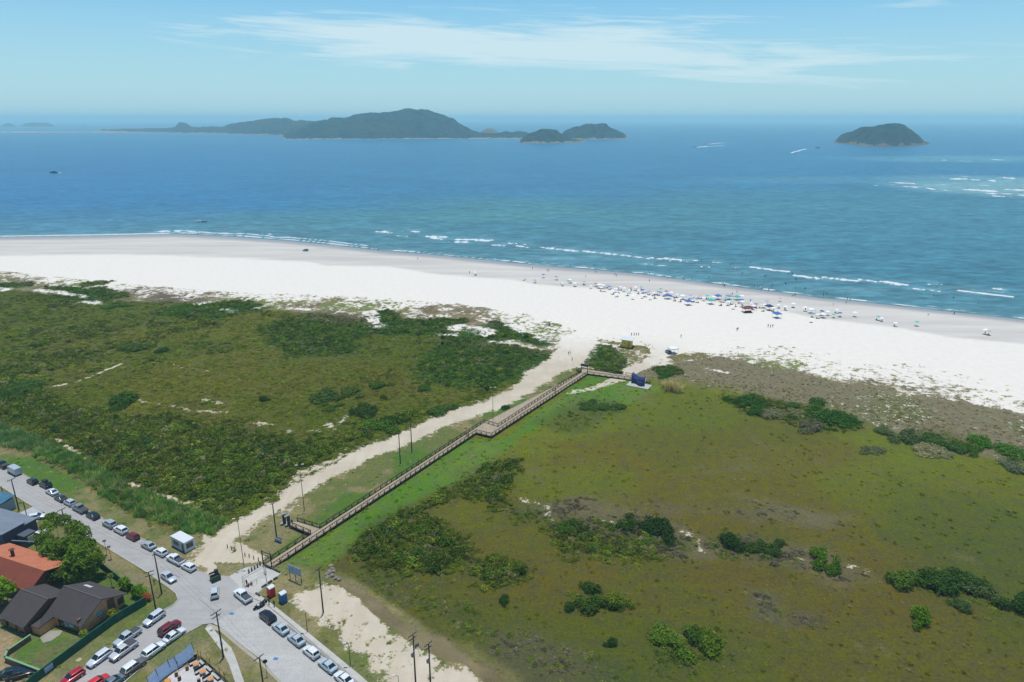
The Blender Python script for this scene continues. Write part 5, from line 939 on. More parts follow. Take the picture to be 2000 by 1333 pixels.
bath = [(1113, 519), (1144, 518), (1146, 521), (1160, 519), (1164, 519), (1266, 534), (1269, 536), (1304, 545), (1335, 547), (1351, 546), (1388, 520), (1361, 532), (1365, 506), (1370, 510), (1426, 518), (1429, 517), (1432, 517), (1434, 512), (1465, 514), (1487, 517), (1410, 556), (1412, 557), (1414, 559), (1415, 561), (1480, 561), (1484, 561), (1488, 566),
        (1493, 540), (1495, 541), (1508, 558), (1501, 569), (1540, 535), (1547, 535), (1566, 532), (1554, 545), (1556, 547), (1534, 554), (1535, 556), (1554, 563), (1572, 565), (1573, 564), (1608, 571), (1611, 572), (1608, 578), (1614, 575), (1655, 586), (1660, 588), (1830, 579), (1824, 578), (1862, 583), (1910, 594), (1384, 543), (1473, 560), (1450, 534)]
bath.sort()
for i, (x, y) in enumerate(bath):
    d = y - float(curve(SHORE, x)); person(x, y, 'stand', [(30, 34, 44), (120, 60, 50), (40, 60, 100), (150, 110, 90)][i % 4], f'distant bather wading off the crowded beach, {ORD[i]} bather counted from the left', 'bathers in the shallow water', z=SEA_Z, sink=.15 if d > -4 else .7)

# ------------------------------------------------------------------ umbrellas, canopies and chairs on the beach
POLE = pmat('aluminium', (.5, .5, .52), .4, metal=.6); CLOTH = pmat('umbrella_cloth', None, .8, objcol=True, var=.08)
def canopy_mesh(r, h_, n=8, z=1.95):
    bm = B(); c = bm.verts.new((0, 0, z + h_)); R1 = [bm.verts.new((r * .55 * math.cos(6.2832 * k / n), r * .55 * math.sin(6.2832 * k / n), z + h_ * .66)) for k in range(n)]; R2 = [bm.verts.new((r * math.cos(6.2832 * k / n), r * math.sin(6.2832 * k / n), z)) for k in range(n)]
    for k in range(n): j = (k + 1) % n; bm.faces.new((c, R1[k], R1[j])); bm.faces.new((R1[k], R2[k], R2[j], R1[j]))
    me = bpy.data.meshes.new('canopy'); bm.to_mesh(me); bm.free(); me.materials.append(CLOTH); return me
UMB = canopy_mesh(1.12, .42); bm = B(); bar(bm, (0, 0, 0), (0, 0, 2.35), .028); UPL = bpy.data.meshes.new('pole'); bm.to_mesh(UPL); bm.free(); UPL.materials.append(POLE)
bm = B()
for (x, y) in ((-1.4, -1.4), (1.4, -1.4), (1.4, 1.4), (-1.4, 1.4)): bar(bm, (x, y, 0), (x, y, 2.1), .035)
GZP = bpy.data.meshes.new('frame'); bm.to_mesh(GZP); bm.free(); GZP.materials.append(POLE)
bm = B(); c = bm.verts.new((0, 0, 2.95)); R2 = [bm.verts.new((1.5 * x, 1.5 * y, 2.1)) for x, y in ((-1, -1), (1, -1), (1, 1), (-1, 1))]; R3 = [bm.verts.new((1.52 * x, 1.52 * y, 1.85)) for x, y in ((-1, -1), (1, -1), (1, 1), (-1, 1))]
for k in range(4): j = (k + 1) % 4; bm.faces.new((c, R2[k], R2[j])); bm.faces.new((R2[k], R3[k], R3[j], R2[j]))
GZC = bpy.data.meshes.new('canopy'); bm.to_mesh(GZC); bm.free(); GZC.materials.append(CLOTH)
CN = {'white': (240, 242, 244), 'pale teal': (150, 222, 222), 'blue': (60, 110, 190), 'teal': (40, 190, 180), 'red': (186, 70, 76), 'pink': (206, 140, 160), 'orange': (232, 160, 110), 'yellow': (236, 214, 110), 'navy': (40, 58, 110), 'grey blue': (130, 160, 190), 'lilac': (170, 160, 214)}
UL = [(1023, 548, 'pale teal'), (1044, 553, 'lilac'), (1061, 543, 'blue'), (1086, 547, 'blue'), (1110, 549, 'pale teal'), (1113, 553, 'white'), (1098, 559, 'white'), (1123, 560, 'white'), (1141, 557, 'teal'), (1154, 564, 'white'), (1163, 560, 'red'), (1178, 564, 'white'), (1181, 570, 'pink'), (1191, 566, 'blue'), (1202, 571, 'white'), (1211, 567, 'white'), (1231, 567, 'orange'), (1229, 573, 'white'),
      (1205, 580, 'white'), (1236, 585, 'white'), (1252, 567, 'teal'), (1247, 574, 'white'), (1255, 573, 'blue'), (1254, 583, 'white'), (1267, 576, 'lilac'), (1277, 578, 'white'), (1279, 583, 'navy'), (1290, 571, 'teal'), (1301, 576, 'red'), (1322, 581, 'white'), (1354, 590, 'grey blue'), (1367, 584, 'orange'), (1381, 585, 'teal'), (1407, 597, 'red'), (1412, 591, 'teal'), (1428, 595, 'pale teal'), (1421, 597, 'white'),
      (1437, 599, 'yellow'), (1449, 585, 'white'), (1450, 596, 'white'), (1448, 600, 'lilac'), (1466, 592, 'grey blue'), (1466, 599, 'white'), (1476, 602, 'blue'), (1484, 602, 'yellow'), (1493, 602, 'white'), (1520, 602, 'white'), (1523, 589, 'pink'), (1549, 601, 'white'), (1534, 606, 'white'), (1572, 608, 'white'), (1586, 620, 'grey blue'), (1584, 630, 'white'), (1604, 616, 'navy'), (1628, 621, 'teal'), (1640, 619, 'blue'), (1634, 612, 'white'),
      (1669, 619, 'white'), (1714, 626, 'teal'), (1721, 628, 'white'), (1749, 638, 'white'), (1789, 637, 'teal'), (1924, 653, 'white'), (1930, 655, 'pink'), (928, 538, 'white'), (1072, 635, 'white'), (1298, 579, 'white'), (1299, 584, 'blue')]
UL += [(1174, 569, 'white'), (1186, 563, 'grey blue'), (1196, 575, 'white'), (1208, 573, 'blue'), (1219, 570, 'white'), (1225, 578, 'pale teal'), (1241, 568, 'white'), (1260, 580, 'blue'), (1270, 586, 'white'), (1285, 577, 'grey blue'), (1311, 579, 'white'), (1317, 588, 'navy'), (1328, 590, 'white'), (1347, 584, 'lilac'), (1361, 591, 'blue'), (1374, 588, 'white'), (1394, 587, 'white'), (1417, 588, 'grey blue'), (1432, 604, 'white'), (1444, 592, 'blue'), (1471, 605, 'white'), (1489, 608, 'navy'), (1510, 609, 'white'), (1497, 596, 'lilac'), (1597, 622, 'white'), (1616, 616, 'white')]
UL.sort(); cnt = {}; tot = {}
for _, _, c_ in UL: tot[c_] = tot.get(c_, 0) + 1
for i, (x, y, c_) in enumerate(UL):
    k = cnt.get(c_, 0); cnt[c_] = k + 1; p = G(x, y); e = empty('beach_umbrella', (p.x, p.y, 0), i * .8); e.rotation_euler = (.05 * math.sin(i * 2), .05 * math.cos(i * 3), i); e.scale = (1 + .12 * math.sin(i * 5),) * 3
    lab = f'{c_} beach umbrella, {ORD[k]} of the {c_} ones counted from the left' if tot[c_] > 1 else f'only {c_} umbrella on the crowded beach'
    tag(e, lab, 'beach umbrella', 'umbrellas on the crowded beach'); a = link(bpy.data.objects.new('canopy', UMB), e); a.color = (*lin(CN[c_]) * .85, 1); link(bpy.data.objects.new('pole', UPL), e)
def gaz(x, y, c_, label, s=1.0, rz=.3):
    p = G(x, y); e = empty('canopy_tent', (p.x, p.y, 0), rz); e.scale = (s,) * 3; tag(e, label, 'canopy tent', 'square canopy tents on the beach'); a = link(bpy.data.objects.new('canopy', GZC), e); a.color = (*lin(CN[c_]) * .85, 1); link(bpy.data.objects.new('frame', GZP), e)
for x, y, c_, l, s in [(1171, 563, 'white', 'white canopy tent at the left of the crowd', 1), (1305, 584, 'blue', 'bright blue canopy tent beside the red umbrella', 1), (1333, 585, 'white', 'white canopy tent with red neighbour, second from left', 1), (1344, 596, 'blue', 'blue canopy tent standing lowest in the left half of the crowd', 1.1), (1388, 594, 'teal', 'teal canopy tent in the middle of the crowd', 1.1),
    (1402, 585, 'blue', 'blue canopy tent above the teal one', 1.05), (1424, 585, 'grey blue', 'grey blue canopy tent right of the centre', 1), (1439, 586, 'teal', 'cyan canopy tent at the back of the crowd', .95), (1502, 606, 'navy', 'navy canopy tent right of the red hut', 1.1), (1517, 621, 'blue', 'blue canopy tent standing alone lowest at the right', 1.15), (1584, 612, 'white', 'white canopy tent in the right group of umbrellas', 1), (1607, 621, 'white', 'white canopy tent below the navy umbrella', .9), (1314, 690, 'white', 'white canopy tent by the blue grey car near the dune path', 1.15)]:
    gaz(x, y, c_, l, s)
CHM = pmat('chair_cloth', None, .8, objcol=True); bm = B(); bxm(bm, (0, 0, .32), (.5, .5, .05)); bxm(bm, (0, -.3, .62), (.5, .05, .6), 0, 0, (-.35, 'X'))
for x in (-.23, .23): bar(bm, (x, -.25, 0), (x, .25, .5), .018); bar(bm, (x, .25, 0), (x, -.25, .5), .018)
CHA = bpy.data.meshes.new('beach_chair'); bm.to_mesh(CHA); bm.free(); CHA.materials.append(CHM); rnd = random.Random(4); k = 0
sel = [u for i, u in enumerate(UL) if i % 2 == 0][:30]; sel.sort()
for i, (x, y, c_) in enumerate(sel):
    o = link(bpy.data.objects.new('beach_chair', CHA)); p = G(x + rnd.uniform(1.5, 3), y + .6); o.location = (p.x, p.y, 0); o.rotation_euler.z = rnd.random() * 6; cc = rnd.choice([(40, 50, 80), (60, 60, 60), (180, 60, 60), (40, 90, 90), (220, 220, 220)]); o.color = (*lin(cc), 1)
    tag(o, f'small beach chair under an umbrella, {ORD[i]} of these chairs from the left', 'beach chair', 'chairs under the beach umbrellas')
rnd = random.Random(9); sp = []
for i, (x, y, c_) in enumerate(UL):
    if i % 4 != 3: sp.append((x + rnd.uniform(-3, 3), y + rnd.uniform(-1, 1.6), rnd.choice([(30, 30, 36), (40, 50, 90), (120, 60, 50), (60, 70, 60), (150, 100, 80), (220, 220, 220)]), rnd.choice(['sit', 'sit', 'stand'])))
for i, (x, y, c_, k) in enumerate(sorted(sp)): person(x, y, k, c_, f'beachgoer resting among the beach umbrellas, {ORD[i]} of them counted from the left', 'beachgoers among the umbrellas')
# huts on the sand
RB = pmat('hut_red', alt(150, 84, 88), .8, var=.3, bump=.3); OR = pmat('kiosk_orange', alt(226, 160, 48, 3.0), .7, var=.15); WR = pmat('white_roof', alt(238, 240, 242), .6, var=.05); DK = pmat('dark_wood', (.03, .026, .024), .85)
p = G(1459, 610); e = empty('beach_hut', (p.x, p.y, 0), .15); tag(e, 'reddish brown roofed beach hut with red bunting among the umbrellas', 'beach hut')
bm = B()
for x in (-1.9, 1.9):
    for y in (-1.5, 1.5): bar(bm, (x, y, 0), (x, y, 2.2), .07)
fin(bm, 'post', DK, e); bm = B()
R0 = [bm.verts.new((x * 2.6, y * 2.1, 2.1)) for x, y in ((-1, -1), (1, -1), (1, 1), (-1, 1))]; T0 = [bm.verts.new((-1.1, 0, 3.5)), bm.verts.new((1.1, 0, 3.5))]
for f in ((R0[0], R0[1], T0[1], T0[0]), (R0[1], R0[2], T0[1]), (R0[2], R0[3], T0[0], T0[1]), (R0[3], R0[0], T0[0])): bm.faces.new(f)
fin(bm, 'roof', RB, e); bm = B(); bxm(bm, (0, -1.3, .55), (3.2, .5, 1.1)); fin(bm, 'counter', DK, e); bm = B(); bxm(bm, (3.9, .4, 2.3), (2.8, .05, .5)); fin(bm, 'banner', pmat('red_cloth', alt(214, 70, 80), .8), e); bm = B(); bar(bm, (5.3, .4, 0), (5.3, .4, 2.6), .05); fin(bm, 'post', DK, e)
p = G(1224.5, 678); e = empty('kiosk', (p.x, p.y, 0), math.radians(-24)); e.scale = (1.25, 1.25, 1.3); tag(e, 'orange yellow kiosk with a wide white roof beside the path', 'kiosk')
bm = B(); bxm(bm, (0, 0, 1.45), (3.4, 2.6, 2.6)); fin(bm, 'wall', OR, e); bm = B(); bxm(bm, (0, 0, .08), (5.2, 4.0, .16)); fin(bm, 'floor', pmat('deck_dark', (.06, .045, .04), .9), e)
bm = B(); bxm(bm, (0, .1, 2.95), (4.6, 3.7, .12), 0, 0, (.06, 'X')); fin(bm, 'roof', WR, e); bm = B(); bxm(bm, (-.6, -1.315, 1.6), (1.5, .05, 1.0)); fin(bm, 'shutter', pmat('shutter', alt(200, 170, 80, 2.8), .7), e); bm = B(); bxm(bm, (-.6, -1.35, 1.6), (.5, .04, .5)); bxm(bm, (.95, -1.32, 1.2), (.7, .05, 1.9)); fin(bm, 'door', pmat('kiosk_door', alt(206, 110, 50, 2.6), .7), e)
for i, x in enumerate((1233.5, 1238.5, 1242.8, 1247.3)):
    o = fin((lambda b: (bar(b, (0, 0, 0), (0, 0, 1.3), .16, 8), b)[1])(B()), 'post', pmat('grey_post', alt(96, 98, 100), .8)); o.location = G(x, 655.5); tag(o, f'short grey post on the sand, {ORD[i]} of four from the left', 'post', 'row of four short posts behind the kiosk')

# ------------------------------------------------------------------ boats and surf toys
HUL = pmat('hull', None, .4, objcol=True)
def boat(px, py, L, rz, rgb, label, cabin=True, crgb=(230, 230, 230)):
    p = G(px, py, SEA_Z); e = empty('boat', (p.x, p.y, SEA_Z), rz); tag(e, label, 'boat', 'boats out on the water')
    secs = [[(L * x, L * .16 * w, .02 * L + L * .1 * h), (L * x, L * .1 * w, -.03 * L), (L * x, -L * .1 * w, -.03 * L), (L * x, -L * .16 * w, .02 * L + L * .1 * h)] for x, w, h in ((-.5, .85, .8), (-.2, 1, .8), (.2, .9, .9), (.42, .45, 1.1), (.5, .06, 1.25))]
    o = link(bpy.data.objects.new('hull', loft('hull', secs, HUL, False)), e); o.color = (*lin(rgb), 1)
    if cabin: bm = B(); bxm(bm, (-.05 * L, 0, .17 * L), (.38 * L, .2 * L, .12 * L)); bxm(bm, (-.05 * L, 0, .24 * L), (.46 * L, .24 * L, .015 * L)); fin(bm, 'cabin', HUL, e, color=lin(crgb))
boat(105, 338.5, 15, 3.2, (60, 40, 60), 'dark red ferry boat with a short wake at the left', True, (90, 60, 80)); boat(1597, 289.5, 18, .1, (90, 60, 60), 'barge with a pale cabin left of the lone island'); boat(749, 287, 12, 3.1, (235, 238, 240), 'white speedboat with a wake below the largest island'); boat(1357, 288, 14, 3.1, (235, 238, 240), 'white speedboat, lower of the two parallel wakes'); boat(1377, 282, 14, 3.1, (235, 238, 240), 'white speedboat, upper of the two parallel wakes')
boat(1543, 299.5, 12, 3.6, (235, 238, 240), 'white speedboat with a slanting wake near the barge'); boat(917, 277, 12, 3, (235, 238, 240), 'small white boat close under the largest island'); boat(388, 433.5, 6, 3.1, (230, 232, 236), 'small white motor boat towing an inflatable'); boat(398, 434, 5.5, 3.1, (26, 26, 40), 'dark inflatable towed behind the small white boat', False)
# ------------------------------------------------------------------ boardwalk
WOOD = pmat('dark_timber', (.040, .028, .022), .85, var=.3, scale=3)
def deck_mat():
    m = bpy.data.materials.new('deck_boards'); m.use_nodes = True; t = m.node_tree; p = t.nodes['Principled BSDF']; P = t.nodes.new('ShaderNodeNewGeometry').outputs['Position']
    k = ramp(t, noise(t, mapping(t, P, rot=(0, 0, math.radians(-58)), sc=(3.2, .35, 1)), 1, 4, .6), [(.3, .82), (.7, 1.12)])
    g = mixc(t, 1, alt(186, 168, 142), k, 'MULTIPLY'); g = mixc(t, 1, g, ramp(t, noise(t, P, .25, 3), [(.3, .9), (.7, 1.08)]), 'MULTIPLY'); t.links.new(g, p.inputs['Base Color']); p.inputs['Roughness'].default_value = .9; return m
DECK = deck_mat(); BW = empty('boardwalk', G(620, 1040)); tag(BW, 'long timber boardwalk with braced railings running across the grass to the beach', 'boardwalk')
off = BW.location.copy()
def V3(px, py, z=.75): v = G(px, py, z); return Vector((v.x, v.y, z))
def deckpoly(pts, name='deck'):
    bm = B(); t = [bm.verts.new(p - off) for p in pts]; b_ = [bm.verts.new(p - off - Vector((0, 0, .16))) for p in pts]; n = len(pts)
    f = bm.faces.new(t); bm.faces.new(b_[::-1])
    for i in range(n): bm.faces.new((t[i], b_[i], b_[(i + 1) % n], t[(i + 1) % n]))
    bmesh.ops.triangulate(bm, faces=[f]); return fin(bm, name, DECK, BW)
l0, r0 = V3(515, 1103.5, .12), V3(531, 1109.5, .12); l1, r1 = V3(545, 1084.5, .6), V3(563, 1088, .6); bl, br_ = V3(607, 1043.5), V3(625, 1032)
pl, pr, pq, ps = V3(945.5, 825.5), V3(972.5, 834), V3(960, 852.5), V3(930, 845.5); e0, e1 = V3(1135.5, 727.5, .5), V3(1147.6, 730.5, .5)
rr = (ps - r0).normalized()
deckpoly([l0, r0, r1, ps, pq, e1, e0, pr, pl, l1])
deckpoly([bl + Vector((0, 0, -.004)), br_ + Vector((0, 0, -.004)), V3(581, 1018.5), V3(565, 1026)], 'branch_deck')
deckpoly([e1, V3(1147.6, 730.5, .4), V3(1232, 742, .4), V3(1262, 747, .4), V3(1266, 741, .4), V3(1236, 735, .4), V3(1148, 722, .4), V3(1136, 721, .4), e0], 'end_deck')
bm = B(); bxm(bm, (0, 0, 0), (.16, .16, 1.25)); POST = bpy.data.meshes.new('post'); bm.to_mesh(POST); bm.free(); POST.materials.append(WOOD)
def railing(a, b, bay=2.15, h_=1.05, legs=True):
    a = Vector(a); b = Vector(b); n = max(1, round((b - a).length / bay)); bm = B(); up = Vector((0, 0, h_)); 
    bar(bm, a + up - off, b + up - off, .085, 4); bar(bm, a + Vector((0, 0, .16)) - off, b + Vector((0, 0, .16)) - off, .055, 4)
    for i in range(n):
        p = a.lerp(b, i / n); q = a.lerp(b, (i + 1) / n); m_ = p.lerp(q, .5)
        lo = Vector((0, 0, .2)); bar(bm, p + lo - off, m_ + up - off, .055, 4); bar(bm, q + lo - off, m_ + up - off, .055, 4)
        if legs: pass
    dd_ = b - a; cc_ = a.lerp(b, .5) - off; bxm(bm, (cc_.x, cc_.y, cc_.z - .2), (dd_.length, .14, .38), math.atan2(dd_.y, dd_.x), 0, (-math.atan2(dd_.z, math.hypot(dd_.x, dd_.y)), 'Y'))  # dark skirt beam along the deck edge, added to stand in for under-deck shadow
    o = fin(bm, 'railing', WOOD, BW)
    for i in range(n + 1):
        p = a.lerp(b, i / n); s = link(bpy.data.objects.new('post', POST), o); s.location = p - off + Vector((0, 0, .5))
        if p.z > .5: s.scale.z = 1.5; s.location.z = p.z - off.z + .22
railing(l0, l1, 2.1); railing(l1, bl); railing(br_, pl); railing(pl, pr); railing(pr, e0); railing(r0, r1, 2.1); railing(r1, ps); railing(ps, pq); railing(pq, e1)
railing(bl, V3(565, 1026)); railing(br_, V3(581, 1018.5)); railing(V3(1148, 731, .4), V3(1232, 742, .4), 2.4); railing(V3(1152, 722.5, .4), V3(1206, 730, .4), 2.4); railing(V3(1222, 733, .4), V3(1236, 735, .4), 2.4); railing(V3(1255, 745, .4), V3(1270, 748, .4), 2); railing(V3(1125, 722, .4), V3(1134, 727, .4), 2)
bm = B()
for a, b in ((r1, ps), (l1, pl), (pr, e0), (pq, e1)):
    n = int((b - a).length / 4)
    for i in range(n + 1):
        p = a.lerp(b, i / n) - off; bar(bm, p + Vector((0, 0, -.1)), Vector((p.x, p.y, -.1)), .1, 6)
fin(bm, 'piles', pmat('pile', alt(120, 118, 112), .9), BW)
def gate(pa, pb, h_, name, label, board=False, tz=0):
    a = Vector(pa); b = Vector(pb); e = empty(name, a.lerp(b, .5)); tag(e, label, 'gate'); o_ = e.location.copy()
    for q in (a, b): bm = B(); bar(bm, q - o_ - Vector((0, 0, .2)), q - o_ + Vector((0, 0, h_)), .13, 6); fin(bm, 'post', WOOD, e)
    bm = B(); bar(bm, a - o_ + Vector((0, 0, h_ - .25)), b - o_ + Vector((0, 0, h_ - .25)), .08, 4); bar(bm, a - o_ + Vector((0, 0, h_ - 1.1)), b - o_ + Vector((0, 0, h_ - 1.1)), .07, 4); fin(bm, 'crossbar', WOOD, e)
    if board:
        d = (b - a); bm = B(); bxm(bm, (0, 0, h_ - .15), (d.length * 1.15, .16, .95), math.atan2(d.y, d.x)); fin(bm, 'sign_board', pmat('gate_board', alt(58, 66, 92, 1.8), .7), e)
        bm = B(); bxm(bm, (0, 0, h_ + .34), (d.length * 1.2, .5, .06), math.atan2(d.y, d.x)); fin(bm, 'board_roof', pmat('gate_roof', alt(110, 112, 122), .7), e)
gate(V3(514.5, 1104, 0), V3(531, 1110, 0), 3.9, 'entrance_gate', 'tall open timber gate frame at the plaza end of the boardwalk'); gate(V3(1135.3, 728.5, .3), V3(1147.6, 731, .3), 3.5, 'beach_gate', 'timber gate with a dark blue board at the beach end of the boardwalk', True)
# curved blue sign wall
p0 = G(1232, 750); p1 = G(1259, 755); d = (p1 - p0); e = empty('sign_wall', p0.lerp(p1, .5), math.atan2(d.y, d.x)); tag(e, 'wavy dark blue sign wall with faint pale lettering on a concrete slab', 'sign'); Lh = d.length / 2
NV = pmat('navy_wall', alt(46, 58, 112, 2.0), .65, var=.15, scale=.6); bm = B(); n = 28; R = []
for i in range(n + 1):
    x = -Lh + 2 * Lh * i / n; y = .9 * math.sin(i / n * 5.6 + .6); zt = 4.0 + .18 * math.cos(i / n * 4.6)
    R.append([bm.verts.new(v) for v in ((x, y - .14, .1), (x, y - .14, zt), (x, y + .14, zt), (x, y + .14, .1))])
for i in range(n):
    for j in range(4): bm.faces.new((R[i][j], R[i][(j + 1) % 4], R[i + 1][(j + 1) % 4], R[i + 1][j]))
bm.faces.new(R[0]); bm.faces.new(R[-1][::-1]); fin(bm, 'wall_panel', NV, e, True)
bm = B(); bxm(bm, (.6, -.3, .08), (Lh * 2 + 3.2, 4.6, .24)); fin(bm, 'slab', CONC, e)
def script_line(bm, x0, x1, z, amp, r, ph):
    prev = None
    for i in range(60):
        t = i / 59; x = x0 + (x1 - x0) * t; ii = (x + Lh) / (2 * Lh); y = .9 * math.sin(ii * 5.6 + .6) - .17
        q = Vector((x + .1 * math.sin(i * 1.3 + ph), y, z + amp * math.sin(i * 1.05 + ph) * (.5 + .5 * math.sin(i * .37 + ph))))
        if prev and i % 13: bar(bm, prev, q, r, 4)
        prev = q
bm = B(); script_line(bm, -Lh * .75, Lh * .1, 2.5, .38, .06, 0); script_line(bm, Lh * -.05, Lh * .75, 1.75, .28, .05, 2); fin(bm, 'lettering', pmat('pale_letters', alt(150, 160, 200, 1.8), .7), e)
# ------------------------------------------------------------------ poles, lamps and wires
PC = pmat('pole_wood', (.052, .040, .038), .85, var=.3, scale=2); PG = pmat('pole_grey', alt(104, 110, 112), .6, metal=.2); MT = pmat('metal_grey', alt(150, 154, 158), .5, metal=.4); WLAMP = pmat('lamp_head', alt(236, 238, 240), .5)
def upole(px, py, h_, label, arm=1.9, rz=None, two=False, extra=None, r=.17):
    p = G(px, py); e = empty('utility_pole', (p.x, p.y, 0), math.radians(rz if rz is not None else 58)); tag(e, label, 'utility pole', 'utility poles around the village'); bm = B(); bar(bm, (0, 0, -.2), (0, 0, h_), (r, r * .62), 8); fin(bm, 'post', PC, e)
    for k in range(2 if two else 1):
        bm = B(); z = h_ - .15 - k * .85; bxm(bm, (0, .16, z), (arm * (1 if k == 0 else .8), .1, .12)); fin(bm, 'crossarm', PC if k else PC, e)
        for x in (-.92, -.4, .4, .92): bm = B(); bar(bm, (x * arm / 2, .16, z + .05), (x * arm / 2, .16, z + .25), .045, 6); fin(bm, 'insulator', MT, e)
    if extra:
        bm = B(); bxm(bm, (-.32, 0, h_ * .62), (.45, .4, .7)); fin(bm, 'transformer', MT, e)
        if extra > 1:
            for x in (.35, .7, 1.05): bm = B(); bar(bm, (x, 0, h_ * .72), (x, 0, h_ * .72 + .5), .13, 8); fin(bm, 'fuse', pmat('slate', alt(90, 100, 116), .6), e)
            bm = B(); bxm(bm, (.6, 0, h_ * .7), (1.3, .08, .1)); bar(bm, (-1.0, .1, h_ * .86), (1.0, .1, h_ * .86), .04, 4); fin(bm, 'bracket', MT, e)
    return Vector((p.x, p.y, h_ + .05))
T = {}
T['a'] = upole(37.5, 998, 9.1, 'utility pole beside the driveway at the far left', rz=62); T['b'] = upole(135, 1058, 8.8, 'utility pole rising behind the big green tree', rz=62); T['c'] = upole(316, 1160, 9.8, 'utility pole at the corner verge, right one of the close pair', .7, rz=62); T['d'] = upole(305, 1194, 9.5, 'utility pole with double crossarm, left one of the close pair', 1.9, rz=30, two=True)
T['e'] = upole(436.5, 1284, 10.2, 'utility pole with two crossarms by the concrete footpath', 2.1, rz=56, two=True); T['f'] = upole(631.5, 1197, 10.6, 'dark utility pole with a short crossarm by the sandy lot', 1.7, rz=56); T['g'] = upole(812, 1338, 11.0, 'tall utility pole with transformer at the bottom edge, left of two', 1.9, rz=50, two=True, extra=2); T['h'] = upole(841, 1340, 9.2, 'utility pole with stacked arms at the bottom edge, right of two', 1.8, rz=50, two=True, extra=1)
T['i'] = upole(540.5, 1052, 9.6, 'utility pole beside the boardwalk branch', 1.1, rz=40); T['j'] = upole(782, 906, 9.9, 'utility pole on the sand road, nearer of two', 1.3, rz=0); T['k'] = upole(804.5, 882, 10.0, 'utility pole on the sand road, farther of two', 1.8, rz=0); T['l'] = upole(516, 1352, 7.6, 'dark utility pole cut by the bottom edge beside the block paved road', 1.9, rz=56)
def lamp(px, py, h_, label, heads=1, r=.07, rz=0, mat=None, name='street_lamp', cat='street lamp', grp='lamps'):
    p = G(px, py); e = empty(name, (p.x, p.y, 0), math.radians(rz)); tag(e, label, cat, grp); bm = B(); bar(bm, (0, 0, 0), (0, 0, h_), (r, r * .6), 6); fin(bm, 'post', mat or PG, e)
    for s in ((1, -1) if heads == 2 else (-1,)):
        bm = B(); bar(bm, (0, 0, h_ - .1), (s * .55, 0, h_ + .05), .035, 4); fin(bm, 'arm', mat or PG, e); bm = B(); bxm(bm, (s * .75, 0, h_ + .06), (.6, .3, .12)); fin(bm, 'lamp_head', WLAMP, e)
lamp(477, 1108, 12.6, 'tall grey double lamp between plaza and sand road', 2, .09, 20, grp='tall lamps'); lamp(594.5, 998, 13.2, 'tall dark double lamp on the grass by the sand road', 2, .1, 20, PC, grp='tall lamps'); lamp(963, 824, 12.2, 'thin pale lamp post beside the boardwalk platform', 2, .09, 10, grp='tall lamps')
for px, py, h_, l in [(600.5, 1234, 5.0, 'short lamp post by the pavement next to the sandy lot'), (684.5, 1300, 5.0, 'short lamp post by the pavement near the bottom'), (524, 1161, 5.4, 'short lamp post between the plaza and the red toilet'), (779.5, 1352, 3.6, 'short lamp cut by the bottom edge')]: lamp(px, py, h_, l, 1, .07, 0, PC, grp='short lamps by the pavement')
for px, py, h_, l in [(209, 1083, 3.6, 'thin post with a dark solar panel by the kerb, left'), (217, 1092, 3.2, 'thin post with a dark solar panel by the kerb, right'), (521.5, 1321, 3.4, 'round topped signpost beside the block paved road')]:
    p = G(px, py); e = empty('sign_post', (p.x, p.y, 0), .4); tag(e, l, 'signpost', 'small signposts by the kerbs'); bm = B(); bar(bm, (0, 0, 0), (0, 0, h_), .045, 5); fin(bm, 'post', PG, e); bm = B()
    (bar(bm, (0, -.03, h_ - .1), (0, .03, h_ - .1), .42, 12) if px > 500 else bxm(bm, (0, 0, h_), (.75, .6, .08), 0, 0, (.3, 'X'))); fin(bm, 'panel', TRIM, e)
for px, py, h_, l in [(53, 1011, 4.4, 'thin bare pole on the driveway by the flat building'), (10, 981, 4.6, 'thick bare post at the far left verge')]:
    p = G(px, py); o = fin((lambda b: (bar(b, (0, 0, 0), (0, 0, h_), .1, 6), b)[1])(B()), 'bare_pole', PC); o.location = (p.x, p.y, 0); tag(o, l, 'pole')
WIRE = pmat('wire', (.02, .02, .022), .6)
def wires(a, b, label, offs=(-.8, 0, .8), sag=.5, r=.010):
    a, b = T[a], T[b]; d = (b - a).normalized(); n_ = Vector((-d.y, d.x, 0)); e = empty('power_line', a); tag(e, label, 'power line', 'power lines between the poles')
    for o_ in offs:
        bm = B(); prev = None
        for i in range(13):
            t = i / 12; q = a.lerp(b, t) + n_ * o_ + Vector((0, 0, .15 - sag * 4 * t * (1 - t))) - a
            if prev is not None: bar(bm, prev, q, r, 4)
            prev = q
        fin(bm, 'wire', WIRE, e)
wires('a', 'b', 'power line from the driveway pole to the tree pole'); wires('b', 'c', 'power line from the tree pole to the corner verge pole'); wires('c', 'e', 'power line crossing the side road to the footpath pole'); wires('e', 'l', 'power line from the footpath pole to the bottom edge'); wires('f', 'g', 'power line over the sandy lot', (0,), .6, .008)

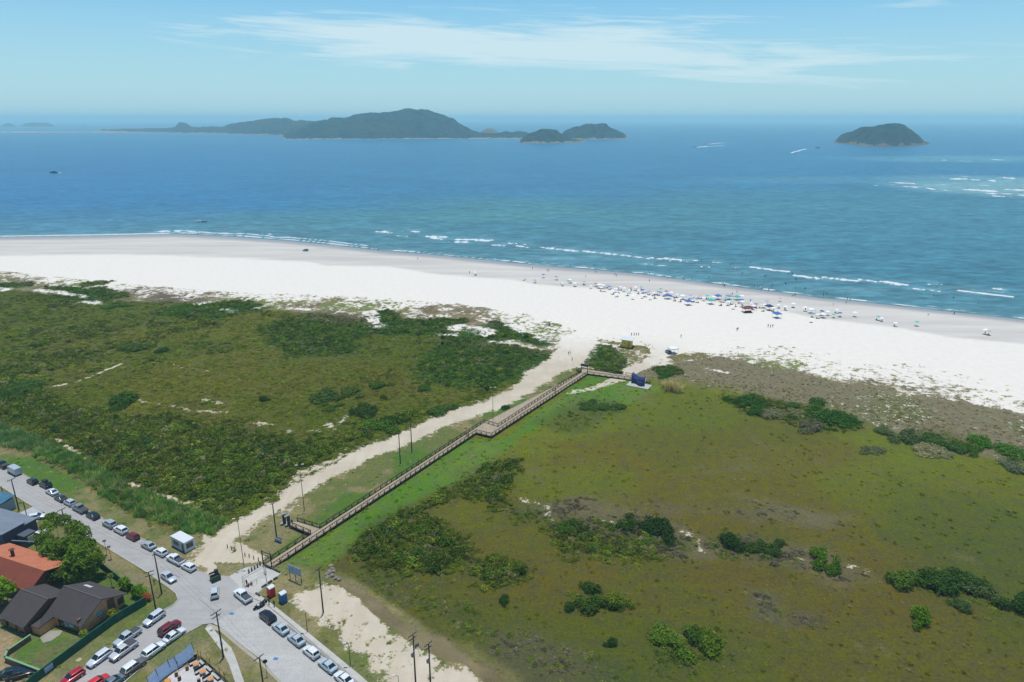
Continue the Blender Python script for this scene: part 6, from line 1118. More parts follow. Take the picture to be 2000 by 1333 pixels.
# ------------------------------------------------------------------ things around the plaza and the container
def G0(px, py, z=0): v = G(px, py, z); return Vector((v.x, v.y, z))
c0 = G0(334.5, 1066); c1 = G0(362, 1081); d = c1 - c0; ang = math.atan2(d.y, d.x); e = empty('site_office', G0(359, 1069), ang); tag(e, 'white office container with dark glass front beside the coast road', 'container office')
bm = B(); bxm(bm, (0, 0, 1.4), (5.3, 2.5, 2.6)); fin(bm, 'wall', pmat('container_wall', alt(206, 212, 220, 1.5), .6, var=.08), e); bm = B(); bxm(bm, (0, 0, 2.76), (5.4, 2.6, .12)); fin(bm, 'roof', WR, e); bm = B(); bxm(bm, (0, 0, .05), (5.5, 2.7, .1)); fin(bm, 'base', TRIM, e)
GLW = pmat('dark_window', (.03, .035, .04), .15, var=.5, scale=1.5, spec=.8)
for x, w_ in ((-.75, 2.1),): bm = B(); bxm(bm, (x, -1.262, 1.55), (w_, .03, 1.1)); fin(bm, 'window', GLW, e)
bm = B(); bxm(bm, (1.9, -1.262, 1.25), (.8, .03, 2.1)); fin(bm, 'door', GLW, e); bm = B(); bxm(bm, (2.662, 0, 1.6), (.03, 1.7, 1.4)); fin(bm, 'window', GLW, e)
def toilet(px, py, rgb, label):
    e = empty('portable_toilet', G0(px, py), math.radians(50)); tag(e, label, 'portable toilet', 'two portable toilets on the grass'); m_ = pmat('toilet_' + label.split()[0], alt(*rgb, 1.9), .5, var=.08)
    bm = B(); bxm(bm, (0, 0, 1.15), (1.25, 1.25, 2.1)); fin(bm, 'wall', m_, e); bm = B(); bxm(bm, (0, 0, .06), (1.32, 1.32, .12)); fin(bm, 'base', TRIM, e); bm = B(); bxm(bm, (0, -.64, 1.15), (.8, .04, 1.9)); fin(bm, 'door', m_, e); bm = B(); bxm(bm, (.33, -.67, 1.2), (.07, .03, .2)); fin(bm, 'handle', TRIM, e)
    bm = B(); R = []
    for i in range(9):
        a_ = math.pi * i / 8; R.append([bm.verts.new((x, -.68 * math.cos(a_), 2.2 + .3 * math.sin(a_))) for x in (-.68, .68)])
    for i in range(8): bm.faces.new((R[i][0], R[i + 1][0], R[i + 1][1], R[i][1]))
    bm.faces.new([r[0] for r in R]); bm.faces.new([r[1] for r in R][::-1]); fin(bm, 'roof', WR, e)
toilet(530.5, 1164, (206, 44, 42), 'red portable toilet with a white domed roof'); toilet(553.5, 1176, (38, 92, 142), 'blue portable toilet with a white domed roof')
e = empty('dumpster', G0(421.5, 1134), .75); tag(e, 'dark green open dumpster at the edge of the junction', 'dumpster'); GD = pmat('dumpster_green', alt(44, 72, 54, 1.8), .7, var=.3)
bm = B()
for x, y, sx, sy in ((0, .62, 1.9, .08), (0, -.62, 1.9, .08), (.92, 0, .08, 1.3), (-.92, 0, .08, 1.3)): bxm(bm, (x, y, .75), (sx, sy, 1.15))
bxm(bm, (0, 0, .2), (1.84, 1.24, .1)); fin(bm, 'bin_body', GD, e); bm = B(); bxm(bm, (0, 0, .7), (1.7, 1.1, .2)); fin(bm, 'rubbish', TRIM, e); bm = B(); bxm(bm, (0, .95, 1.55), (1.9, .06, .8), 0, 0, (.5, 'X')); fin(bm, 'lid', GD, e)
for x in (-.8, .8):
    bm = B(); bar(bm, (x, -.5, .1), (x, -.4, .1), .1, 8); fin(bm, 'wheel', TYRE, e)
e = empty('wheelie_bin', G0(423.5, 1126), .3); tag(e, 'tall dark blue bin behind the green dumpster', 'bin'); bm = B(); bxm(bm, (0, 0, .85), (.75, .7, 1.5)); fin(bm, 'bin_body', pmat('bin_blue', alt(38, 44, 78, 1.8), .6), e); bm = B(); bxm(bm, (0, 0, 1.65), (.82, .8, .08)); fin(bm, 'lid', TRIM, e)
CG = pmat('concrete_grey', alt(168, 166, 160), .85, var=.2)
for i, (px, py) in enumerate([(486.5, 1120), (492, 1116), (497.7, 1112.3), (503.2, 1108.4), (508.3, 1104.6)]):
    e = empty('concrete_bollard', G0(px, py)); tag(e, f'thick concrete bollard with pale cap, {ORD[i]} of five from the left', 'bollard', 'five concrete bollards across the plaza'); bm = B(); bar(bm, (0, 0, 0), (0, 0, 1.05), .19, 14); fin(bm, 'drum', pmat('drum_grey', alt(128, 130, 128), .85, var=.35, scale=5), e, True); bm = B(); bar(bm, (0, 0, 1.05), (0, 0, 1.12), .2, 14); fin(bm, 'cap', CG, e)
e = empty('exercise_bars', G0(498, 1134), math.radians(52)); tag(e, 'metal pull up frame with ladder end on the plaza', 'exercise frame')
bm = B()
for y in (-.35, .35): bar(bm, (-2.6, y, 2.3), (2.6, y, 2.3), .045, 5)
for x in (-2.6, 2.6):
    for y in (-.35, .35): bar(bm, (x, y, 0), (x, y, 2.3), .05, 5)
fin(bm, 'frame', MT, e); bm = B()
for k in range(5): bar(bm, (2.6, -.35, .4 + k * .4), (2.6, .35, .4 + k * .4), .03, 4)
bar(bm, (-2.6, -.35, 1.2), (-2.6, .35, 1.2), .03, 4); bar(bm, (-1.4, -1.4, 0), (-1.4, -1.4, 1.4), .04, 5); bar(bm, (-.4, -1.4, 0), (-.4, -1.4, 1.2), .04, 5); bar(bm, (-1.4, -1.4, 1.3), (-.4, -1.4, 1.15), .03, 4); fin(bm, 'rungs', MT, e)
DS = pmat('dark_stone', (.07, .065, .06), .9, var=.3)
for i, (ax, ay, bx_, by_, l) in enumerate([(517, 1105, 541, 1116.5, 'longest dark kerb block across the boardwalk foot'), (539.5, 1116, 547, 1119.5, 'pale topped short kerb block at the plaza corner'), (534, 1134, 542, 1129.5, 'dark kerb block nearest the plaza corner on the grass side'), (523.5, 1141, 531, 1136, 'second dark kerb block along the grass side of the plaza'), (511.5, 1149.5, 520, 1143.5, 'third dark kerb block along the grass side of the plaza'), (500, 1160.5, 508, 1166, 'small dark kerb block at the lower tip of the plaza'), (517, 1172.5, 521, 1175.5, 'tiny dark kerb block beside the motorcycles')]):
    a = G0(ax, ay); b = G0(bx_, by_); d = b - a; bm = B(); bxm(bm, (0, 0, .2), (d.length, .3, .4)); o = fin(bm, 'kerb_block', DS); o.location = a.lerp(b, .5); o.location.z = .02; o.rotation_euler.z = math.atan2(d.y, d.x); tag(o, l, 'kerb block', 'kerb blocks around the plaza')
for i, (px, py) in enumerate([(444.6, 1071), (452, 1074), (459, 1077.5), (479, 1087), (487, 1089.5), (496, 1093), (505, 1096.5)]):
    o = fin((lambda b: (bar(b, (0, 0, 0), (0, 0, .95), .1, 7), b)[1])(B()), 'wooden_stump', WOOD); p = G0(px, py); o.location = p; o.rotation_euler.x = .06 * math.sin(i * 3); tag(o, f'short dark wooden stump in the sand, {ORD[i]} of seven from the left', 'stump', 'stumps blocking the sand road')
# billboard seen from behind
a, b_, c_ = G0(567, 1131), G0(578.5, 1135), G0(589.5, 1141); d = c_ - a; e = empty('billboard', a.lerp(c_, .5), math.atan2(d.y, d.x)); tag(e, 'weathered grey billboard on tall dark legs on the grass', 'billboard'); hl = d.length / 2
for x in (-hl, 0, hl): bm = B(); bar(bm, (x, 0, 0), (x, 0, 3.9), .07, 5); fin(bm, 'leg', WOOD, e)
bm = B(); bar(bm, (-hl, 0, 1.9), (hl, 0, .9), .04, 4); fin(bm, 'brace', WOOD, e)
def bb_mat():
    m = bpy.data.materials.new('billboard_face'); m.use_nodes = True; t = m.node_tree; p = t.nodes['Principled BSDF']; P = t.nodes.new('ShaderNodeTexCoord').outputs['Object']
    c = mixc(t, ramp(t, noise(t, P, .9, 3, .5), [(.42, 0.0), (.5, 1.0)]), alt(126, 138, 156, 1.8), alt(156, 166, 178, 1.8)); c = mixc(t, ramp(t, noise(t, P, 2.1, 4, .6), [(.56, 0.0), (.62, .7)]), c, alt(86, 96, 116, 1.8)); t.links.new(c, p.inputs['Base Color']); return m
bm = B(); bxm(bm, (0, -.1, 2.9), (hl * 2 + .3, .06, 2.0)); fin(bm, 'panel', bb_mat(), e)
# totems and info board by the boardwalk branch
TM = pmat('totem_dark', alt(64, 66, 84, 1.6), .7, var=.2)
slab('branch_pad', [(547, 1024), (556, 1018.5), (580, 1022), (572, 1031)], .12, .2, CONC, 'small concrete pad at the end of the boardwalk branch')
for px, py, l in [(556, 1023, 'dark slate totem with a pale slanted top, left one'), (564.5, 1026, 'dark slate totem with a pale slanted top, right one')]:
    e = empty('totem', G0(px, py), .5); e.location.z = .12; tag(e, l, 'totem', 'two totems by the boardwalk branch'); bm = B(); bxm(bm, (0, 0, 1.3), (.75, .55, 2.6)); fin(bm, 'pillar', TM, e); bm = B(); bxm(bm, (-.15, -.05, 2.68), (1.5, .8, .12), 0, 0, (-.2, 'Y')); fin(bm, 'cap', CG, e)
a = G0(539, 1057); b = G0(549.5, 1061); d = b - a; e = empty('info_board', a.lerp(b, .5), math.atan2(d.y, d.x)); tag(e, 'low slanted blue grey information board under the utility pole', 'information board'); bm = B(); bxm(bm, (0, 0, .75), (d.length * 1.1, .9, .06), 0, 0, (.7, 'X')); fin(bm, 'panel', pmat('board_blue', alt(74, 96, 132), .5, var=.3, scale=2), e)
bm = B(); bxm(bm, (0, -.03, .77), (d.length * .9, .28, .05), 0, 0, (.7, 'X')); fin(bm, 'printed_strip', pmat('board_pale', alt(130, 146, 168), .5), e)
for x in (-.6, .6): bm = B(); bar(bm, (x, .1, 0), (x, .1, .7), .05, 5); fin(bm, 'leg', WOOD, e)
# rocks at the creek head
RK = pmat('rock', alt(170, 158, 142), .9, var=.4, scale=2, bump=.5); rnd = random.Random(2)
for i, (px, py, s) in enumerate([(638, 1122, .5), (644, 1118, .7), (648, 1124, .5), (641, 1128, .6), (652, 1116, .5), (656, 1129, .5), (662, 1132, .45), (649, 1111, .5), (646, 1106, .6)]):
    bm = B(); bmesh.ops.create_icosphere(bm, subdivisions=2, radius=s)
    for v in bm.verts: v.co *= 1 + .25 * math.sin(v.co.x * 7 + i) * math.cos(v.co.y * 6 + i * 2); v.co.z *= .6
    o = fin(bm, 'rock', RK); o.location = G0(px, py); o.rotation_euler.z = i; tag(o, f'rough pale rock at the creek head, {ORD[i]} in the heap', 'rock', 'rocks at the creek head')
# ------------------------------------------------------------------ houses
def tile_mat(name, c, c2, ang, sc=2.4):
    m = bpy.data.materials.new(name); m.use_nodes = True; t = m.node_tree; p = t.nodes['Principled BSDF']; P = t.nodes.new('ShaderNodeTexCoord').outputs['Object']
    w = t.nodes.new('ShaderNodeTexWave'); w.bands_direction = 'X'; w.inputs['Scale'].default_value = sc; w.inputs['Distortion'].default_value = .4; t.links.new(P, w.inputs[0])
    g = mixc(t, 1, c, ramp(t, w.outputs['Fac'], [(.2, .78), (.8, 1.1)]), 'MULTIPLY'); g = mixc(t, ramp(t, noise(t, P, .6, 6, .7), [(.45, 0.0), (.7, .8)]), g, c2); g = mixc(t, 1, g, ramp(t, noise(t, P, 3, 4, .7), [(.3, .82), (.7, 1.12)]), 'MULTIPLY')
    t.links.new(g, p.inputs['Base Color']); p.inputs['Roughness'].default_value = .9; p.inputs['Specular IOR Level'].default_value = .2
    b_ = t.nodes.new('ShaderNodeBump'); b_.inputs['Distance'].default_value = .06; b_.inputs['Strength'].default_value = .6; t.links.new(w.outputs['Fac'], b_.inputs['Height']); t.links.new(b_.outputs[0], p.inputs['Normal']); return m
TD = tile_mat('dark_tiles', alt(98, 90, 90), alt(84, 82, 84), 0); TO = tile_mat('orange_tiles', alt(226, 142, 108), alt(208, 118, 84), 0); TR = tile_mat('dark_red_tiles', alt(158, 84, 66), alt(124, 78, 66), 0)
TC = pmat('terracotta', alt(178, 118, 82, 2.9), .85, var=.15, scale=.8); TCD = pmat('brown_panel', alt(112, 72, 58, 1.9), .85, var=.15); DGL = pmat('dark_glass', (.02, .025, .03), .15, spec=.7); CUR = pmat('curtain', alt(150, 176, 186, 1.8), .8, var=.3)
def quadslab(bm, P, th=.14):
    P = [Vector(p) for p in P]; n = (P[1] - P[0]).cross(P[2] - P[0]).normalized()
    if n.z < 0: n = -n
    t = [bm.verts.new(p) for p in P]; b = [bm.verts.new(p - n * th) for p in P]; bm.faces.new(t); bm.faces.new(b[::-1]); k = len(P)
    for i in range(k): bm.faces.new((t[i], b[i], b[(i + 1) % k], t[(i + 1) % k]))
def prism(bm, P, z0=0.0):
    """wall block: outline of (x, y, top)"""
    t = [bm.verts.new(p) for p in P]; b = [bm.verts.new((p[0], p[1], z0)) for p in P]; k = len(P); bm.faces.new(t); bm.faces.new(b[::-1])
    for i in range(k): bm.faces.new((t[i], b[i], b[(i + 1) % k], t[(i + 1) % k]))
e = empty('house', (-81.5, 113.2, 0), math.radians(-22)); tag(e, 'terracotta house with two dark tiled gable roofs inside the green wall', 'house')
bm = B(); quadslab(bm, [(-11, 0, 5.2), (0, 0, 5.2), (-.2, -5.0, 2.3), (-8.0, -5.0, 2.3), (-8.0, -5.02, 2.3), (-11, -5.02, 2.3)][:4] ); quadslab(bm, [(-11, 0, 5.2), (-8.0, -5.0, 2.3), (-8.0, -8.0, 1.95), (-10.6, -8.2, 1.95), (-11, -5.0, 2.3)][:3] + [(-11, -5.0, 2.3)]); quadslab(bm, [(-11, -5.0, 2.3), (-8.0, -5.0, 2.3), (-8.0, -8.0, 1.95), (-10.6, -8.2, 1.95)])
quadslab(bm, [(-11, 0.0, 5.2), (0, 0.0, 5.2), (.2, 5.3, 2.75), (-10.8, 5.1, 2.75)])
rf = fin(bm, 'roof', TD, e)
bm = B(); bar(bm, (-11, 0, 5.24), (0, 0, 5.24), .1, 6); fin(bm, 'ridge_cap', pmat('ridge', alt(126, 118, 114), .9), rf); bm = B(); bxm(bm, (-7.9, 2.8, 3.99), (2.0, .75, .1), 0, 0, (-.43, 'X')); fin(bm, 'skylight', pmat('skylight', alt(236, 238, 240), .4), rf)
bm = B(); bxm(bm, (-1.6, -4.2, 3.0), (.45, .7, .5)); fin(bm, 'chimney', TCD, rf)
bm = B()
for P in ([(-.9, -4.7), (-.9, 0), (-.9, 4.9)],):
    pass
t_ = [(-.9, -4.7, 2.25), (-.9, 0, 4.98), (-.9, 4.9, 2.72), (-10.6, 4.9, 2.72), (-10.6, 0, 4.98), (-10.6, -4.7, 2.25)]
V_ = [bm.verts.new(p) for p in t_]; Bv = [bm.verts.new((p[0], p[1], 0)) for p in t_]
for i in range(6): j = (i + 1) % 6; bm.faces.new((V_[i], Bv[i], Bv[j], V_[j]))
fin(bm, 'wall', TC, e)
bm = B(); bxm(bm, (-.87, 2.05, 1.75), (.14, 1.5, 3.5)); fin(bm, 'wall_panel', TCD, e)
for y, w_, z, h_ in ((-.5, 1.0, 1.9, .9), (4.2, 1.1, 1.5, 1.2)):
    bm = B(); bxm(bm, (-.86, y, z), (.12, w_ + .2, h_ + .2)); f_ = fin(bm, 'window', pmat('frame_brown', alt(96, 66, 52), .7) if y > 0 else CG, e); bm = B(); bxm(bm, (-.79, y, z), (.04, w_, h_)); fin(bm, 'pane', DGL if y > 0 else CUR, f_)
bm = B(); bxm(bm, (-4.3, -4.76, 1.05), (5.8, .1, 1.9)); f_ = fin(bm, 'window', DGL, e); bm = B(); bxm(bm, (-4.9, -4.84, 1.35), (.5, .05, 1.0)); bxm(bm, (-3.2, -4.84, 1.55), (1.1, .05, .6)); fin(bm, 'curtain', CUR, f_)
bm = B(); bxm(bm, (-9.35, -6.3, .95), (2.4, 3.1, 1.9)); fin(bm, 'porch_wall', TC, e); bm = B()
for k in range(7): bxm(bm, (-8.12, -5.6 - .25 * k + .1 * math.sin(k * 5), .8 + .45 * math.sin(k * 2.1)), (.03, .3, .22))
fin(bm, 'wall_painting', pmat('yellow_paint', alt(214, 200, 50, 1.6), .7), e)
bm = B(); quadslab(bm, [(-18.2, -4, 5.2), (-10.0, -4, 5.2), (-10.3, -9.4, 2.35), (-18.0, -9.1, 2.35)]); quadslab(bm, [(-18.2, -4, 5.2), (-10.0, -4, 5.2), (-10.5, .6, 3.0), (-18.4, .8, 3.0)]); rf = fin(bm, 'roof', TD, e); bm = B(); bar(bm, (-18.2, -4, 5.24), (-10, -4, 5.24), .1, 6); fin(bm, 'ridge_cap', pmat('ridge', None), rf)
bm = B(); t_ = [(-10.7, -9.0, 2.3), (-10.7, -4, 4.95), (-10.7, .3, 3.0), (-17.8, .3, 3.0), (-17.8, -4, 4.95), (-17.8, -8.6, 2.3)]; V_ = [bm.verts.new(p) for p in t_]; Bv = [bm.verts.new((p[0], p[1], 0)) for p in t_]
for i in range(6): j = (i + 1) % 6; bm.faces.new((V_[i], Bv[i], Bv[j], V_[j]))
fin(bm, 'wall', TCD, e)
bm = B()
for x in (-17.2, -14.4, -11.6): bxm(bm, (x, -8.95, 1.1), (1.9, .06, 1.6))
fin(bm, 'window', DGL, e)
e = empty('house', (-100, 128, 0), math.radians(-20)); tag(e, 'house with an orange tiled roof, dark red on its near slope', 'house')
bm = B(); quadslab(bm, [(-17, -4.9, 5.4), (2.9, -4.9, 5.0), (3.2, .7, 3.3), (-17, 1.2, 3.3)]); rf = fin(bm, 'roof', TO, e); bm = B(); quadslab(bm, [(-17, -4.92, 5.4), (2.9, -4.92, 5.0), (3.4, -9.0, 3.0), (-17, -9.6, 3.0)]); fin(bm, 'near_roof_slope', TR, e)  # near slope has darker red tiles than the far one
bm = B(); bxm(bm, (-9.0, -3.3, 5.5), (.5, .5, 1.6)); bxm(bm, (-9.0, -3.3, 6.4), (1.0, .9, .1)); fin(bm, 'chimney', pmat('chimney_dark', alt(104, 72, 66), .9), rf)
bm = B(); t_ = [(2.2, -8.4, 3.0), (2.2, -4.9, 4.75), (2.2, .3, 3.2), (-16.6, .3, 3.2), (-16.6, -4.9, 4.9), (-16.6, -8.6, 3.0)]; V_ = [bm.verts.new(p) for p in t_]; Bv = [bm.verts.new((p[0], p[1], 0)) for p in t_]
for i in range(6): j = (i + 1) % 6; bm.faces.new((V_[i], Bv[i], Bv[j], V_[j]))
fin(bm, 'wall', TCD, e); bm = B(); bxm(bm, (2.25, -3.0, 1.6), (.08, 1.6, 1.2)); fin(bm, 'window', DGL, e)
e = empty('building', (-110, 140, 0), math.radians(-20)); tag(e, 'dark slate building with flat grey roofs at two levels', 'building'); SLT = pmat('slate_wall', alt(78, 74, 88, 1.6), .85, var=.12); RFG = pmat('grey_roof', alt(134, 144, 158), .75, var=.12, scale=.7)
bm = B(); bxm(bm, (-13.3, -3.9, 2.35), (14.6, 5.0, 4.7)); fin(bm, 'wall', SLT, e); bm = B(); bxm(bm, (-13.3, -3.9, 4.8), (15.2, 5.6, .2)); fin(bm, 'roof', RFG, e)
bm = B(); bxm(bm, (-14.0, .1, 2.1), (16, 3.0, 4.2)); fin(bm, 'wall', SLT, e); bm = B(); bxm(bm, (-14.0, .15, 4.3), (16.8, 3.2, .18)); fin(bm, 'roof', RFG, e)
bm = B(); bxm(bm, (-4.4, -2.2, 1.5), (2.6, 2.8, 3.0)); fin(bm, 'annex', pmat('annex_wall', alt(92, 98, 116), .8), e); bm = B(); bxm(bm, (-3.05, -2.2, 1.7), (.06, 1.6, 1.6)); fin(bm, 'window', pmat('warm_shutter', alt(236, 214, 184, 1.5), .7), e)
bm = B(); bxm(bm, (-1.6, -4.6, 2.8), (6.5, .25, .2), .25); bxm(bm, (.6, -3.8, 1.4), (.15, .15, 2.8)); fin(bm, 'pergola_beam', RFG, e)
bm = B(); bxm(bm, (-1.4, -.4, 2.9), (2.6, 2.0, .12)); bar(bm, (-.3, -1.2, 0), (-.3, -1.2, 2.9), .05, 5); fin(bm, 'awning', WR, e)
e = empty('building', G0(4, 1002), math.radians(-20)); tag(e, 'low building with a teal blue roof at the far left edge', 'building'); bm = B(); bxm(bm, (-3.5, 1.0, 1.4), (9, 4.0, 2.8)); fin(bm, 'wall', pmat('pale_wall', alt(196, 200, 204), .8), e)
bm = B(); quadslab(bm, [(-9, -1.6, 3.2), (1.6, -1.6, 3.2), (1.4, 3.2, 3.7), (-9, 3.2, 3.7)]); fin(bm, 'roof', pmat('teal_roof', alt(74, 132, 160), .5, var=.25, scale=.8), e); bm = B(); bxm(bm, (-2.2, -2.5, 2.7), (5.6, 1.7, .08)); fin(bm, 'awning', pmat('turquoise', alt(96, 214, 226), .5), e)
# walls and fences
DG = pmat('wall_dark_green', alt(22, 84, 64, 1.7), .75, var=.2, scale=.8); PGR = pmat('wall_pale_green', alt(132, 184, 132), .8, var=.1); BRK = pmat('wall_brown', alt(136, 92, 72, 1.7), .85, var=.25)
def wall(P, h_, th, mat, name, label, cat='wall', group=None, cap=None, parts='panel'):
    e = empty(name, Vector(P[0])); tag(e, label, cat, group); o_ = e.location.copy()
    for i in range(len(P) - 1):
        a, b = Vector(P[i]), Vector(P[i + 1]); d = b - a; n = max(1, round(d.length / 3.2))
        for k in range(n):
            m_ = a.lerp(b, (k + .5) / n) - o_; bm = B(); bxm(bm, (m_.x, m_.y, h_ / 2 - .05), (d.length / n - .02, th, h_ + .1), math.atan2(d.y, d.x)); fin(bm, parts, mat, e)
        if cap: m_ = a.lerp(b, .5) - o_; bm = B(); bxm(bm, (m_.x, m_.y, h_ + .06), (d.length + .3, th + .14, .12), math.atan2(d.y, d.x)); fin(bm, 'coping', cap, e)
wall([G0(40, 1362), G0(66, 1337), G0(172, 1257), G0(230, 1214), G0(286, 1181)], 1.9, .16, DG, 'garden_wall', 'long dark green panel wall along the side road'); wall([G0(188, 1102), G0(240, 1143), G0(264, 1156)], 1.7, .14, DG, 'garden_wall', 'short dark green panel wall behind the lawn, toward the coast road')
wall([G0(61, 1250), G0(17, 1280), G0(12, 1293), G0(83, 1320)], 1.1, .22, BRK, 'garden_wall', 'low brown wall with pale green coping around the lawn', cap=PGR)
a = G0(88, 1321); b = G0(105, 1308); d = b - a; e = empty('wall_banner', a.lerp(b, .5), math.atan2(d.y, d.x)); tag(e, 'grey and white striped banner hung on the dark green wall', 'banner'); bm = B(); bxm(bm, (0, -.16, 1.1), (d.length, .04, 1.2)); fin(bm, 'cloth', pmat('banner_grey', alt(120, 138, 158, 1.8), .7), e); bm = B(); bxm(bm, (0, -.19, 1.35), (d.length * .9, .02, .18)); bxm(bm, (0, -.19, .95), (d.length * .8, .02, .12)); fin(bm, 'stripe', pmat('banner_white', alt(214, 220, 226, 1.4), .7), e)
# ------------------------------------------------------------------ beer garden at the bottom
slab('terrace', [(352, 1306), (391, 1290), (440, 1333), (500, 1400), (330, 1420), (300, 1360), (330, 1322)], .05, .1, road_mat('terrace_floor', alt(222, 218, 216)), 'pale floor of the open air terrace')
P = [G0(383, 1281), G0(349.5, 1308), G0(336.5, 1315), G0(313, 1333), G0(296, 1350)]; e = empty('shade_net', P[0]); tag(e, 'blue shade netting strung along leaning posts beside the terrace', 'shade net'); o_ = P[0].copy(); NET = bpy.data.materials.new('blue_net'); NET.use_nodes = True; t = NET.node_tree; t.nodes.clear(); d1 = t.nodes.new('ShaderNodeBsdfDiffuse'); d2 = t.nodes.new('ShaderNodeBsdfTranslucent'); mx = t.nodes.new('ShaderNodeMixShader'); mo = t.nodes.new('ShaderNodeOutputMaterial'); mx.inputs[0].default_value = .5
cc_ = mixc(t, 1, alt(150, 172, 206, 1.7), ramp(t, noise(t, t.nodes.new('ShaderNodeTexCoord').outputs['Object'], 2, 4), [(.3, .85), (.7, 1.05)]), 'MULTIPLY')
for q in (d1, d2): t.links.new(cc_, q.inputs[0])
t.links.new(d1.outputs[0], mx.inputs[1]); t.links.new(d2.outputs[0], mx.inputs[2]); t.links.new(mx.outputs[0], mo.inputs[0])
bm = B(); prev = None
for i in range(len(P) - 1):
    for k in range(9 if i == len(P) - 2 else 8):
        t = k / 8; q = P[i].lerp(P[i + 1], t) - o_; s = math.sin(math.pi * t) * .35; row = [bm.verts.new(q + Vector((-1.0 * h_, .85 * h_, .25 + h_ * 1.9 - s * (h_ - .2)))) for h_ in (0, .35, .7, 1)]
        if prev:
            for j in range(3): bm.faces.new((prev[j], prev[j + 1], row[j + 1], row[j]))
        prev = row
fin(bm, 'netting', NET, e, True)
for q in P: bm = B(); bar(bm, q - o_, q - o_ + Vector((-1.0, .85, 2.35)), .05, 5); fin(bm, 'post', WOOD, e)
RA = [G0(349, 1311), G0(389, 1290), G0(394, 1291), G0(440, 1333), G0(480, 1372)]; e = empty('terrace_fence', RA[0]); tag(e, 'low dark timber fence around the terrace', 'fence'); o_ = RA[0].copy()
for i in range(4):
    a, b = RA[i] - o_, RA[i + 1] - o_; bm = B()
    for z in (.35, .65, .95): bar(bm, a + Vector((0, 0, z)), b + Vector((0, 0, z)), .05, 4)
    fin(bm, 'rail', WOOD, e); n = max(1, int((b - a).length / 1.4))
    for k in range(n + 1): q = a.lerp(b, k / n); bm = B(); bar(bm, q, q + Vector((0, 0, 1.1 if k % 2 else 2.3)), .05, 5); fin(bm, 'post', WOOD, e)
OT = pmat('orange_table', alt(240, 160, 72), .6, var=.08); BW_ = pmat('bench_white', alt(206, 204, 204), .7, var=.15)
for i, (px, py, l) in enumerate([(383.5, 1303, 'orange topped table nearest the terrace corner'), (396.5, 1318, 'orange topped table, second down the right fence'), (412, 1332, 'orange topped table at the bottom edge by the right fence'), (329, 1336, 'orange topped table at the bottom edge by the blue netting')]):
    e = empty('table', G0(px, py), .55); e.location.z = .05; tag(e, l, 'table', 'orange tables on the terrace'); bm = B(); bxm(bm, (0, 0, .74), (1.0, .8, .07)); fin(bm, 'table_top', OT, e)
    for x in (-.4, .4):
        for y in (-.3, .3): bm = B(); bar(bm, (x, y, 0), (x, y, .7), .035, 4); fin(bm, 'leg', WOOD, e)
def bench(ax, ay, bx_, by_, label):
    a = G0(ax, ay, .05); b = G0(bx_, by_, .05); d = b - a; e = empty('bench', a.lerp(b, .5), math.atan2(d.y, d.x)); tag(e, label, 'bench', 'pale seated benches on the terrace'); bm = B(); bxm(bm, (0, 0, .45), (d.length, .5, .08)); fin(bm, 'seat', BW_, e); bm = B(); bxm(bm, (0, 0, .2), (d.length * .98, .4, .4)); fin(bm, 'base', WOOD, e); bm = B(); bxm(bm, (0, .34, .6), (d.length, .1, .8)); fin(bm, 'backrest', WOOD, e)
bench(371, 1302, 386, 1294.5, 'long pale bench at the top of the terrace'); bench(391, 1294, 398, 1301, 'short pale bench in the terrace corner'); bench(382, 1319, 400, 1308, 'long pale bench between first and second tables'); bench(404, 1306, 413, 1314, 'short pale bench by the fence beside the second table'); bench(398, 1334, 415, 1323, 'long pale bench between second and third tables'); bench(418, 1321, 428, 1330, 'short pale bench by the fence beside the third table')
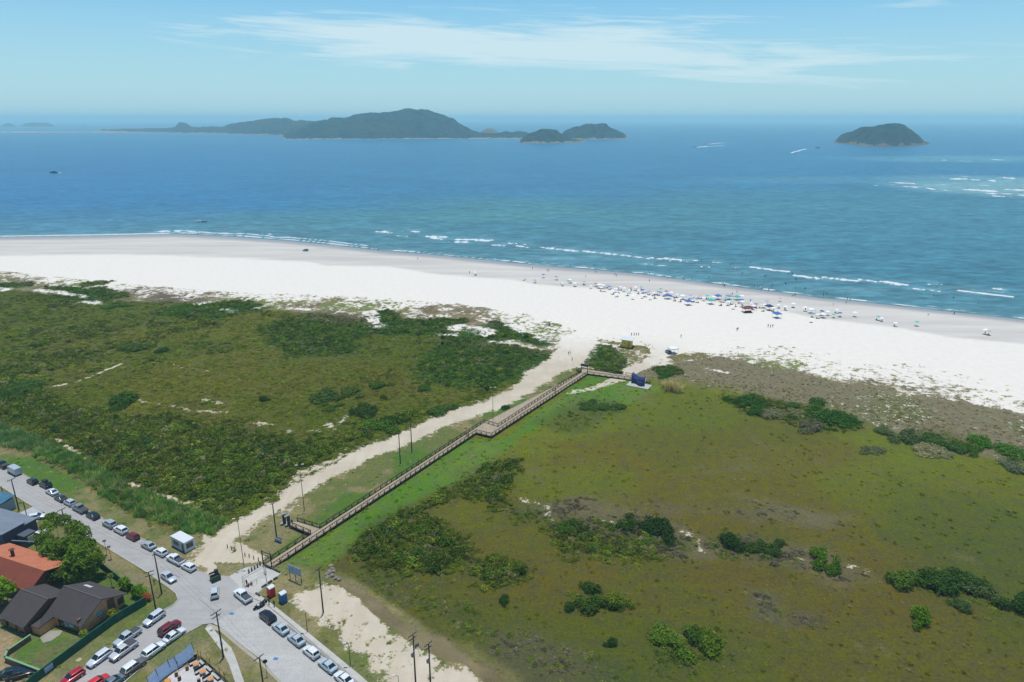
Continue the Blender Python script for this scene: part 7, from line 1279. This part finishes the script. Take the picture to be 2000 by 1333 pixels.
for px, py, rgb, l in [(366, 1309, (150, 90, 50), 'round wooden barrel near the top of the terrace'), (351, 1329, (90, 66, 56), 'dark round barrel beside the netting'), (345, 1321, (96, 76, 62), 'dark round barrel higher beside the netting'), (389, 1334, (30, 32, 60), 'dark blue barrel at the bottom edge of the terrace'), (382.5, 1285, (30, 32, 34), 'black barrel at the foot of the net post')]:
    p = G0(px, py); e = empty('barrel', (p.x, p.y, .05)); tag(e, l, 'barrel', 'barrels on the terrace'); bm = B(); bar(bm, (0, 0, 0), (0, 0, .42), (.25, .32), 12); bar(bm, (0, 0, .42), (0, 0, .84), (.32, .25), 12); fin(bm, 'staves', pmat('barrel_%d_%d' % (px, py), alt(*rgb), .7), e, True); bm = B(); bar(bm, (0, 0, .84), (0, 0, .88), .24, 12); fin(bm, 'lid', pmat('barrel_lid', alt(190, 150, 100), .7), e)

for px, py, l in [(452, 1199, 'blue plastic scrap lying on the road below the junction'), (538, 1287, 'blue plastic scrap lying on the block paved road')]:
    bm = B(); quadslab(bm, [(-.45, -.2, .03), (.4, -.3, .06), (.5, .25, .03), (-.3, .3, .12)], .02); o = fin(bm, 'plastic_scrap', pmat('scrap_blue', alt(60, 140, 200), .5)); o.location = G0(px, py, .04); tag(o, l, 'litter', 'blue scraps on the roads')
bm = B(); bar(bm, (0, 0, 0), (0, 0, .12), .5, 18); o = fin(bm, 'manhole_cover', pmat('manhole', alt(204, 196, 150), .8, var=.3)); o.location = G0(154, 1290); tag(o, 'round pale concrete cover on the verge by the side road', 'manhole cover')
HAZE=1.2e-4
# ------------------------------------------------------------------ air
if HAZE:
    bm = bmesh.new(); bmesh.ops.create_cube(bm, size=1)
    for v_ in bm.verts:
        v_.co = (v_.co.x * 64000, 15500 + v_.co.y * 32000, -6 + (v_.co.z + .5) * 176)
    me = bpy.data.meshes.new("haze"); bm.to_mesh(me); bm.free()
    m = bpy.data.materials.new("haze"); m.use_nodes = True; t = m.node_tree; t.nodes.clear()
    o_ = t.nodes.new('ShaderNodeOutputMaterial'); pv = t.nodes.new('ShaderNodeVolumePrincipled')
    pv.inputs['Color'].default_value = (.54, .85, .90, 1); pv.inputs['Density'].default_value = HAZE; pv.inputs['Anisotropy'].default_value = 0.0
    t.links.new(pv.outputs[0], o_.inputs['Volume']); me.materials.append(m)
    tag(link(bpy.data.objects.new("haze", me)), 'pale sea haze that fades the far islands', 'haze', kind='stuff')
SC.cycles.volume_bounces = 1
SC.cycles.max_bounces = 6; SC.cycles.transparent_max_bounces = 6
SC.cycles.diffuse_bounces = 2; SC.cycles.glossy_bounces = 2
